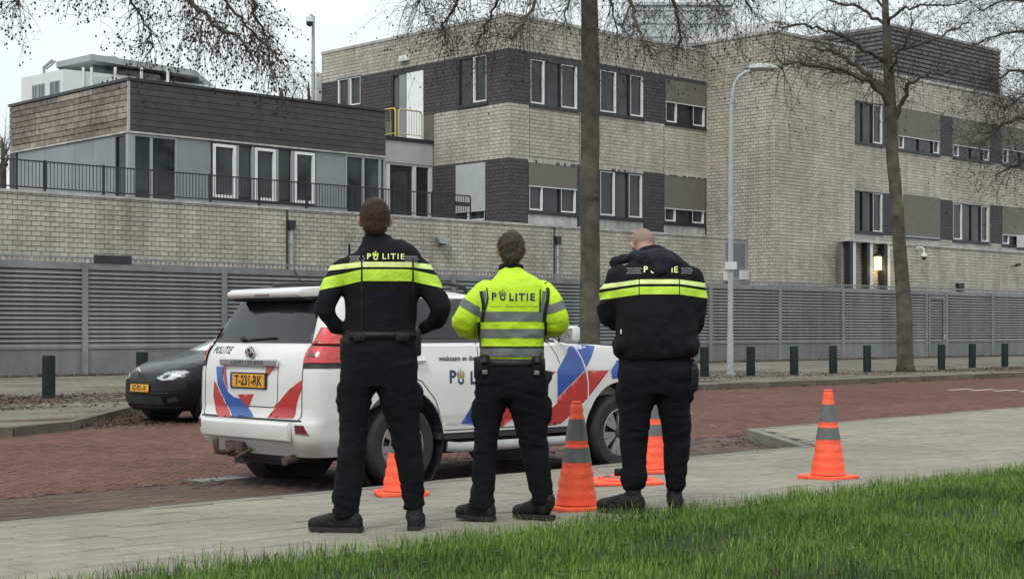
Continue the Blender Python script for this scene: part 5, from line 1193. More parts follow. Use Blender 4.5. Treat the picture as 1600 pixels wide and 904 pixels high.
def head(q, c, tilt=0, s=1.0, ears=True, turn=0):
    """c: centre of the skull; the face looks along +y; tilt > 0 bends it forward and down"""
    M_ = Matrix.Rotation(turn, 3, 'Z') @ Matrix.Rotation(-tilt, 3, 'X'); c = Vector(c)
    def T(p): return c + M_ @ (Vector(p) * s)
    e = M_.to_quaternion()
    ellipsoid(q, T((0, -.01, .012)), (.077 * s, .097 * s, .098 * s), e, 20, 14)
    ellipsoid(q, T((0, .025, -.05)), (.060 * s, .070 * s, .070 * s), e); ellipsoid(q, T((0, .055, -.088)), (.036 * s, .034 * s, .026 * s), e)
    ellipsoid(q, T((0, .060, .045)), (.058 * s, .03 * s, .03 * s), e)
    limb(q, [T((0, .088, .03)), T((0, .108, -.012)), T((0, .112, -.020))], [.011 * s, .014 * s, .016 * s], 10)
    for sx in (-1, 1):
        ellipsoid(q, T((sx * .018, .098, -.022)), (.010 * s, .012 * s, .009 * s), e, 8, 6); ellipsoid(q, T((sx * .040, .062, -.018)), (.024 * s, .025 * s, .022 * s), e)
        if ears:
            ellipsoid(q, T((sx * .081, -.004, -.008)), (.009 * s, .019 * s, .031 * s), e, 10, 8); ellipsoid(q, T((sx * .090, -.012, .004)), (.007 * s, .014 * s, .022 * s), e, 10, 8)
    ellipsoid(q, T((0, .090, -.060)), (.024 * s, .014 * s, .006 * s), e, 10, 6); ellipsoid(q, T((0, .088, -.072)), (.021 * s, .014 * s, .007 * s), e, 10, 6)
    return T, e
def face_parts(T, e, s, parent):
    for sx in (-1, 1):
        q = MB(); ellipsoid(q, T((sx * .031, .083, .018)), (.0125 * s, .0125 * s, .0115 * s), e, 12, 8); q.build('eye', mat('eye_white', (.6, .58, .55), .3, .05, 9), parent, smooth='all')
        q = MB(); ellipsoid(q, T((sx * .031, .0925, .018)), (.0058 * s, .004 * s, .0058 * s), e, 10, 6); q.build('iris', mat('brown_iris', (.05, .03, .02), .2, .1, 9), parent, smooth='all')
        q = MB(); limb(q, [T((sx * .014, .094, .034)), T((sx * .033, .096, .040)), T((sx * .050, .086, .036))], [.004 * s, .0045 * s, .003 * s], 6); q.build('eyebrow', M_hair, parent, smooth='all')
    q = MB(); limb(q, [T((-.020, .101, -.066)), T((0, .106, -.065)), T((.020, .101, -.066))], [.003 * s, .0055 * s, .003 * s], 6); q.build('lips', mat('lip', (.36, .15, .12), .45, .1, 9), parent, smooth='all')
def boot(name, parent, x, y, ang, s=1.0, heel=0):
    """heel at the ankle, toe along the direction ang (degrees, 0 = away from us, +90 = to our left)"""
    a = R(ang); d = Vector((-math.sin(a), math.cos(a), 0)); r_ = Vector((math.cos(a), math.sin(a), 0)); o = Vector((x, y, 0)); q = MB()
    up = Vector((0, 0, 1))
    secs = [(o + d * t * s + up * (z + heel * max(0, .12 - t) * 1.5), w * s, h, r_, 2.5) for t, w, h, z in ((-.078, .030, .032, .05), (-.062, .040, .052, .062), (-.02, .046, .066, .072), (.05, .049, .060, .066), (.11, .055, .048, .056), (.16, .056, .041, .049), (.198, .049, .036, .044), (.222, .032, .024, .038))]
    base = len(q.v); n = 18
    for c, w_, h_, rr, p_ in secs:
        for k in range(n):
            an = 2 * math.pi * k / n; cc, sn = math.cos(an), math.sin(an); q.v.append(c + rr * (math.copysign(abs(cc) ** .8, cc) * w_) + up * (math.copysign(abs(sn) ** .8, sn) * h_))
    for i in range(len(secs) - 1):
        for k in range(n): A = base + i * n + k; B = base + i * n + (k + 1) % n; q.f.append((A, B, B + n, A + n))
    q.f.append(tuple(base + k for k in reversed(range(n)))); q.f.append(tuple(base + (len(secs) - 1) * n + k for k in range(n)))
    limb(q, [o + up * .07 - d * .012, o + up * .15 - d * .012, o + up * .20 - d * .01], [.054, .050, .044], 14)
    b = fuse(q, name, M_boot, parent, .009, 1, cloth_noise(.004, 22, 1.4, x))
    so_ = MB(); out = []
    for t, w in ((-.085, .020), (-.075, .036), (-.03, .043), (.03, .041), (.09, .050), (.15, .055), (.20, .045), (.222, .022)): out.append((t, w))
    poly = [(-w * s, t * s) for t, w in out] + [(w * s, t * s) for t, w in reversed(out)]
    P = [(o + r_ * a_ + d * b_) for a_, b_ in poly]; so_.prism([(p.x, p.y) for p in P], .0, .028); so_.build('sole', M_sole, b)
    q = MB(); limb(q, [o + d * .035 * s + up * (.13), o + d * .06 * s + up * .10, o + d * .10 * s + up * .085], [.007, .006, .005], 6); q.build('laces', M_sole, b, smooth='all')
    return b
class Person:
    def __init__(p, label, cx, gy, Y, gear=None):
        p.s = F / Y; p.cx = cx; p.gy = gy; z0 = HC - (gy - HZ) / F * Y; p.loc = Vector(((cx - CX) / F * Y, Y, z0)); p.z0 = z0
        p.rz = -math.atan2(p.loc.x, p.loc.y); p.t = thing('person', label, 'person', p.loc, p.rz)
    def X(p, x): return (x - p.cx) / p.s
    def Z(p, y): return (p.gy - y) / p.s
    def P(p, x, y, d=0): k = 1 + d * p.s / F; return Vector((p.X(x) * k, d, (p.Z(y)) + (HC - p.z0 - p.Z(y)) * 0 + ((p.Z(y)) - (HC - p.z0)) * (k - 1)))
def legs(p, rows, feet, hipz, hems, depth=.0, seed=0):
    """rows: (y, left outer, left inner, right inner, right outer) in photo pixels"""
    q = MB(); bod = MB()
    for sd in (0, 1):
        secs = []; bs_ = []; knee = p.Z(rows[len(rows) // 2][0])
        for (y, lo, li, ri, ro) in rows:
            a, b = (lo, li) if sd == 0 else (ri, ro); c = p.X((a + b) / 2); r_ = (b - a) / 2 / p.s; z = p.Z(y - (rows[0][0] - hems[sd]) * max(0, (y - (rows[0][0] - 110)) / 110)); fy = feet[sd][1]
            zz = min(1, max(0, z / hipz)); dy = fy * (1 - zz) + .015 * math.sin(zz * math.pi)
            secs.append(((c, dy, z), r_, max(.058, r_ * (1.12 if z > .5 else 1.08)), (1, 0, 0), 2.3)); bs_.append(((c, dy, z), r_ * .7))
        loft(q, secs, 22)
        limb(bod, [(feet[sd][0], feet[sd][1], .09)] + [b_[0] for b_ in bs_[2::2]], [.030] + [min(.075, max(.04, b_[1] * .75)) for b_ in bs_[2::2]])
        a = R(feet[sd][2]); f0 = Vector((feet[sd][0], feet[sd][1], .065)); limb(bod, [f0, f0 + Vector((-math.sin(a), math.cos(a), 0)) * .05], [.022, .018])
    return q, bod
def wr_leg(seed, amp=.0085):
    return cloth_noise(amp, 7.0, 2.3, seed, lambda c: .45 + (.9 if c.z < .32 else 0) * (1 - c.z / .32 if c.z < .32 else 0) * 1.4 + .5 * math.exp(-((c.z - .52) / .12) ** 2) + .5 * math.exp(-((c.z - .85) / .1) ** 2))
def dots(p, bvh, x0, x1, y, rows, m, step=3.4, size=.005, slope=0, pitch=3.6):
    q = []; V = []; F_ = []
    for r_ in range(rows):
        x = x0 + (r_ % 2) * step / 2
        while x < x1:
            cx, cz = p.X(x), p.Z(y + r_ * pitch + slope * (x - x0)); n0 = len(V); V += [(cx - size, cz - size), (cx + size, cz - size), (cx + size, cz + size), (cx - size, cz + size)]; F_.append((n0, n0 + 1, n0 + 2, n0 + 3)); x += step
    P, F2 = project(V, F_, *BACK, bvh, .003); return obj('checker_print', P, F2, m, None)

# ---------------------------------------------------------------- person on the left: dark uniform, hands on hips
p = Person('tall police officer in black uniform with red-brown hair, hands on hips, leftmost', 588, 829, 9.37); T0 = p.t
def sec(p, y, x0, x1, ry, dy=0, e=2.4): return ((p.X((x0 + x1) / 2), dy, p.Z(y)), (x1 - x0) / 2 / p.s, ry, (1, 0, 0), e)
rows = [(812, 524, 562, 630, 665), (800, 520, 561, 629, 663), (780, 519, 563, 627, 664), (760, 522, 566, 624, 664), (740, 525, 569, 621, 663), (715, 527, 572, 617, 661), (690, 529, 574, 611, 659), (665, 530, 576, 605, 657), (640, 530, 579, 598, 655), (620, 531, 582, 592, 654), (600, 531, 588, 588, 653), (580, 532, 592, 585, 652), (565, 533, 594, 582, 652)]
fe = [(p.X(541), .0, 62), (p.X(648), .06, -8)]
q, bod = legs(p, rows, fe, 1.0, (808, 795)); loft(q, [sec(p, 600, 534, 651, .12, .0), sec(p, 575, 532, 653, .135, -.01), sec(p, 550, 533, 652, .14, -.01), sec(p, 530, 536, 650, .13), sec(p, 516, 540, 648, .12)], 26)
for x, y in ((531, 622), (655, 622)): ellipsoid(q, (p.X(x), 0, p.Z(y)), (.024, .06, .09))
tr_ = fuse(q, 'trousers', M_trs, T0, .012, 2, wr_leg(1))
# torso and arms in the jacket
q = MB(); loft(q, [sec(p, 545, 537, 650, .135), sec(p, 525, 538, 650, .135), sec(p, 505, 540, 650, .138), sec(p, 480, 539, 652, .145), sec(p, 450, 537, 656, .15), sec(p, 430, 534, 660, .15, .0), sec(p, 412, 530, 662, .14, .0), sec(p, 402, 533, 657, .128, .0), sec(p, 393, 541, 647, .11, .005), sec(p, 385, 554, 630, .09, .01), sec(p, 378, 564, 615, .08, .012), sec(p, 368, 569, 611, .07, .02)], 28)
LA = [(p.P(540, 422, .0)), p.P(523, 445, -.02), p.P(509, 475, -.06), p.P(514, 497, -.03), p.P(530, 513, .02), p.P(541, 520, .08)]
RA = [(p.P(655, 422, .0)), p.P(669, 447, -.02), p.P(688, 478, -.05), p.P(683, 497, .02), p.P(663, 512, .07), p.P(650, 520, .11)]
limb(q, LA[:5], [.085, .073, .062, .052, .044], 16); limb(q, RA[:5], [.085, .073, .062, .052, .044], 16)
def w_up(seed, amp=.009): return cloth_noise(amp, 7, 1.1, seed, lambda c: .35 + 1.0 * min(1, max(0, (abs(c.x) - .2) * 6)) + .4 * math.exp(-((c.z - 1.15) / .1) ** 2))
jk = fuse(q, 'jacket', M_cloth, T0, .011, 2, w_up(2)); bj = bvh_of(jk)
# body inside: head, neck, trunk, arms, legs in one skin
q = bod; loft(q, [sec(p, 600, 545, 640, .09), sec(p, 550, 545, 640, .1), sec(p, 480, 552, 640, .1), sec(p, 430, 550, 645, .105), sec(p, 400, 560, 628, .08), sec(p, 385, 573, 604, .055)], 20)
limb(q, [p.P(588, 400, .01), p.P(587, 375, .015), p.P(586, 352, .02)], [.062, .056, .055]); limb(q, LA, [.055, .05, .045, .038, .032, .026]); limb(q, RA, [.055, .05, .045, .038, .032, .026])
T, e = head(q, p.P(586, 344, .02), -.06, 1.10)
hand(q, LA[5], (.55, .65, -.45), (.75, -.2, .3), 1, .8); hand(q, RA[5], (-.55, .65, -.45), (-.75, -.2, .3), -1, .8)
fuse(q, 'body', M_skin, T0, .0075, 2); face_parts(T, e, 1.10, T0)
def strands(cap, T, m, parent, s, curly):
    rg = random.Random(4); vs = cap.data.vertices; V = []; Fc = []; c = T((0, 0, 0)); crown = T((.012, -.03, .10))
    for _ in range(2600):
        v = vs[rg.randrange(len(vs))]; p = v.co.copy(); n = v.normal.copy(); d = (p - crown); d = (d - n * d.dot(n)); d = d.normalized() if d.length > 1e-4 else Vector((0, 0, -1)); L = rg.uniform(.010, .024) * s * (1.15 if curly else 1); sw = Vector((rg.gauss(0, .25), rg.gauss(0, .25), rg.gauss(0, .25))) * (2.2 if curly else 1)
        t = n.cross(d).normalized() * .0009; q0 = p - n * .001; q1 = p + d * L * .5 + n * rg.uniform(.001, .004) + sw * L * .2; q2 = p + d * L + n * rg.uniform(-.001, .007) + sw * L * .6; b = len(V); V += [q0 - t, q0 + t, q1 + t, q1 - t, q2]; Fc += [(b, b + 1, b + 2, b + 3), (b + 3, b + 2, b + 4)]
    obj('hair_strands', V, Fc, m, parent, kind='stuff')
def hair_cap(T, e, s, m, parent, back=-.075, amp=.006, front=.05, sc=40, sides=.030):
    q = MB(); ellipsoid(q, T((0, -.014, .022)), (.083 * s, .102 * s, .100 * s), e, 24, 16); ellipsoid(q, T((0, -.05, -.02)), (.070 * s, .062 * s, .072 * s), e, 20, 12)
    o = fuse(q, 'hair', m, parent, .007, 1, lambda c: noise.noise(c * sc) * amp + noise.noise(c * sc * 2.5) * amp * .5)
    # trim the face side and below the hairline
    bm = bmesh.new(); bm.from_mesh(o.data); M3 = e.to_matrix()
    for pt_, no in (((0, .045, .05), (0, .75, -.66)), ((0, 0, back), (0, .12, -1))):
        bmesh.ops.bisect_plane(bm, geom=bm.verts[:] + bm.edges[:] + bm.faces[:], plane_co=T(pt_), plane_no=M3 @ Vector(no), clear_outer=True)
    bm.to_mesh(o.data); bm.free(); strands(o, T, m, parent, s, amp > .005); return o
hair_cap(T, e, 1.11, M_hair, T0, -.078, .003)
# collar
q = MB(); loft(q, [((p.X(590), .012, p.Z(392)), .11, .085), ((p.X(589), .014, p.Z(380)), .096, .085), ((p.X(588), .016, p.Z(371)), .086, .082), ((p.X(588), .016, p.Z(368)), .078, .074)], 22); fuse(q, 'collar', M_cloth, T0, .009, 1, cloth_noise(.004, 14, 1, 3))
# bands
def zb(y): return p.Z(y)
def tri_bands(p, src, y0, y1, xl, xr, drop, m, off, par, name='reflective_band', xlo=None, xro=None):
    z0, z1 = p.Z(y1), p.Z(y0); a, b = p.X(xl), p.X(xr)
    band(src, name, [((0, 0, z0), (0, 0, 1)), ((0, 0, z1), (0, 0, -1)), ((a, 0, 0), (1, 0, 0)), ((b, 0, 0), (-1, 0, 0))], off, m, par)
    for s_, x in ((-1, a), (1, b)):
        pl = [((x, 0, z0), (-s_ * -drop * 1.0, 0, 1)), ((x, 0, z1), (-s_ * drop, 0, -1)), ((x + s_ * .006, 0, 0), (s_, 0, 0))]
        pl = [((x, 0, z0), (s_ * drop, 0, 1)), ((x, 0, z1), (-s_ * drop, 0, -1)), ((x + s_ * .006, 0, 0), (s_, 0, 0))]
        lim = xlo if s_ < 0 else xro
        if lim is not None: pl.append(((p.X(lim), 0, 0), (-s_, 0, 0)))
        band(src, name, pl, off, m, par)
tri_bands(p, jk, 410.5, 418.5, 566, 643, .10, M_bandw, .0025, T0); tri_bands(p, jk, 422, 440, 566, 643, .22, M_band, .0025, T0)
for x in (566, 644): band(jk, 'vest_seam', [((p.X(x - 1.2), 0, 0), (1, 0, 0)), ((p.X(x + 1.2), 0, 0), (-1, 0, 0)), ((0, 0, p.Z(520)), (0, 0, 1)), ((0, 0, p.Z(405)), (0, 0, -1))], .005, M_gear, T0)
text_decal('P', .047, (p.X(576.5), p.Z(402.5)), BACK, bj, .004, M_bandw, T0, bold=.001); text_decal('LITIE', .047, (p.X(614), p.Z(402.5)), BACK, bj, .004, M_bandw, T0, bold=.001, spacing=1.35); flame_logo(p.X(587), p.Z(402), .033, BACK, bj, .004, M_bandw, M_band, T0)
for a, b in ((548, 563), (568, 571), (633, 652)): o = dots(p, bj, a, b, 402, 3, M_refl); o.parent = T0
# duty belt with pouches, radio antenna, holster
def belt(p, y0, y1, x0, x1, ry, par, dy=0):
    q = MB(); loft(q, [sec(p, y1, x0, x1, ry, dy), sec(p, y0, x0, x1, ry, dy)], 28); o = q.build('duty_belt', M_gear, par, smooth='all'); return o
belt(p, 518, 529, 536, 652, .142, T0, -.003)
def pouch(p, x, y, w_, h_, d_, dy, par, nm='belt_pouch', rz=0, m=M_gear):
    q = MB(); q.box(-w_ / 2, w_ / 2, -d_ / 2, d_ / 2, -h_ / 2, h_ / 2); o = q.build(nm, m, par, bevel=min(w_, d_) * .22, smooth=True); o.location = (p.X(x), dy, p.Z(y)); o.rotation_euler.z = rz; return o
pouch(p, 546, 532, .05, .12, .06, -.06, T0, rz=.6); pouch(p, 538, 545, .05, .14, .07, .0, T0); pouch(p, 562, 526, .07, .05, .03, -.128, T0); pouch(p, 628, 526, .08, .05, .03, -.128, T0); pouch(p, 650, 535, .06, .16, .06, -.02, T0, 'holster')
q = MB(); q.tube([(p.X(545), -.07, p.Z(545)), (p.X(542), -.08, p.Z(556)), (p.X(544), -.085, p.Z(562)), (p.X(546), -.08, p.Z(556)), (p.X(545), -.07, p.Z(548))], .004, 6); q.build('key_clip', M_chrome, T0)
q = MB(); q.tube([(p.X(546), .06, p.Z(402)), (p.X(545.5), .06, p.Z(380))], [.008, .006], 8); q.box(p.X(541), p.X(550), .04, .08, p.Z(412), p.Z(400)); q.build('radio_antenna', M_gear, T0)
q = MB(); q.box(p.X(536), p.X(558), -.01, .03, p.Z(407), p.Z(404.5)); q.build('epaulette', M_gear, T0)
boot('boot', T0, fe[0][0] + .01, .0, 66, 1.12); boot('boot', T0, fe[1][0] - .0, .06, -6, 1.0)

# ---------------------------------------------------------------- middle: hi-vis jacket
p = Person('police officer in bright yellow hi-vis jacket with grey bands, standing in the middle', 793, 811, 9.85); T1 = p.t
rows = [(800, 730, 771, 832, 863), (790, 733, 772, 831, 864), (775, 735, 773, 828, 864), (755, 737, 774, 824, 862), (730, 738, 775, 819, 860), (705, 739, 776, 814, 858), (680, 740, 779, 808, 856), (655, 741, 784, 802, 855), (638, 741, 789, 796, 855), (622, 741, 794, 791, 854), (605, 741, 800, 786, 853), (590, 742, 802, 784, 852)]
fe = [(p.X(756), -.02, 48), (p.X(846), .03, 55)]
q, bod = legs(p, rows, fe, .85, (795, 789)); loft(q, [sec(p, 620, 744, 852, .12, -.01), sec(p, 600, 743, 853, .14, -.015), sec(p, 580, 744, 853, .14, -.01), sec(p, 566, 746, 852, .13), sec(p, 555, 748, 850, .12)], 26)
for x, y in ((742, 645), (857, 640)): ellipsoid(q, (p.X(x), 0, p.Z(y)), (.024, .06, .09))
fuse(q, 'trousers', M_trs, T1, .012, 2, wr_leg(14))
q = MB(); loft(q, [sec(p, 563, 750, 848, .135), sec(p, 555, 750, 849, .145), sec(p, 535, 750, 851, .148), sec(p, 510, 747, 855, .15), sec(p, 485, 746, 858, .152), sec(p, 465, 748, 857, .15), sec(p, 448, 752, 852, .14), sec(p, 438, 763, 838, .12, .0), sec(p, 428, 776, 822, .09, .005), sec(p, 420, 781, 817, .075, .01)], 28)
LA = [p.P(760, 455, 0), p.P(741, 477, -.01), p.P(727, 503, .0), p.P(738, 512, .10), p.P(760, 508, .22), p.P(770, 505, .27)]
RA = [p.P(845, 455, 0), p.P(862, 477, -.01), p.P(869, 500, .0), p.P(862, 511, .10), p.P(838, 508, .22), p.P(826, 505, .27)]
limb(q, LA[:5], [.078, .078, .082, .074, .052], 16); limb(q, RA[:5], [.078, .078, .080, .074, .052], 16)
jk = fuse(q, 'jacket', M_hiv, T1, .010, 2, w_up(9, .010)); bj = bvh_of(jk)
q = bod; loft(q, [sec(p, 600, 752, 842, .09), sec(p, 550, 758, 840, .1), sec(p, 500, 758, 846, .1), sec(p, 460, 762, 842, .1), sec(p, 440, 772, 826, .08), sec(p, 428, 785, 813, .055)], 20)
limb(q, [p.P(799, 440, .0), p.P(799, 420, .01), p.P(799, 400, .015)], [.062, .058, .056]); limb(q, LA, [.05, .046, .042, .036, .032, .026]); limb(q, RA, [.05, .046, .042, .036, .032, .026])
T, e = head(q, p.P(799, 391.5, .02), -.05, .98)
hand(q, LA[5], (.8, .5, .15), (.2, .3, .9), 1, .9); hand(q, RA[5], (-.8, .5, .15), (-.2, .3, .9), -1, .9)
fuse(q, 'body', M_skin, T1, .0075, 2); face_parts(T, e, .98, T1); hair_cap(T, e, 1.02, M_hairg, T1, -.085, .011, sc=30)
q = MB(); loft(q, [((p.X(799), .0, p.Z(434)), .105, .085), ((p.X(799), .005, p.Z(425)), .082, .078), ((p.X(799), .01, p.Z(414)), .077, .072), ((p.X(799), .01, p.Z(412)), .068, .066)], 22); fuse(q, 'collar', M_cloth, T1, .009, 1, cloth_noise(.003, 14, 1, 3))
def zone(src, name, y0, y1, x0, x1, m, off, par, extra=()):
    return band(src, name, [((0, 0, p.Z(y1)), (0, 0, 1)), ((0, 0, p.Z(y0)), (0, 0, -1)), ((p.X(x0), 0, 0), (1, 0, 0)), ((p.X(x1), 0, 0), (-1, 0, 0))] + list(extra), off, m, par)
for a, b in ((487, 502), (513.5, 527.5), (543.5, 557)): zone(jk, 'reflective_band', a, b, 750.5, 850, M_refl, .003, T1)
zone(jk, 'hem_piping', 540.5, 543.4, 749, 851, M_gear, .004, T1)
# sleeve bands, square to the upper arm
for A, s_ in ((LA, -1), (RA, 1)):
    d = (A[2] - A[1]).normalized(); c = A[1].lerp(A[2], .12)
    band(jk, 'sleeve_band', [(c - d * .027, d), (c + d * .027, -d), ((p.X(751 if s_ < 0 else 852), 0, 0), (s_, 0, 0))], .003, M_refl, T1)
# black and grey shoulder straps running down the back
def strap(xs, w_, m, off, nm):
    line_decal([(p.X(x), p.Z(y)) for x, y in xs], w_, BACK, off, m, nm, bj, T1)
zone(jk, 'vest_piping', 503, 543, 747, 751.5, M_gear, .004, T1); zone(jk, 'vest_piping', 503, 543, 849.5, 854, M_gear, .004, T1)
strap([(746, 441), (752, 455), (756, 475), (756, 490), (754, 503)], .022, M_gear, .006, 'vest_piping'); strap([(853, 441), (856, 455), (855, 470), (851, 487), (850, 503)], .022, M_gear, .006, 'vest_piping')
strap([(753, 438), (757, 455), (761, 472), (757, 486)], .018, M_refl, .0055, 'shoulder_tape'); strap([(846, 438), (850, 455), (847, 475), (845, 487)], .022, M_refl, .0055, 'shoulder_tape')
strap([(757, 436), (761, 450), (763, 466), (759, 484)], .008, M_gear, .0065, 'vest_piping'); strap([(841, 436), (844, 452), (843, 470), (843, 487)], .008, M_gear, .0065, 'vest_piping')
text_decal('P', .062, (p.X(772), p.Z(464)), BACK, bj, .004, M_navy, T1, bold=.002); text_decal('LITIE', .062, (p.X(815), p.Z(465)), BACK, bj, .004, M_navy, T1, bold=.002, spacing=1.25); flame_logo(p.X(785.5), p.Z(463), .042, BACK, bj, .004, M_navy, mat('dark_olive_print', (.09, .11, .03), .5, .1, 9), T1)
line_decal([(p.X(766), p.Z(479)), (p.X(842), p.Z(479))], .004, BACK, .002, mat('stitch_olive', (.22, .32, .01), .6, .1, 9), 'seam', bj, T1)
belt(p, 560, 575, 746, 852, .145, T1)
pouch(p, 757, 566, .055, .10, .05, -.11, T1, rz=.5); pouch(p, 747, 574, .05, .14, .08, -.03, T1); pouch(p, 839, 567, .055, .09, .05, -.115, T1, rz=-.5); pouch(p, 758, 580, .035, .03, .03, -.13, T1, 'grey_tab', m=M_refl); pouch(p, 838, 581, .035, .03, .03, -.13, T1, 'grey_tab', m=M_refl)
q = MB(); q.tube([(p.X(757), -.135, p.Z(560)), (p.X(757), -.15, p.Z(567))], .022, 12); q.build('torch', M_gear, T1, smooth=True); q = MB(); q.tube([(p.X(839), -.135, p.Z(560)), (p.X(839), -.15, p.Z(567))], .022, 12); q.build('torch', M_gear, T1, smooth=True)
q = MB(); q.prism([(p.X(846), p.Z(577)), (p.X(864), p.Z(580)), (p.X(862), p.Z(592)), (p.X(857), p.Z(600)), (p.X(856), p.Z(628)), (p.X(849), p.Z(629)), (p.X(846), p.Z(600))], -.04, .01, 'y'); q.build('holster', M_gear, T1, bevel=.008, smooth=True)
pouch(p, 845, 562, .012, .10, .012, -.13, T1, 'radio_cable')
boot('boot', T1, fe[0][0], -.02, 48, 1.0); boot('boot', T1, fe[1][0] + .01, .03, 55, .98, heel=.2)

# ---------------------------------------------------------------- right: bulky dark jacket, head bent
p = Person('bald police officer in bulky black jacket looking down, rightmost of the three', 1022, 800, 10.2); T2 = p.t
rows = [(785, 974, 1006, 1040, 1068), (772, 970, 1010, 1040, 1072), (755, 969, 1012, 1038, 1075), (735, 972, 1010, 1037, 1076), (715, 970, 1011, 1037, 1078), (690, 968, 1012, 1036, 1079), (665, 967, 1015, 1033, 1080), (645, 966, 1018, 1029, 1079), (625, 965, 1023, 1026, 1078), (605, 965, 1030, 1020, 1079), (590, 965, 1032, 1018, 1080), (575, 966, 1034, 1016, 1080)]
fe = [(p.X(985), -.01, 62), (p.X(1054), .10, -4)]
q, bod = legs(p, rows, fe, .9, (765, 766)); loft(q, [sec(p, 615, 966, 1078, .13), sec(p, 590, 966, 1080, .145), sec(p, 570, 966, 1080, .14), sec(p, 550, 970, 1078, .13)], 26)
for x, y in ((966, 615), (1080, 610)): ellipsoid(q, (p.X(x), 0, p.Z(y)), (.02, .06, .08))
fuse(q, 'trousers', M_trs, T2, .012, 2, wr_leg(27))
q = MB(); loft(q, [sec(p, 560, 970, 1082, .145), sec(p, 552, 965, 1086, .165), sec(p, 530, 962, 1088, .175, .0), sec(p, 505, 962, 1090, .175, .0), sec(p, 480, 960, 1090, .175, .01), sec(p, 455, 958, 1090, .17, .02), sec(p, 435, 960, 1086, .155, .03), sec(p, 420, 966, 1078, .14, .045), sec(p, 408, 978, 1062, .12, .06), sec(p, 398, 990, 1045, .10, .075), sec(p, 390, 996, 1036, .08, .09)], 30)
LA = [p.P(970, 432, .03), p.P(957, 455, .02), p.P(952, 483, .03), p.P(960, 500, .12), p.P(985, 502, .26), p.P(992, 500, .31)]
RA = [p.P(1077, 435, .03), p.P(1084, 465, .02), p.P(1083, 500, .03), p.P(1075, 512, .13), p.P(1050, 506, .27), p.P(1042, 503, .31)]
limb(q, LA[:5], [.088, .082, .075, .068, .055], 16); limb(q, RA[:5], [.088, .080, .072, .066, .055], 16)
for x, y in ((972, 540), (1078, 540)): ellipsoid(q, (p.X(x), 0, p.Z(y)), (.06, .14, .08))
jk = fuse(q, 'jacket', M_cloth, T2, .011, 2, w_up(31, .013)); bj = bvh_of(jk)
q = bod; loft(q, [sec(p, 600, 975, 1070, .09), sec(p, 550, 978, 1072, .1), sec(p, 500, 978, 1072, .1), sec(p, 450, 980, 1070, .1, .02), sec(p, 425, 990, 1056, .08, .04), sec(p, 408, 1004, 1036, .055, .06)], 20)
limb(q, [p.P(1020, 420, .05), p.P(1012, 400, .10), p.P(1006, 385, .13)], [.066, .064, .062]); limb(q, LA, [.055, .05, .045, .038, .034, .027]); limb(q, RA, [.055, .05, .045, .038, .034, .027])
T, e = head(q, p.P(1005, 384, .165), .85, 1.0, turn=.28)
hand(q, LA[5], (.75, .6, .05), (.3, .0, .9), 1, .9); hand(q, RA[5], (-.75, .6, .05), (-.3, .0, .9), -1, .9)
fuse(q, 'body', mat('ruddy_skin', (.36, .20, .155), .5, .12, 12, bump=.1, bscale=80), T2, .0075, 2); face_parts(T, e, 1.0, T2)
# stubble shadow of cropped hair
q = MB(); ellipsoid(q, T((0, -.012, .014)), (.0785, .0985, .0985), e, 24, 16); o = fuse(q, 'cropped_hair', mat('cropped_stubble', (.26, .165, .13), .7, .15, 30, bump=.5, bscale=200), T2, .007, 1)
bm = bmesh.new(); bm.from_mesh(o.data); M3 = e.to_matrix()
for pt_, no in (((0, .03, .05), (0, .9, -.4)), ((0, 0, -.03), (0, .2, -1))): bmesh.ops.bisect_plane(bm, geom=bm.verts[:] + bm.edges[:] + bm.faces[:], plane_co=T(pt_), plane_no=M3 @ Vector(no), clear_outer=True)
bm.to_mesh(o.data); bm.free()
# raised collar and folded hood
q = MB(); limb(q, [p.P(960, 414, .10), p.P(961, 407, .10), p.P(984, 403, .06), p.P(1003, 401, -.0), p.P(1025, 397, -.03), p.P(1045, 403, .0), p.P(1056, 415, .04)], [.024, .030, .032, .036, .042, .042, .03], 14)
limb(q, [p.P(990, 400, .03), p.P(1010, 404, -.05), p.P(1030, 408, -.075), p.P(1050, 410, -.05)], [.04, .055, .06, .045], 14); limb(q, [p.P(1010, 412, -.06), p.P(1028, 422, -.10), p.P(1044, 418, -.08)], [.03, .045, .03], 14)
ellipsoid(q, p.P(1030, 405, -.04), (.085, .07, .075))
fuse(q, 'hood', mat('slate_hood_cloth', (.013, .015, .021), .85, .3, 6, bump=.4, bscale=60, spec=.25), T2, .010, 2, cloth_noise(.008, 13, 1, 40))
tri_bands(p, jk, 437.5, 444.5, 1000, 1060, .12, M_bandw, .003, T2); tri_bands(p, jk, 448.5, 460.5, 1000, 1060, .13, M_band, .003, T2)
text_decal('P', .055, (p.X(1009), p.Z(422)), BACK, bj, .004, M_bandw, T2, bold=.0015); flame_logo(p.X(1020), p.Z(423), .03, BACK, bj, .004, M_bandw, M_band, T2); text_decal('LITIE', .055, (p.X(1043), p.Z(422.5)), BACK, bj, .004, M_bandw, T2, bold=.001, spacing=1.15)
for a, b in ((981, 1003), (1065, 1082)): o = dots(p, bj, a, b, 420, 3, M_refl); o.parent = T2
zone(jk, 'hem_band', 548, 560, 940, 1110, M_cloth, .006, T2)
pouch(p, 971, 518, .008, .03, .006, -.12, T2, 'zip_tag', m=M_white)
q = MB(); q.prism([(p.X(1078), p.Z(570)), (p.X(1088), p.Z(566)), (p.X(1092), p.Z(580)), (p.X(1090), p.Z(608)), (p.X(1084), p.Z(613)), (p.X(1077), p.Z(606))], -.05, .03, 'y'); q.build('holster', M_gear, T2, bevel=.010, smooth=True)
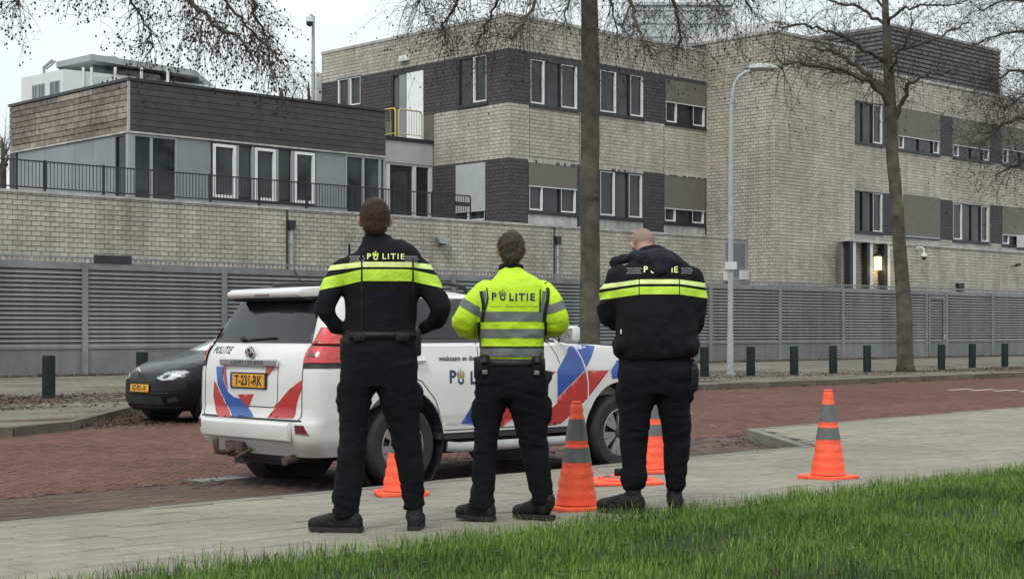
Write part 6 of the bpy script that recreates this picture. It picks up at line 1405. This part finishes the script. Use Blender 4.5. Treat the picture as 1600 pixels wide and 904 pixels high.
q = MB(); q.tube([(p.X(1082), -.02, p.Z(572)), (p.X(1079), -.02, p.Z(563)), (p.X(1084), -.02, p.Z(562))], .014, 8); q.build('pistol_grip', M_gear, T2, smooth=True)
pouch(p, 966, 737, .05, .05, .05, -.02, T2, 'knee_strap_buckle')
q = MB(); ellipsoid(q, (p.X(990), -.0, p.Z(737)), (.088, .088, .014)); q.build('leg_strap', M_gear, T2, smooth='all')
boot('boot', T2, fe[0][0] + .01, -.01, 66, 1.10); boot('boot', T2, fe[1][0], .10, -4, 1.0)
# ================================================================ CONES
M_cone = mat('fluorescent_orange', (.92, .105, .04), .6, .06, 9, bump=.35, bscale=35)
M_cband = mat('cone_grey_band', (.105, .11, .105), .55, .12, 14)
M_cedge = mat('orange_rubber', (.80, .12, .07), .6, .08, 9)
def cone(px, py, label, h=.725, tw=0, rz=None):
    p = on_z(px, py - 6, .15); s_, d_ = to_sd(p); z = z_fp(d_); p = on_z(px, py - 6, z); q = thing('traffic_cone', label, 'traffic cone', (p.x, p.y, z), R(20 if rz is None else rz), 'pop-up traffic cones round the police car')
    b = MB(); b.prism(rounded(0, 0, .192, .192, .06, 4), 0, .030); b.build('base', M_cone, q, bevel=.008, smooth=True)
    def shell(name, z0, z1, r0, r1, m, n=30, seg=8, amp=.004, off=0):
        k = MB()
        for i in range(seg + 1):
            t = i / seg; z = lerp(z0, z1, t); r_ = lerp(r0, r1, t) + off
            for a in range(n):
                an = 2 * math.pi * a / n; w_ = noise.noise(Vector((math.cos(an) * 2 + px, math.sin(an) * 2, z * 14))) * amp + (-.006 if (i % 4 == 2) else 0) * (amp > .003)
                k.v.append(Vector((math.cos(an) * (r_ + w_), math.sin(an) * (r_ + w_), z)))
        for i in range(seg):
            for a in range(n): A = i * n + a; B = i * n + (a + 1) % n; k.f.append((A, B, B + n, A + n))
        return k.build(name, m, q, smooth='all')
    H = h; hs = [(.035, .44), (.44, .575), (.575, .64), (.64, .835), (.835, .97)]
    def rad(t): return lerp(.142, .034, ((t - .05) / .95)) if t > .05 else .142
    shell('orange_section', .036, .44 * H, rad(.05), rad(.44), M_cone, seg=16, amp=.006); shell('grey_band', .44 * H, .575 * H, rad(.44), rad(.575), M_cband, off=.0015, amp=.002)
    shell('orange_section', .575 * H, .64 * H, rad(.575), rad(.64), M_cone, seg=4); shell('grey_band', .64 * H, .835 * H, rad(.64), rad(.835), M_cband, off=.0015, amp=.002); shell('orange_section', .835 * H, .985 * H, rad(.835), rad(.985), M_cone, seg=6)
    MB().lathe([(.034, .975 * H), (.035, H * .995), (.026, H)], 20).build('tip', M_cone, q, smooth=True)
    return q
cone(627, 778, 'orange traffic cone seen between the legs of the leftmost officer', rz=12)
cone(901, 801, 'nearest and tallest looking orange traffic cone, between the middle and right officers', rz=25)
cone(1019, 743, 'orange traffic cone seen between the legs of the rightmost officer', rz=5)
cone(1294, 753, 'lone orange traffic cone standing on the paving at the right', rz=38)
# collapsed cone lying flat
pa = on_z(975, 757, z_fp(9.2)); pzz = z_fp(to_sd(pa)[1]); q = thing('collapsed_cone', 'folded flat orange pop-up cone lying on the paving by the right officer', 'traffic cone', (pa.x, pa.y, pzz), R(8))
MB().prism(rounded(0, 0, .29, .24, .08, 5), 0, .03).build('base', M_cone, q, bevel=.01, smooth=True)
for i, r_ in enumerate((.215, .185, .15, .115)):
    k = MB(); k.tube([((r_ + noise.noise(Vector((a, i, 0))) * .012) * math.cos(a), (r_ * .85 + noise.noise(Vector((a, i, 5))) * .01) * math.sin(a), .034 + i * .008 + .004 * math.sin(a * 5 + i)) for a in [2 * math.pi * j / 28 for j in range(29)]], .011, 6, cap=False); k.build('folded_ring', M_cband if i == 2 else M_cedge, q, smooth='all')
MB().lathe([(.10, .05), (.07, .062), (.04, .07), (.03, .075)], 20).build('tip', M_cone, q, smooth=True)
# ================================================================ TREES
M_bark = mat('grey_green_bark', (.052, .046, .034), .95, .35, 3, bump=1.0, bscale=22, col2=(.115, .105, .075))
M_twig = mat('dark_twig', (.060, .050, .040), .9, .25, 6)
M_cat = mat('alder_cone', (.020, .014, .011), .9, .3, 20)
rnd = random.Random(5)
def curve_pts(P, n):
    out = []
    for i in range(len(P) - 1):
        p0 = P[max(i - 1, 0)]; p1 = P[i]; p2 = P[i + 1]; p3 = P[min(i + 2, len(P) - 1)]
        for k in range(n): t = k / n; out.append(.5 * ((2 * p1) + (-p0 + p2) * t + (2 * p0 - 5 * p1 + 4 * p2 - p3) * t * t + (-p0 + 3 * p1 - 3 * p2 + p3) * t ** 3))
    out.append(P[-1]); return out
def rv(a): return Vector((rnd.gauss(0, a), rnd.gauss(0, a), rnd.gauss(0, a)))
def grow(tw, cones, p, d, L, r, lev, droop, seg, cone_r, cone_p, kids):
    pts = [p.copy()]; n = max(2, int(L / seg)); d = d.normalized()
    for i in range(n):
        d = (d + rv(.17) + Vector((0, 0, -droop * (i / n)))).normalized(); p = p + d * (L / n); pts.append(p.copy())
        if lev > 0 and rnd.random() < kids:
            sd = (d + rv(.75)).normalized(); grow(tw, cones, p, sd, L * rnd.uniform(.35, .65), r * .55, lev - 1, droop, seg, cone_r, cone_p, kids)
        if lev <= 1 and rnd.random() < cone_p: cones.append((p + rv(.03) + Vector((0, 0, -cone_r)), cone_r * rnd.uniform(.6, 1.3)))
    rr = [max(r * (1 - .75 * i / n), .0022) for i in range(n + 1)]; tw.append((pts, rr, 3 if r < .02 else 5))
def tubes_fast(name, lst, m, parent, kind='stuff'):
    V = []; Fc = []
    for pts, rr, n in lst:
        base = len(V)
        for i, p in enumerate(pts):
            t = (pts[min(i + 1, len(pts) - 1)] - pts[max(i - 1, 0)]); t = t.normalized() if t.length > 1e-6 else Vector((0, 0, 1)); a = Vector((.31, .9, .2)) if abs(t.y) < .8 else Vector((1, 0, 0)); u = t.cross(a).normalized(); v = t.cross(u)
            for k in range(n): an = 2 * math.pi * k / n; V.append(p + (u * math.cos(an) + v * math.sin(an)) * rr[i])
        for i in range(len(pts) - 1):
            for k in range(n): a = base + i * n + k; b = base + i * n + (k + 1) % n; Fc.append((a, b, b + n, a + n))
    return obj(name, V, Fc, m, parent, smooth=True, kind=kind)
def cones_mesh(name, cones, m, parent):
    V = []; Fc = []
    for c, r in cones:
        b = len(V); h = r * 1.35; V += [c + Vector((0, 0, h)), c + Vector((r, 0, 0)), c + Vector((0, r, 0)), c + Vector((-r, 0, 0)), c + Vector((0, -r, 0)), c + Vector((0, 0, -h))]
        Fc += [(b, b + 1, b + 2), (b, b + 2, b + 3), (b, b + 3, b + 4), (b, b + 4, b + 1), (b + 5, b + 2, b + 1), (b + 5, b + 3, b + 2), (b + 5, b + 4, b + 3), (b + 5, b + 1, b + 4)]
    return obj(name, V, Fc, m, parent, kind='stuff')
def tree(label, base, trunk, trunk_r, limbs, Y, spread, twigL, droop, dens, cone_r, cone_p, seg=.22, knots=6, lev=2, cat='tree', name='street_tree', up=.25, spread_y=None):
    """trunk / limbs in photo pixels at the tree's own distance Y; limbs: (points, r0, r1, dy)"""
    t = thing(name, label, cat, base); o = Vector(base)
    P = [at(x, y, Y) - o for x, y in trunk]; P[0] = Vector((P[0].x, 0, -.05)); pts = curve_pts(P, 5); n = len(pts); q = MB(); rr = []
    for i in range(n):
        f_ = i / (n - 1) * (len(trunk_r) - 1); a = int(min(f_, len(trunk_r) - 2)); rr.append(lerp(trunk_r[a], trunk_r[a + 1], f_ - a))
    pts = [p + Vector((noise.noise(p * .8) * .06, noise.noise(p * .8 + Vector((9, 0, 0))) * .06, 0)) if i else p for i, p in enumerate(pts)]
    rr[0] *= 1.25; q.tube(pts, rr, 16); q.build('trunk', M_bark, t, smooth='all')
    tw = []; cones = []
    for k in range(knots):
        i = rnd.randrange(n // 3, n - 2); a = rnd.uniform(math.pi, 2 * math.pi); d = Vector((math.cos(a), math.sin(a), .2)); q = MB(); c = pts[i] + d * rr[i] * .85
        ellipsoid(q, c, (rr[i] * .3, rr[i] * .3, rr[i] * .36), None, 10, 6); q.build('bark_knot', M_bark, t, smooth='all')
    sp = spread if spread_y is None else spread_y
    for L, r0, r1, dy in limbs:
        P = []
        for j, (x, y) in enumerate(L): yy = dy * j / (len(L) - 1); P.append(at(x, y, Y + yy) - o)
        lp_ = curve_pts(P, 5); m_ = len(lp_); lp_ = [p + (rv(.035) if 0 < i < m_ - 1 else Vector()) for i, p in enumerate(lp_)]
        q = MB(); q.tube(lp_, [lerp(r0, r1, i / (m_ - 1)) for i in range(m_)], 8); q.build('branch', M_bark, t, smooth='all')
        tot = sum((b - a).length for a, b in zip(lp_, lp_[1:])); k = int(tot * dens)
        for _ in range(k):
            f_ = rnd.uniform(.12, 1) ** .8; i = min(m_ - 2, int(f_ * (m_ - 1))); pp = lp_[i].lerp(lp_[i + 1], rnd.random()); d = (lp_[i + 1] - lp_[i]).normalized()
            dd = (d * .6 + rv(.65) + Vector((0, 0, up))).normalized(); grow(tw, cones, pp, dd, twigL * rnd.uniform(.5, 1.3), max(.007, r1 * .5), lev, droop, seg, cone_r, cone_p, spread)
    if tw: tubes_fast('twigs', tw, M_twig, t)
    if cones: cones_mesh('seed_cones', cones, M_cat, t)
    return t
b2 = on_z(1415, 580, .12)
tree('leafless street tree with spreading limbs on the far pavement, right of the lamp post', (b2.x, b2.y, .118), [(1415, 580), (1412, 480), (1404, 360), (1394, 240), (1391, 170), (1387, 100), (1381, 0), (1377, -120), (1374, -230)], [.27, .235, .20, .19, .20, .15, .10, .07, .03],
     [([(1392, 168), (1372, 140), (1345, 122), (1300, 107), (1250, 101), (1215, 104)], .11, .03, -1.5), ([(1390, 150), (1362, 122), (1330, 98), (1305, 82), (1270, 75)], .10, .025, 1), ([(1388, 98), (1350, 76), (1315, 56), (1270, 42), (1215, 42)], .08, .02, -2), ([(1384, 40), (1350, 16), (1305, 2), (1265, -12)], .06, .02, 1.5),
      ([(1396, 190), (1408, 160), (1424, 130), (1450, 116), (1482, 112)], .09, .025, -1), ([(1388, 78), (1425, 72), (1470, 56), (1515, 36)], .07, .02, 1), ([(1384, 38), (1402, 20), (1440, 9), (1500, 6)], .06, .02, -2), ([(1380, -30), (1340, -50), (1280, -70)], .05, .015, 0), ([(1380, -30), (1420, -60), (1480, -80)], .05, .015, 0), ([(1384, 20), (1360, -20), (1335, -70)], .05, .015, 2), ([(1390, 120), (1400, 90), (1420, 60), (1425, 20)], .05, .015, -2)],
     b2.y, .37, 1.55, .16, 15, .022, .10, seg=.2)
Y1 = 37.7; b1 = at(921, 518, Y1)
tree('straight tall tree trunk rising behind the police car between the middle and right officers', (b1.x, Y1, .118), [(921, 598), (921, 500), (922, 400), (921, 250), (923, 120), (921, 0), (919, -120), (918, -260)], [.30, .25, .235, .225, .225, .20, .17, .12],
     [([(919, -100), (880, -60), (845, -15), (822, 30), (800, 60)], .07, .018, -1.5), ([(918, -160), (820, -90), (735, -30), (705, 20), (690, 55)], .08, .018, 1.5), ([(918, -210), (770, -120), (690, -50), (655, 5)], .08, .018, -2), ([(918, -130), (850, -80), (790, -20), (765, 30), (745, 70)], .07, .018, 3),
      ([(919, -90), (955, -50), (985, 5), (1000, 50), (1015, 80)], .07, .018, -1.5), ([(918, -150), (990, -70), (1045, -10), (1062, 40), (1060, 75)], .07, .018, 1.5), ([(918, -210), (1040, -100), (1105, -30), (1125, 25)], .08, .018, -2), ([(919, -60), (900, -30), (888, 10), (880, 40)], .05, .015, -2), ([(919, -60), (940, -30), (955, 10), (965, 50)], .05, .015, 2), ([(918, -180), (1080, -110), (1150, -40), (1175, 20)], .08, .018, 2)],
     Y1, .39, 1.35, .42, 17, .020, .12, seg=.16, up=-.15, knots=10)
Y3 = 56.0; b3 = at(1700, 518, Y3)
tree('bushy twigged tree crown reaching in from the right edge of the photo', (b3.x, Y3, .118), [(1700, 575), (1700, 400), (1698, 200), (1695, 0), (1693, -150)], [.3, .25, .22, .18, .1],
     [([(1698, 230), (1650, 200), (1600, 185), (1560, 200), (1530, 230)], .10, .02, -2), ([(1698, 160), (1640, 120), (1590, 110), (1545, 130)], .10, .02, 2), ([(1698, 120), (1640, 60), (1580, 50), (1520, 70)], .09, .02, -1), ([(1696, 60), (1640, 10), (1580, 0), (1530, 15)], .09, .02, 1), ([(1698, 280), (1650, 260), (1600, 255), (1555, 275)], .08, .02, 0), ([(1698, 180), (1650, 150), (1600, 150), (1570, 170)], .08, .02, -3), ([(1696, 0), (1640, -40), (1570, -50)], .08, .02, 1)],
     Y3, .43, 1.9, .24, 20, .024, .12, seg=.22)
Y0_ = 24.0; b0 = at(-330, 518, Y0_)
tree('overhanging alder branches full of dark seed cones at the top left', (b0.x, Y0_, .118), [(-330, 640), (-330, 400), (-325, 150), (-315, -100), (-300, -330)], [.28, .24, .22, .2, .15],
     [([(-310, -200), (-80, -230), (120, -140), (280, -14), (335, 40), (385, 72), (425, 98)], .06, .010, -1), ([(-312, -160), (-60, -190), (110, -130), (185, -60), (205, -10), (228, 40), (240, 75)], .05, .010, 1.5), ([(-310, -200), (0, -230), (220, -110), (290, -20), (312, 30), (322, 60)], .05, .010, -2), ([(-315, -100), (-170, -130), (-60, -70), (10, -20), (32, 10)], .10, .010, 0), ([(-310, -200), (0, -240), (240, -130), (370, -40), (400, 20), (420, 60)], .09, .010, 2), ([(-310, -200), (20, -250), (260, -120), (350, -10), (395, 50), (440, 100)], .05, .008, 1.0), ([(-310, -220), (-40, -220), (80, -110), (125, -50), (140, -15)], .08, .008, 1)],
     Y0_, .35, .66, .50, 9.5, .016, .42, seg=.08, up=-.35, knots=0)
# bare trees behind the pavilion
def far_tree(x, ytop, Y, label, wd):
    b = at(x, 518, Y); L = []
    for k in range(9): a = rnd.uniform(-1, 1); yy = lerp(ytop + 60, ytop + 8, rnd.random()); L.append(([(x, ytop + 110), (x + a * wd * .4, (yy + ytop + 90) / 2), (x + a * wd, yy)], .08, .015, rnd.uniform(-2, 2)))
    return tree(label, (b.x, Y, 0), [(x, 540), (x, ytop + 150), (x + 1, ytop + 60), (x, ytop + 20)], [.22, .18, .10, .03], L, Y, .42, 1.6, -.05, 3.2, .03, .0, seg=.5, knots=0, name='bare_tree', up=.5)
far_tree(440, 118, 78, 'bare tree far behind the pavilion roof, left of the camera mast', 26); far_tree(482, 108, 84, 'taller bare tree directly beside the camera mast behind the pavilion', 22); far_tree(166, 108, 90, 'small bare tree top between the hotel and the pavilion', 18)
far_tree(4, 196, 66, 'dense dark bare shrub tree at the left edge behind the pavilion', 14)
# ================================================================ GRASS, WEEDS, LITTER
def leafmat(name, c1, c2, c3, rough=.6):
    m = bpy.data.materials.new(name); m.use_nodes = True; t = m.node_tree; n = t.nodes; l = t.links; b = n['Principled BSDF']
    g = n.new('ShaderNodeNewGeometry'); r = n.new('ShaderNodeValToRGB'); e = r.color_ramp.elements; e[0].color = (*c1, 1); e[1].color = (*c3, 1); e[1].position = 1; k = e.new(.55); k.color = (*c2, 1)
    z = n.new('ShaderNodeTexNoise'); z.inputs['Scale'].default_value = 1.1; z.inputs['Detail'].default_value = 4; l.new(g.outputs['Position'], z.inputs['Vector'])
    a = n.new('ShaderNodeMath'); a.operation = 'MULTIPLY_ADD'; a.inputs[1].default_value = .62; l.new(g.outputs['Random Per Island'], a.inputs[0])
    s = n.new('ShaderNodeMath'); s.operation = 'MULTIPLY_ADD'; s.inputs[1].default_value = 1.5; s.inputs[2].default_value = -.55; l.new(z.outputs['Fac'], s.inputs[0]); l.new(s.outputs[0], a.inputs[2])
    l.new(a.outputs[0], r.inputs[0]); l.new(r.outputs[0], b.inputs['Base Color']); b.inputs['Roughness'].default_value = rough; b.inputs['Specular IOR Level'].default_value = .3
    MATS[name] = m; return m
M_gr = leafmat('grass_blade', (.020, .042, .007), (.092, .175, .022), (.19, .28, .05)); M_dry = leafmat('dry_stalk', (.05, .026, .018), (.10, .058, .038), (.17, .115, .075)); M_leaf = leafmat('dead_leaf', (.028, .014, .009), (.060, .032, .020), (.11, .066, .04))
def zg(s, d): return .150 + .05 * np.clip((6.6 - d) / .6, 0, 1) + .02 * np.sin(s * 2.1 + d) * np.clip((6.5 - d), 0, 1) + .014 * np.sin(s * 5.3 - d * 3.1) * np.clip((6.5 - d), 0, 1)
v = []; f = []; NS, ND = 130, 40
for i in range(NS + 1):
    for j in range(ND + 1):
        s = lerp(-22, 42, i / NS); d = lerp(-9, 6.66, (j / ND)); v.append((s, d, float(zg(s, d)) - .008 - (.05 if j == ND else 0)))
        if i and j: a = i * (ND + 1) + j; f.append((a - ND - 2, a - 1, a, a - ND - 1))
M_turf = mat('turf_soil', (.020, .030, .010), .95, .5, 5, bump=.8, bscale=25, col2=(.05, .045, .022))
verge = ground('grass_verge', v, f, M_turf, True)
def blades(name, n, s0, s1, d0, d1, h, wd, m, vis=True, lean=.35, dens=None, kind='stuff', zf=zg, parent=None, edge=None):
    rg = np.random.default_rng(len(name) + n); s = rg.uniform(s0, s1, n); d = rg.uniform(d0, d1, n)
    X = CU * s - SU * d; Y = SU * s + CU * d
    keep = Y > 1
    if vis:
        px = CX + X / np.maximum(Y, .1) * F; py = HZ + (HC - .2) / np.maximum(Y, .1) * F; keep &= (px > -60) & (px < 1900) & (py < 935)
    if dens is not None: keep &= rg.random(n) < dens(s, d)
    s, d = s[keep], d[keep]; n = len(s)
    cl = np.sin(s * 9 + np.sin(d * 7) * 2) * np.cos(d * 11 + s * 3) * .5 + .5; cl2 = np.sin(s * 3.1 + 1) * np.sin(d * 4.3 + s) * .5 + .5
    H = h * (.45 + .6 * rg.random(n)) * (.65 + .5 * cl + .35 * cl2); az = rg.uniform(0, 2 * np.pi, n); ln = np.abs(rg.normal(0, lean, n)) + .08; w_ = wd * rg.uniform(.6, 1.3, n)
    fx, fy = np.cos(az), np.sin(az); sx, sy = -fy, fx; z0 = zf(s, d) - .004
    def pt(t, side, wt): b = ln * t * t * H; return np.stack([s + fx * b + sx * side * w_ * wt, d + fy * b + sy * side * w_ * wt, z0 + H * t * np.sqrt(np.maximum(.15, 1 - (ln * t) ** 2 * .5))], -1)
    P = np.stack([pt(0, -1, .5), pt(0, 1, .5), pt(.55, 1, .42), pt(.55, -1, .42), pt(1, 0, 0)], 1).reshape(-1, 3)
    idx = np.arange(n)[:, None] * 5; L = np.concatenate([idx + 0, idx + 1, idx + 2, idx + 3, idx + 3, idx + 2, idx + 4], 1).ravel()
    me = bpy.data.meshes.new(name); me.vertices.add(len(P)); me.vertices.foreach_set('co', P.ravel()); me.loops.add(len(L)); me.loops.foreach_set('vertex_index', L); me.polygons.add(2 * n)
    st = (np.arange(n)[:, None] * 7 + np.array([0, 4])[None]).ravel(); me.polygons.foreach_set('loop_start', st); me.polygons.foreach_set('loop_total', np.tile([4, 3], n)); me.materials.append(m); me.update(calc_edges=True)
    o = obj(name, me, None, None, parent, kind=kind); o.rotation_euler.z = ROT; return o
def patch(s, d): return np.clip(.15 + 1.1 * (np.sin(s * 1.7 + d * 2.2) * np.sin(d * 3.7 - s * .9) * .5 + .62), .25, 1)
o = blades('grass', 330000, 2.6, 17.5, 1.5, 6.62, .063, .0036, M_gr, dens=patch); tag(o, 'short bright green grass on the verge in the foreground', 'grass')
o = blades('grass_beside', 110000, -3, 21, -1, 6.62, .08, .006, M_gr, vis=False); tag(o, 'thinner green grass covering the rest of the verge', 'grass')
o = blades('grass_edge', 9000, 2.6, 20, 6.5, 6.78, .11, .0042, M_gr, lean=.7, zf=lambda s, d: .16 + 0 * s); tag(o, 'long grass fringe leaning over the edge of the footpath', 'grass')
o = blades('dry_grass', 9000, 2.6, 14.5, 2, 6.6, .05, .004, M_dry, lean=.9); tag(o, 'dead straw coloured stalks among the verge grass', 'dry grass')
# small broad-leaved weeds in the turf
V = []; Fc = []; rg = random.Random(3)
for _ in range(420):
    s = rg.uniform(3, 13.5); d = rg.uniform(2.5, 6.5); n_ = rg.randint(4, 7); z = float(zg(s, d)) + .02
    for k in range(n_):
        a = 2 * math.pi * k / n_ + rg.random(); L = rg.uniform(.02, .045); c = Vector((s, d, z)); u = Vector((math.cos(a), math.sin(a), .5)); t = Vector((-math.sin(a), math.cos(a), 0)); b = len(V)
        V += [c, c + u * L * .5 + t * L * .3, c + u * L - Vector((0, 0, L * .2)), c + u * L * .5 - t * L * .3]; Fc.append((b, b + 1, b + 2, b + 3))
o = obj('weeds', V, Fc, leafmat('weed_leaf', (.015, .035, .008), (.03, .06, .015), (.07, .10, .04)), None, kind='stuff'); o.rotation_euler.z = ROT; tag(o, 'small broad leaved weeds scattered in the verge grass', 'weeds')
# litter of dead leaves and stalks on the far pavement, thick by the diagonal kerb
def litter(name, spots, m, sz, label, cat):
    V = []; Fc = []; rg = random.Random(8)
    for s0, d0, rs, rd, n_, z in spots:
        for _ in range(n_):
            s = rg.gauss(s0, rs); d = rg.gauss(d0, rd); a = rg.uniform(0, 6.28); L = sz * rg.uniform(.5, 1.6); wv = L * rg.uniform(.25, .6); c = Vector((s, d, z + rg.uniform(.004, .02))); u = Vector((math.cos(a), math.sin(a), rg.gauss(0, .25))); t = Vector((-math.sin(a), math.cos(a), rg.gauss(0, .25))); b = len(V)
            V += [c - u * L, c - t * wv, c + u * L, c + t * wv]; Fc.append((b, b + 1, b + 2, b + 3))
    o = obj(name, V, Fc, m, None, kind='stuff'); o.rotation_euler.z = ROT; return tag(o, label, cat)
sp_l = [(10.5, 25.5, 3, 1.0, 2600, .12), (13, 27.5, 3, .5, 2000, .12), (16, 25.0, 2.5, .4, 1500, .12), (10.2, 23.6, 1.6, .3, 900, .12), (40, 26.4, 14, .6, 5000, .12), (47, 26, 3, .8, 2200, .12), (30, 28, 6, .4, 2000, .12)]
litter('dead_leaves', sp_l, M_leaf, .032, 'brown dead leaves lying between the bollards on the far pavement', 'leaf litter')
litter('gutter_litter', [(11.6, 20.5, 1.0, .45, 1500, .004), (12.6, 22.0, .8, .6, 900, .004), (36, 23.1, 10, .12, 1400, .004), (15.2, 11.5, .5, .35, 160, .004), (8, 12.1, 4, .12, 130, .004)], M_leaf, .03, 'leaf and twig litter gathered in the gutters and by the diagonal kerb', 'leaf litter')
o = blades('dry_weeds', 2600, 10.4, 13.6, 19.9, 23.4, .16, .007, M_dry, lean=1.3, zf=lambda s, d: 0 * s, dens=lambda s, d: ((d - 19.9) < (s - 10.2) * 1.05 + .2) * (np.abs((d - 19.9) - (s - 10.4) * 1.1) < .9) * .9); tag(o, 'tangled dead weeds growing along the diagonal kerb by the black car', 'dry weeds')
o = blades('fence_foot_weeds', 9000, 18, 76, 39.45, 39.78, .10, .02, leafmat('moss', (.03, .04, .015), (.06, .05, .03), (.09, .08, .05)), lean=.6, zf=lambda s, d: .12 + 0 * s); tag(o, 'mossy weeds in a thin line at the foot of the grey fence', 'weeds')
# fallen twigs on the pavement at the left
tw = []
for k in range(60):
    s, d = rnd.uniform(9, 17), rnd.uniform(24.5, 28.5); c = Vector((s, d, .13)); a = rnd.uniform(0, 6.28); u = Vector((math.cos(a), math.sin(a), rnd.uniform(0, .25))); pts = [c, c + u * .25 + rv(.03), c + u * .5 + rv(.04)]; tw.append(([Vector((p.x, p.y, max(.125, p.z))) for p in pts], [.008, .006, .003], 3))
o = tubes_fast('fallen_twigs', tw, M_twig, None); o.rotation_euler.z = ROT; tag(o, 'fallen twigs lying on the pavement left of the black car', 'twigs')
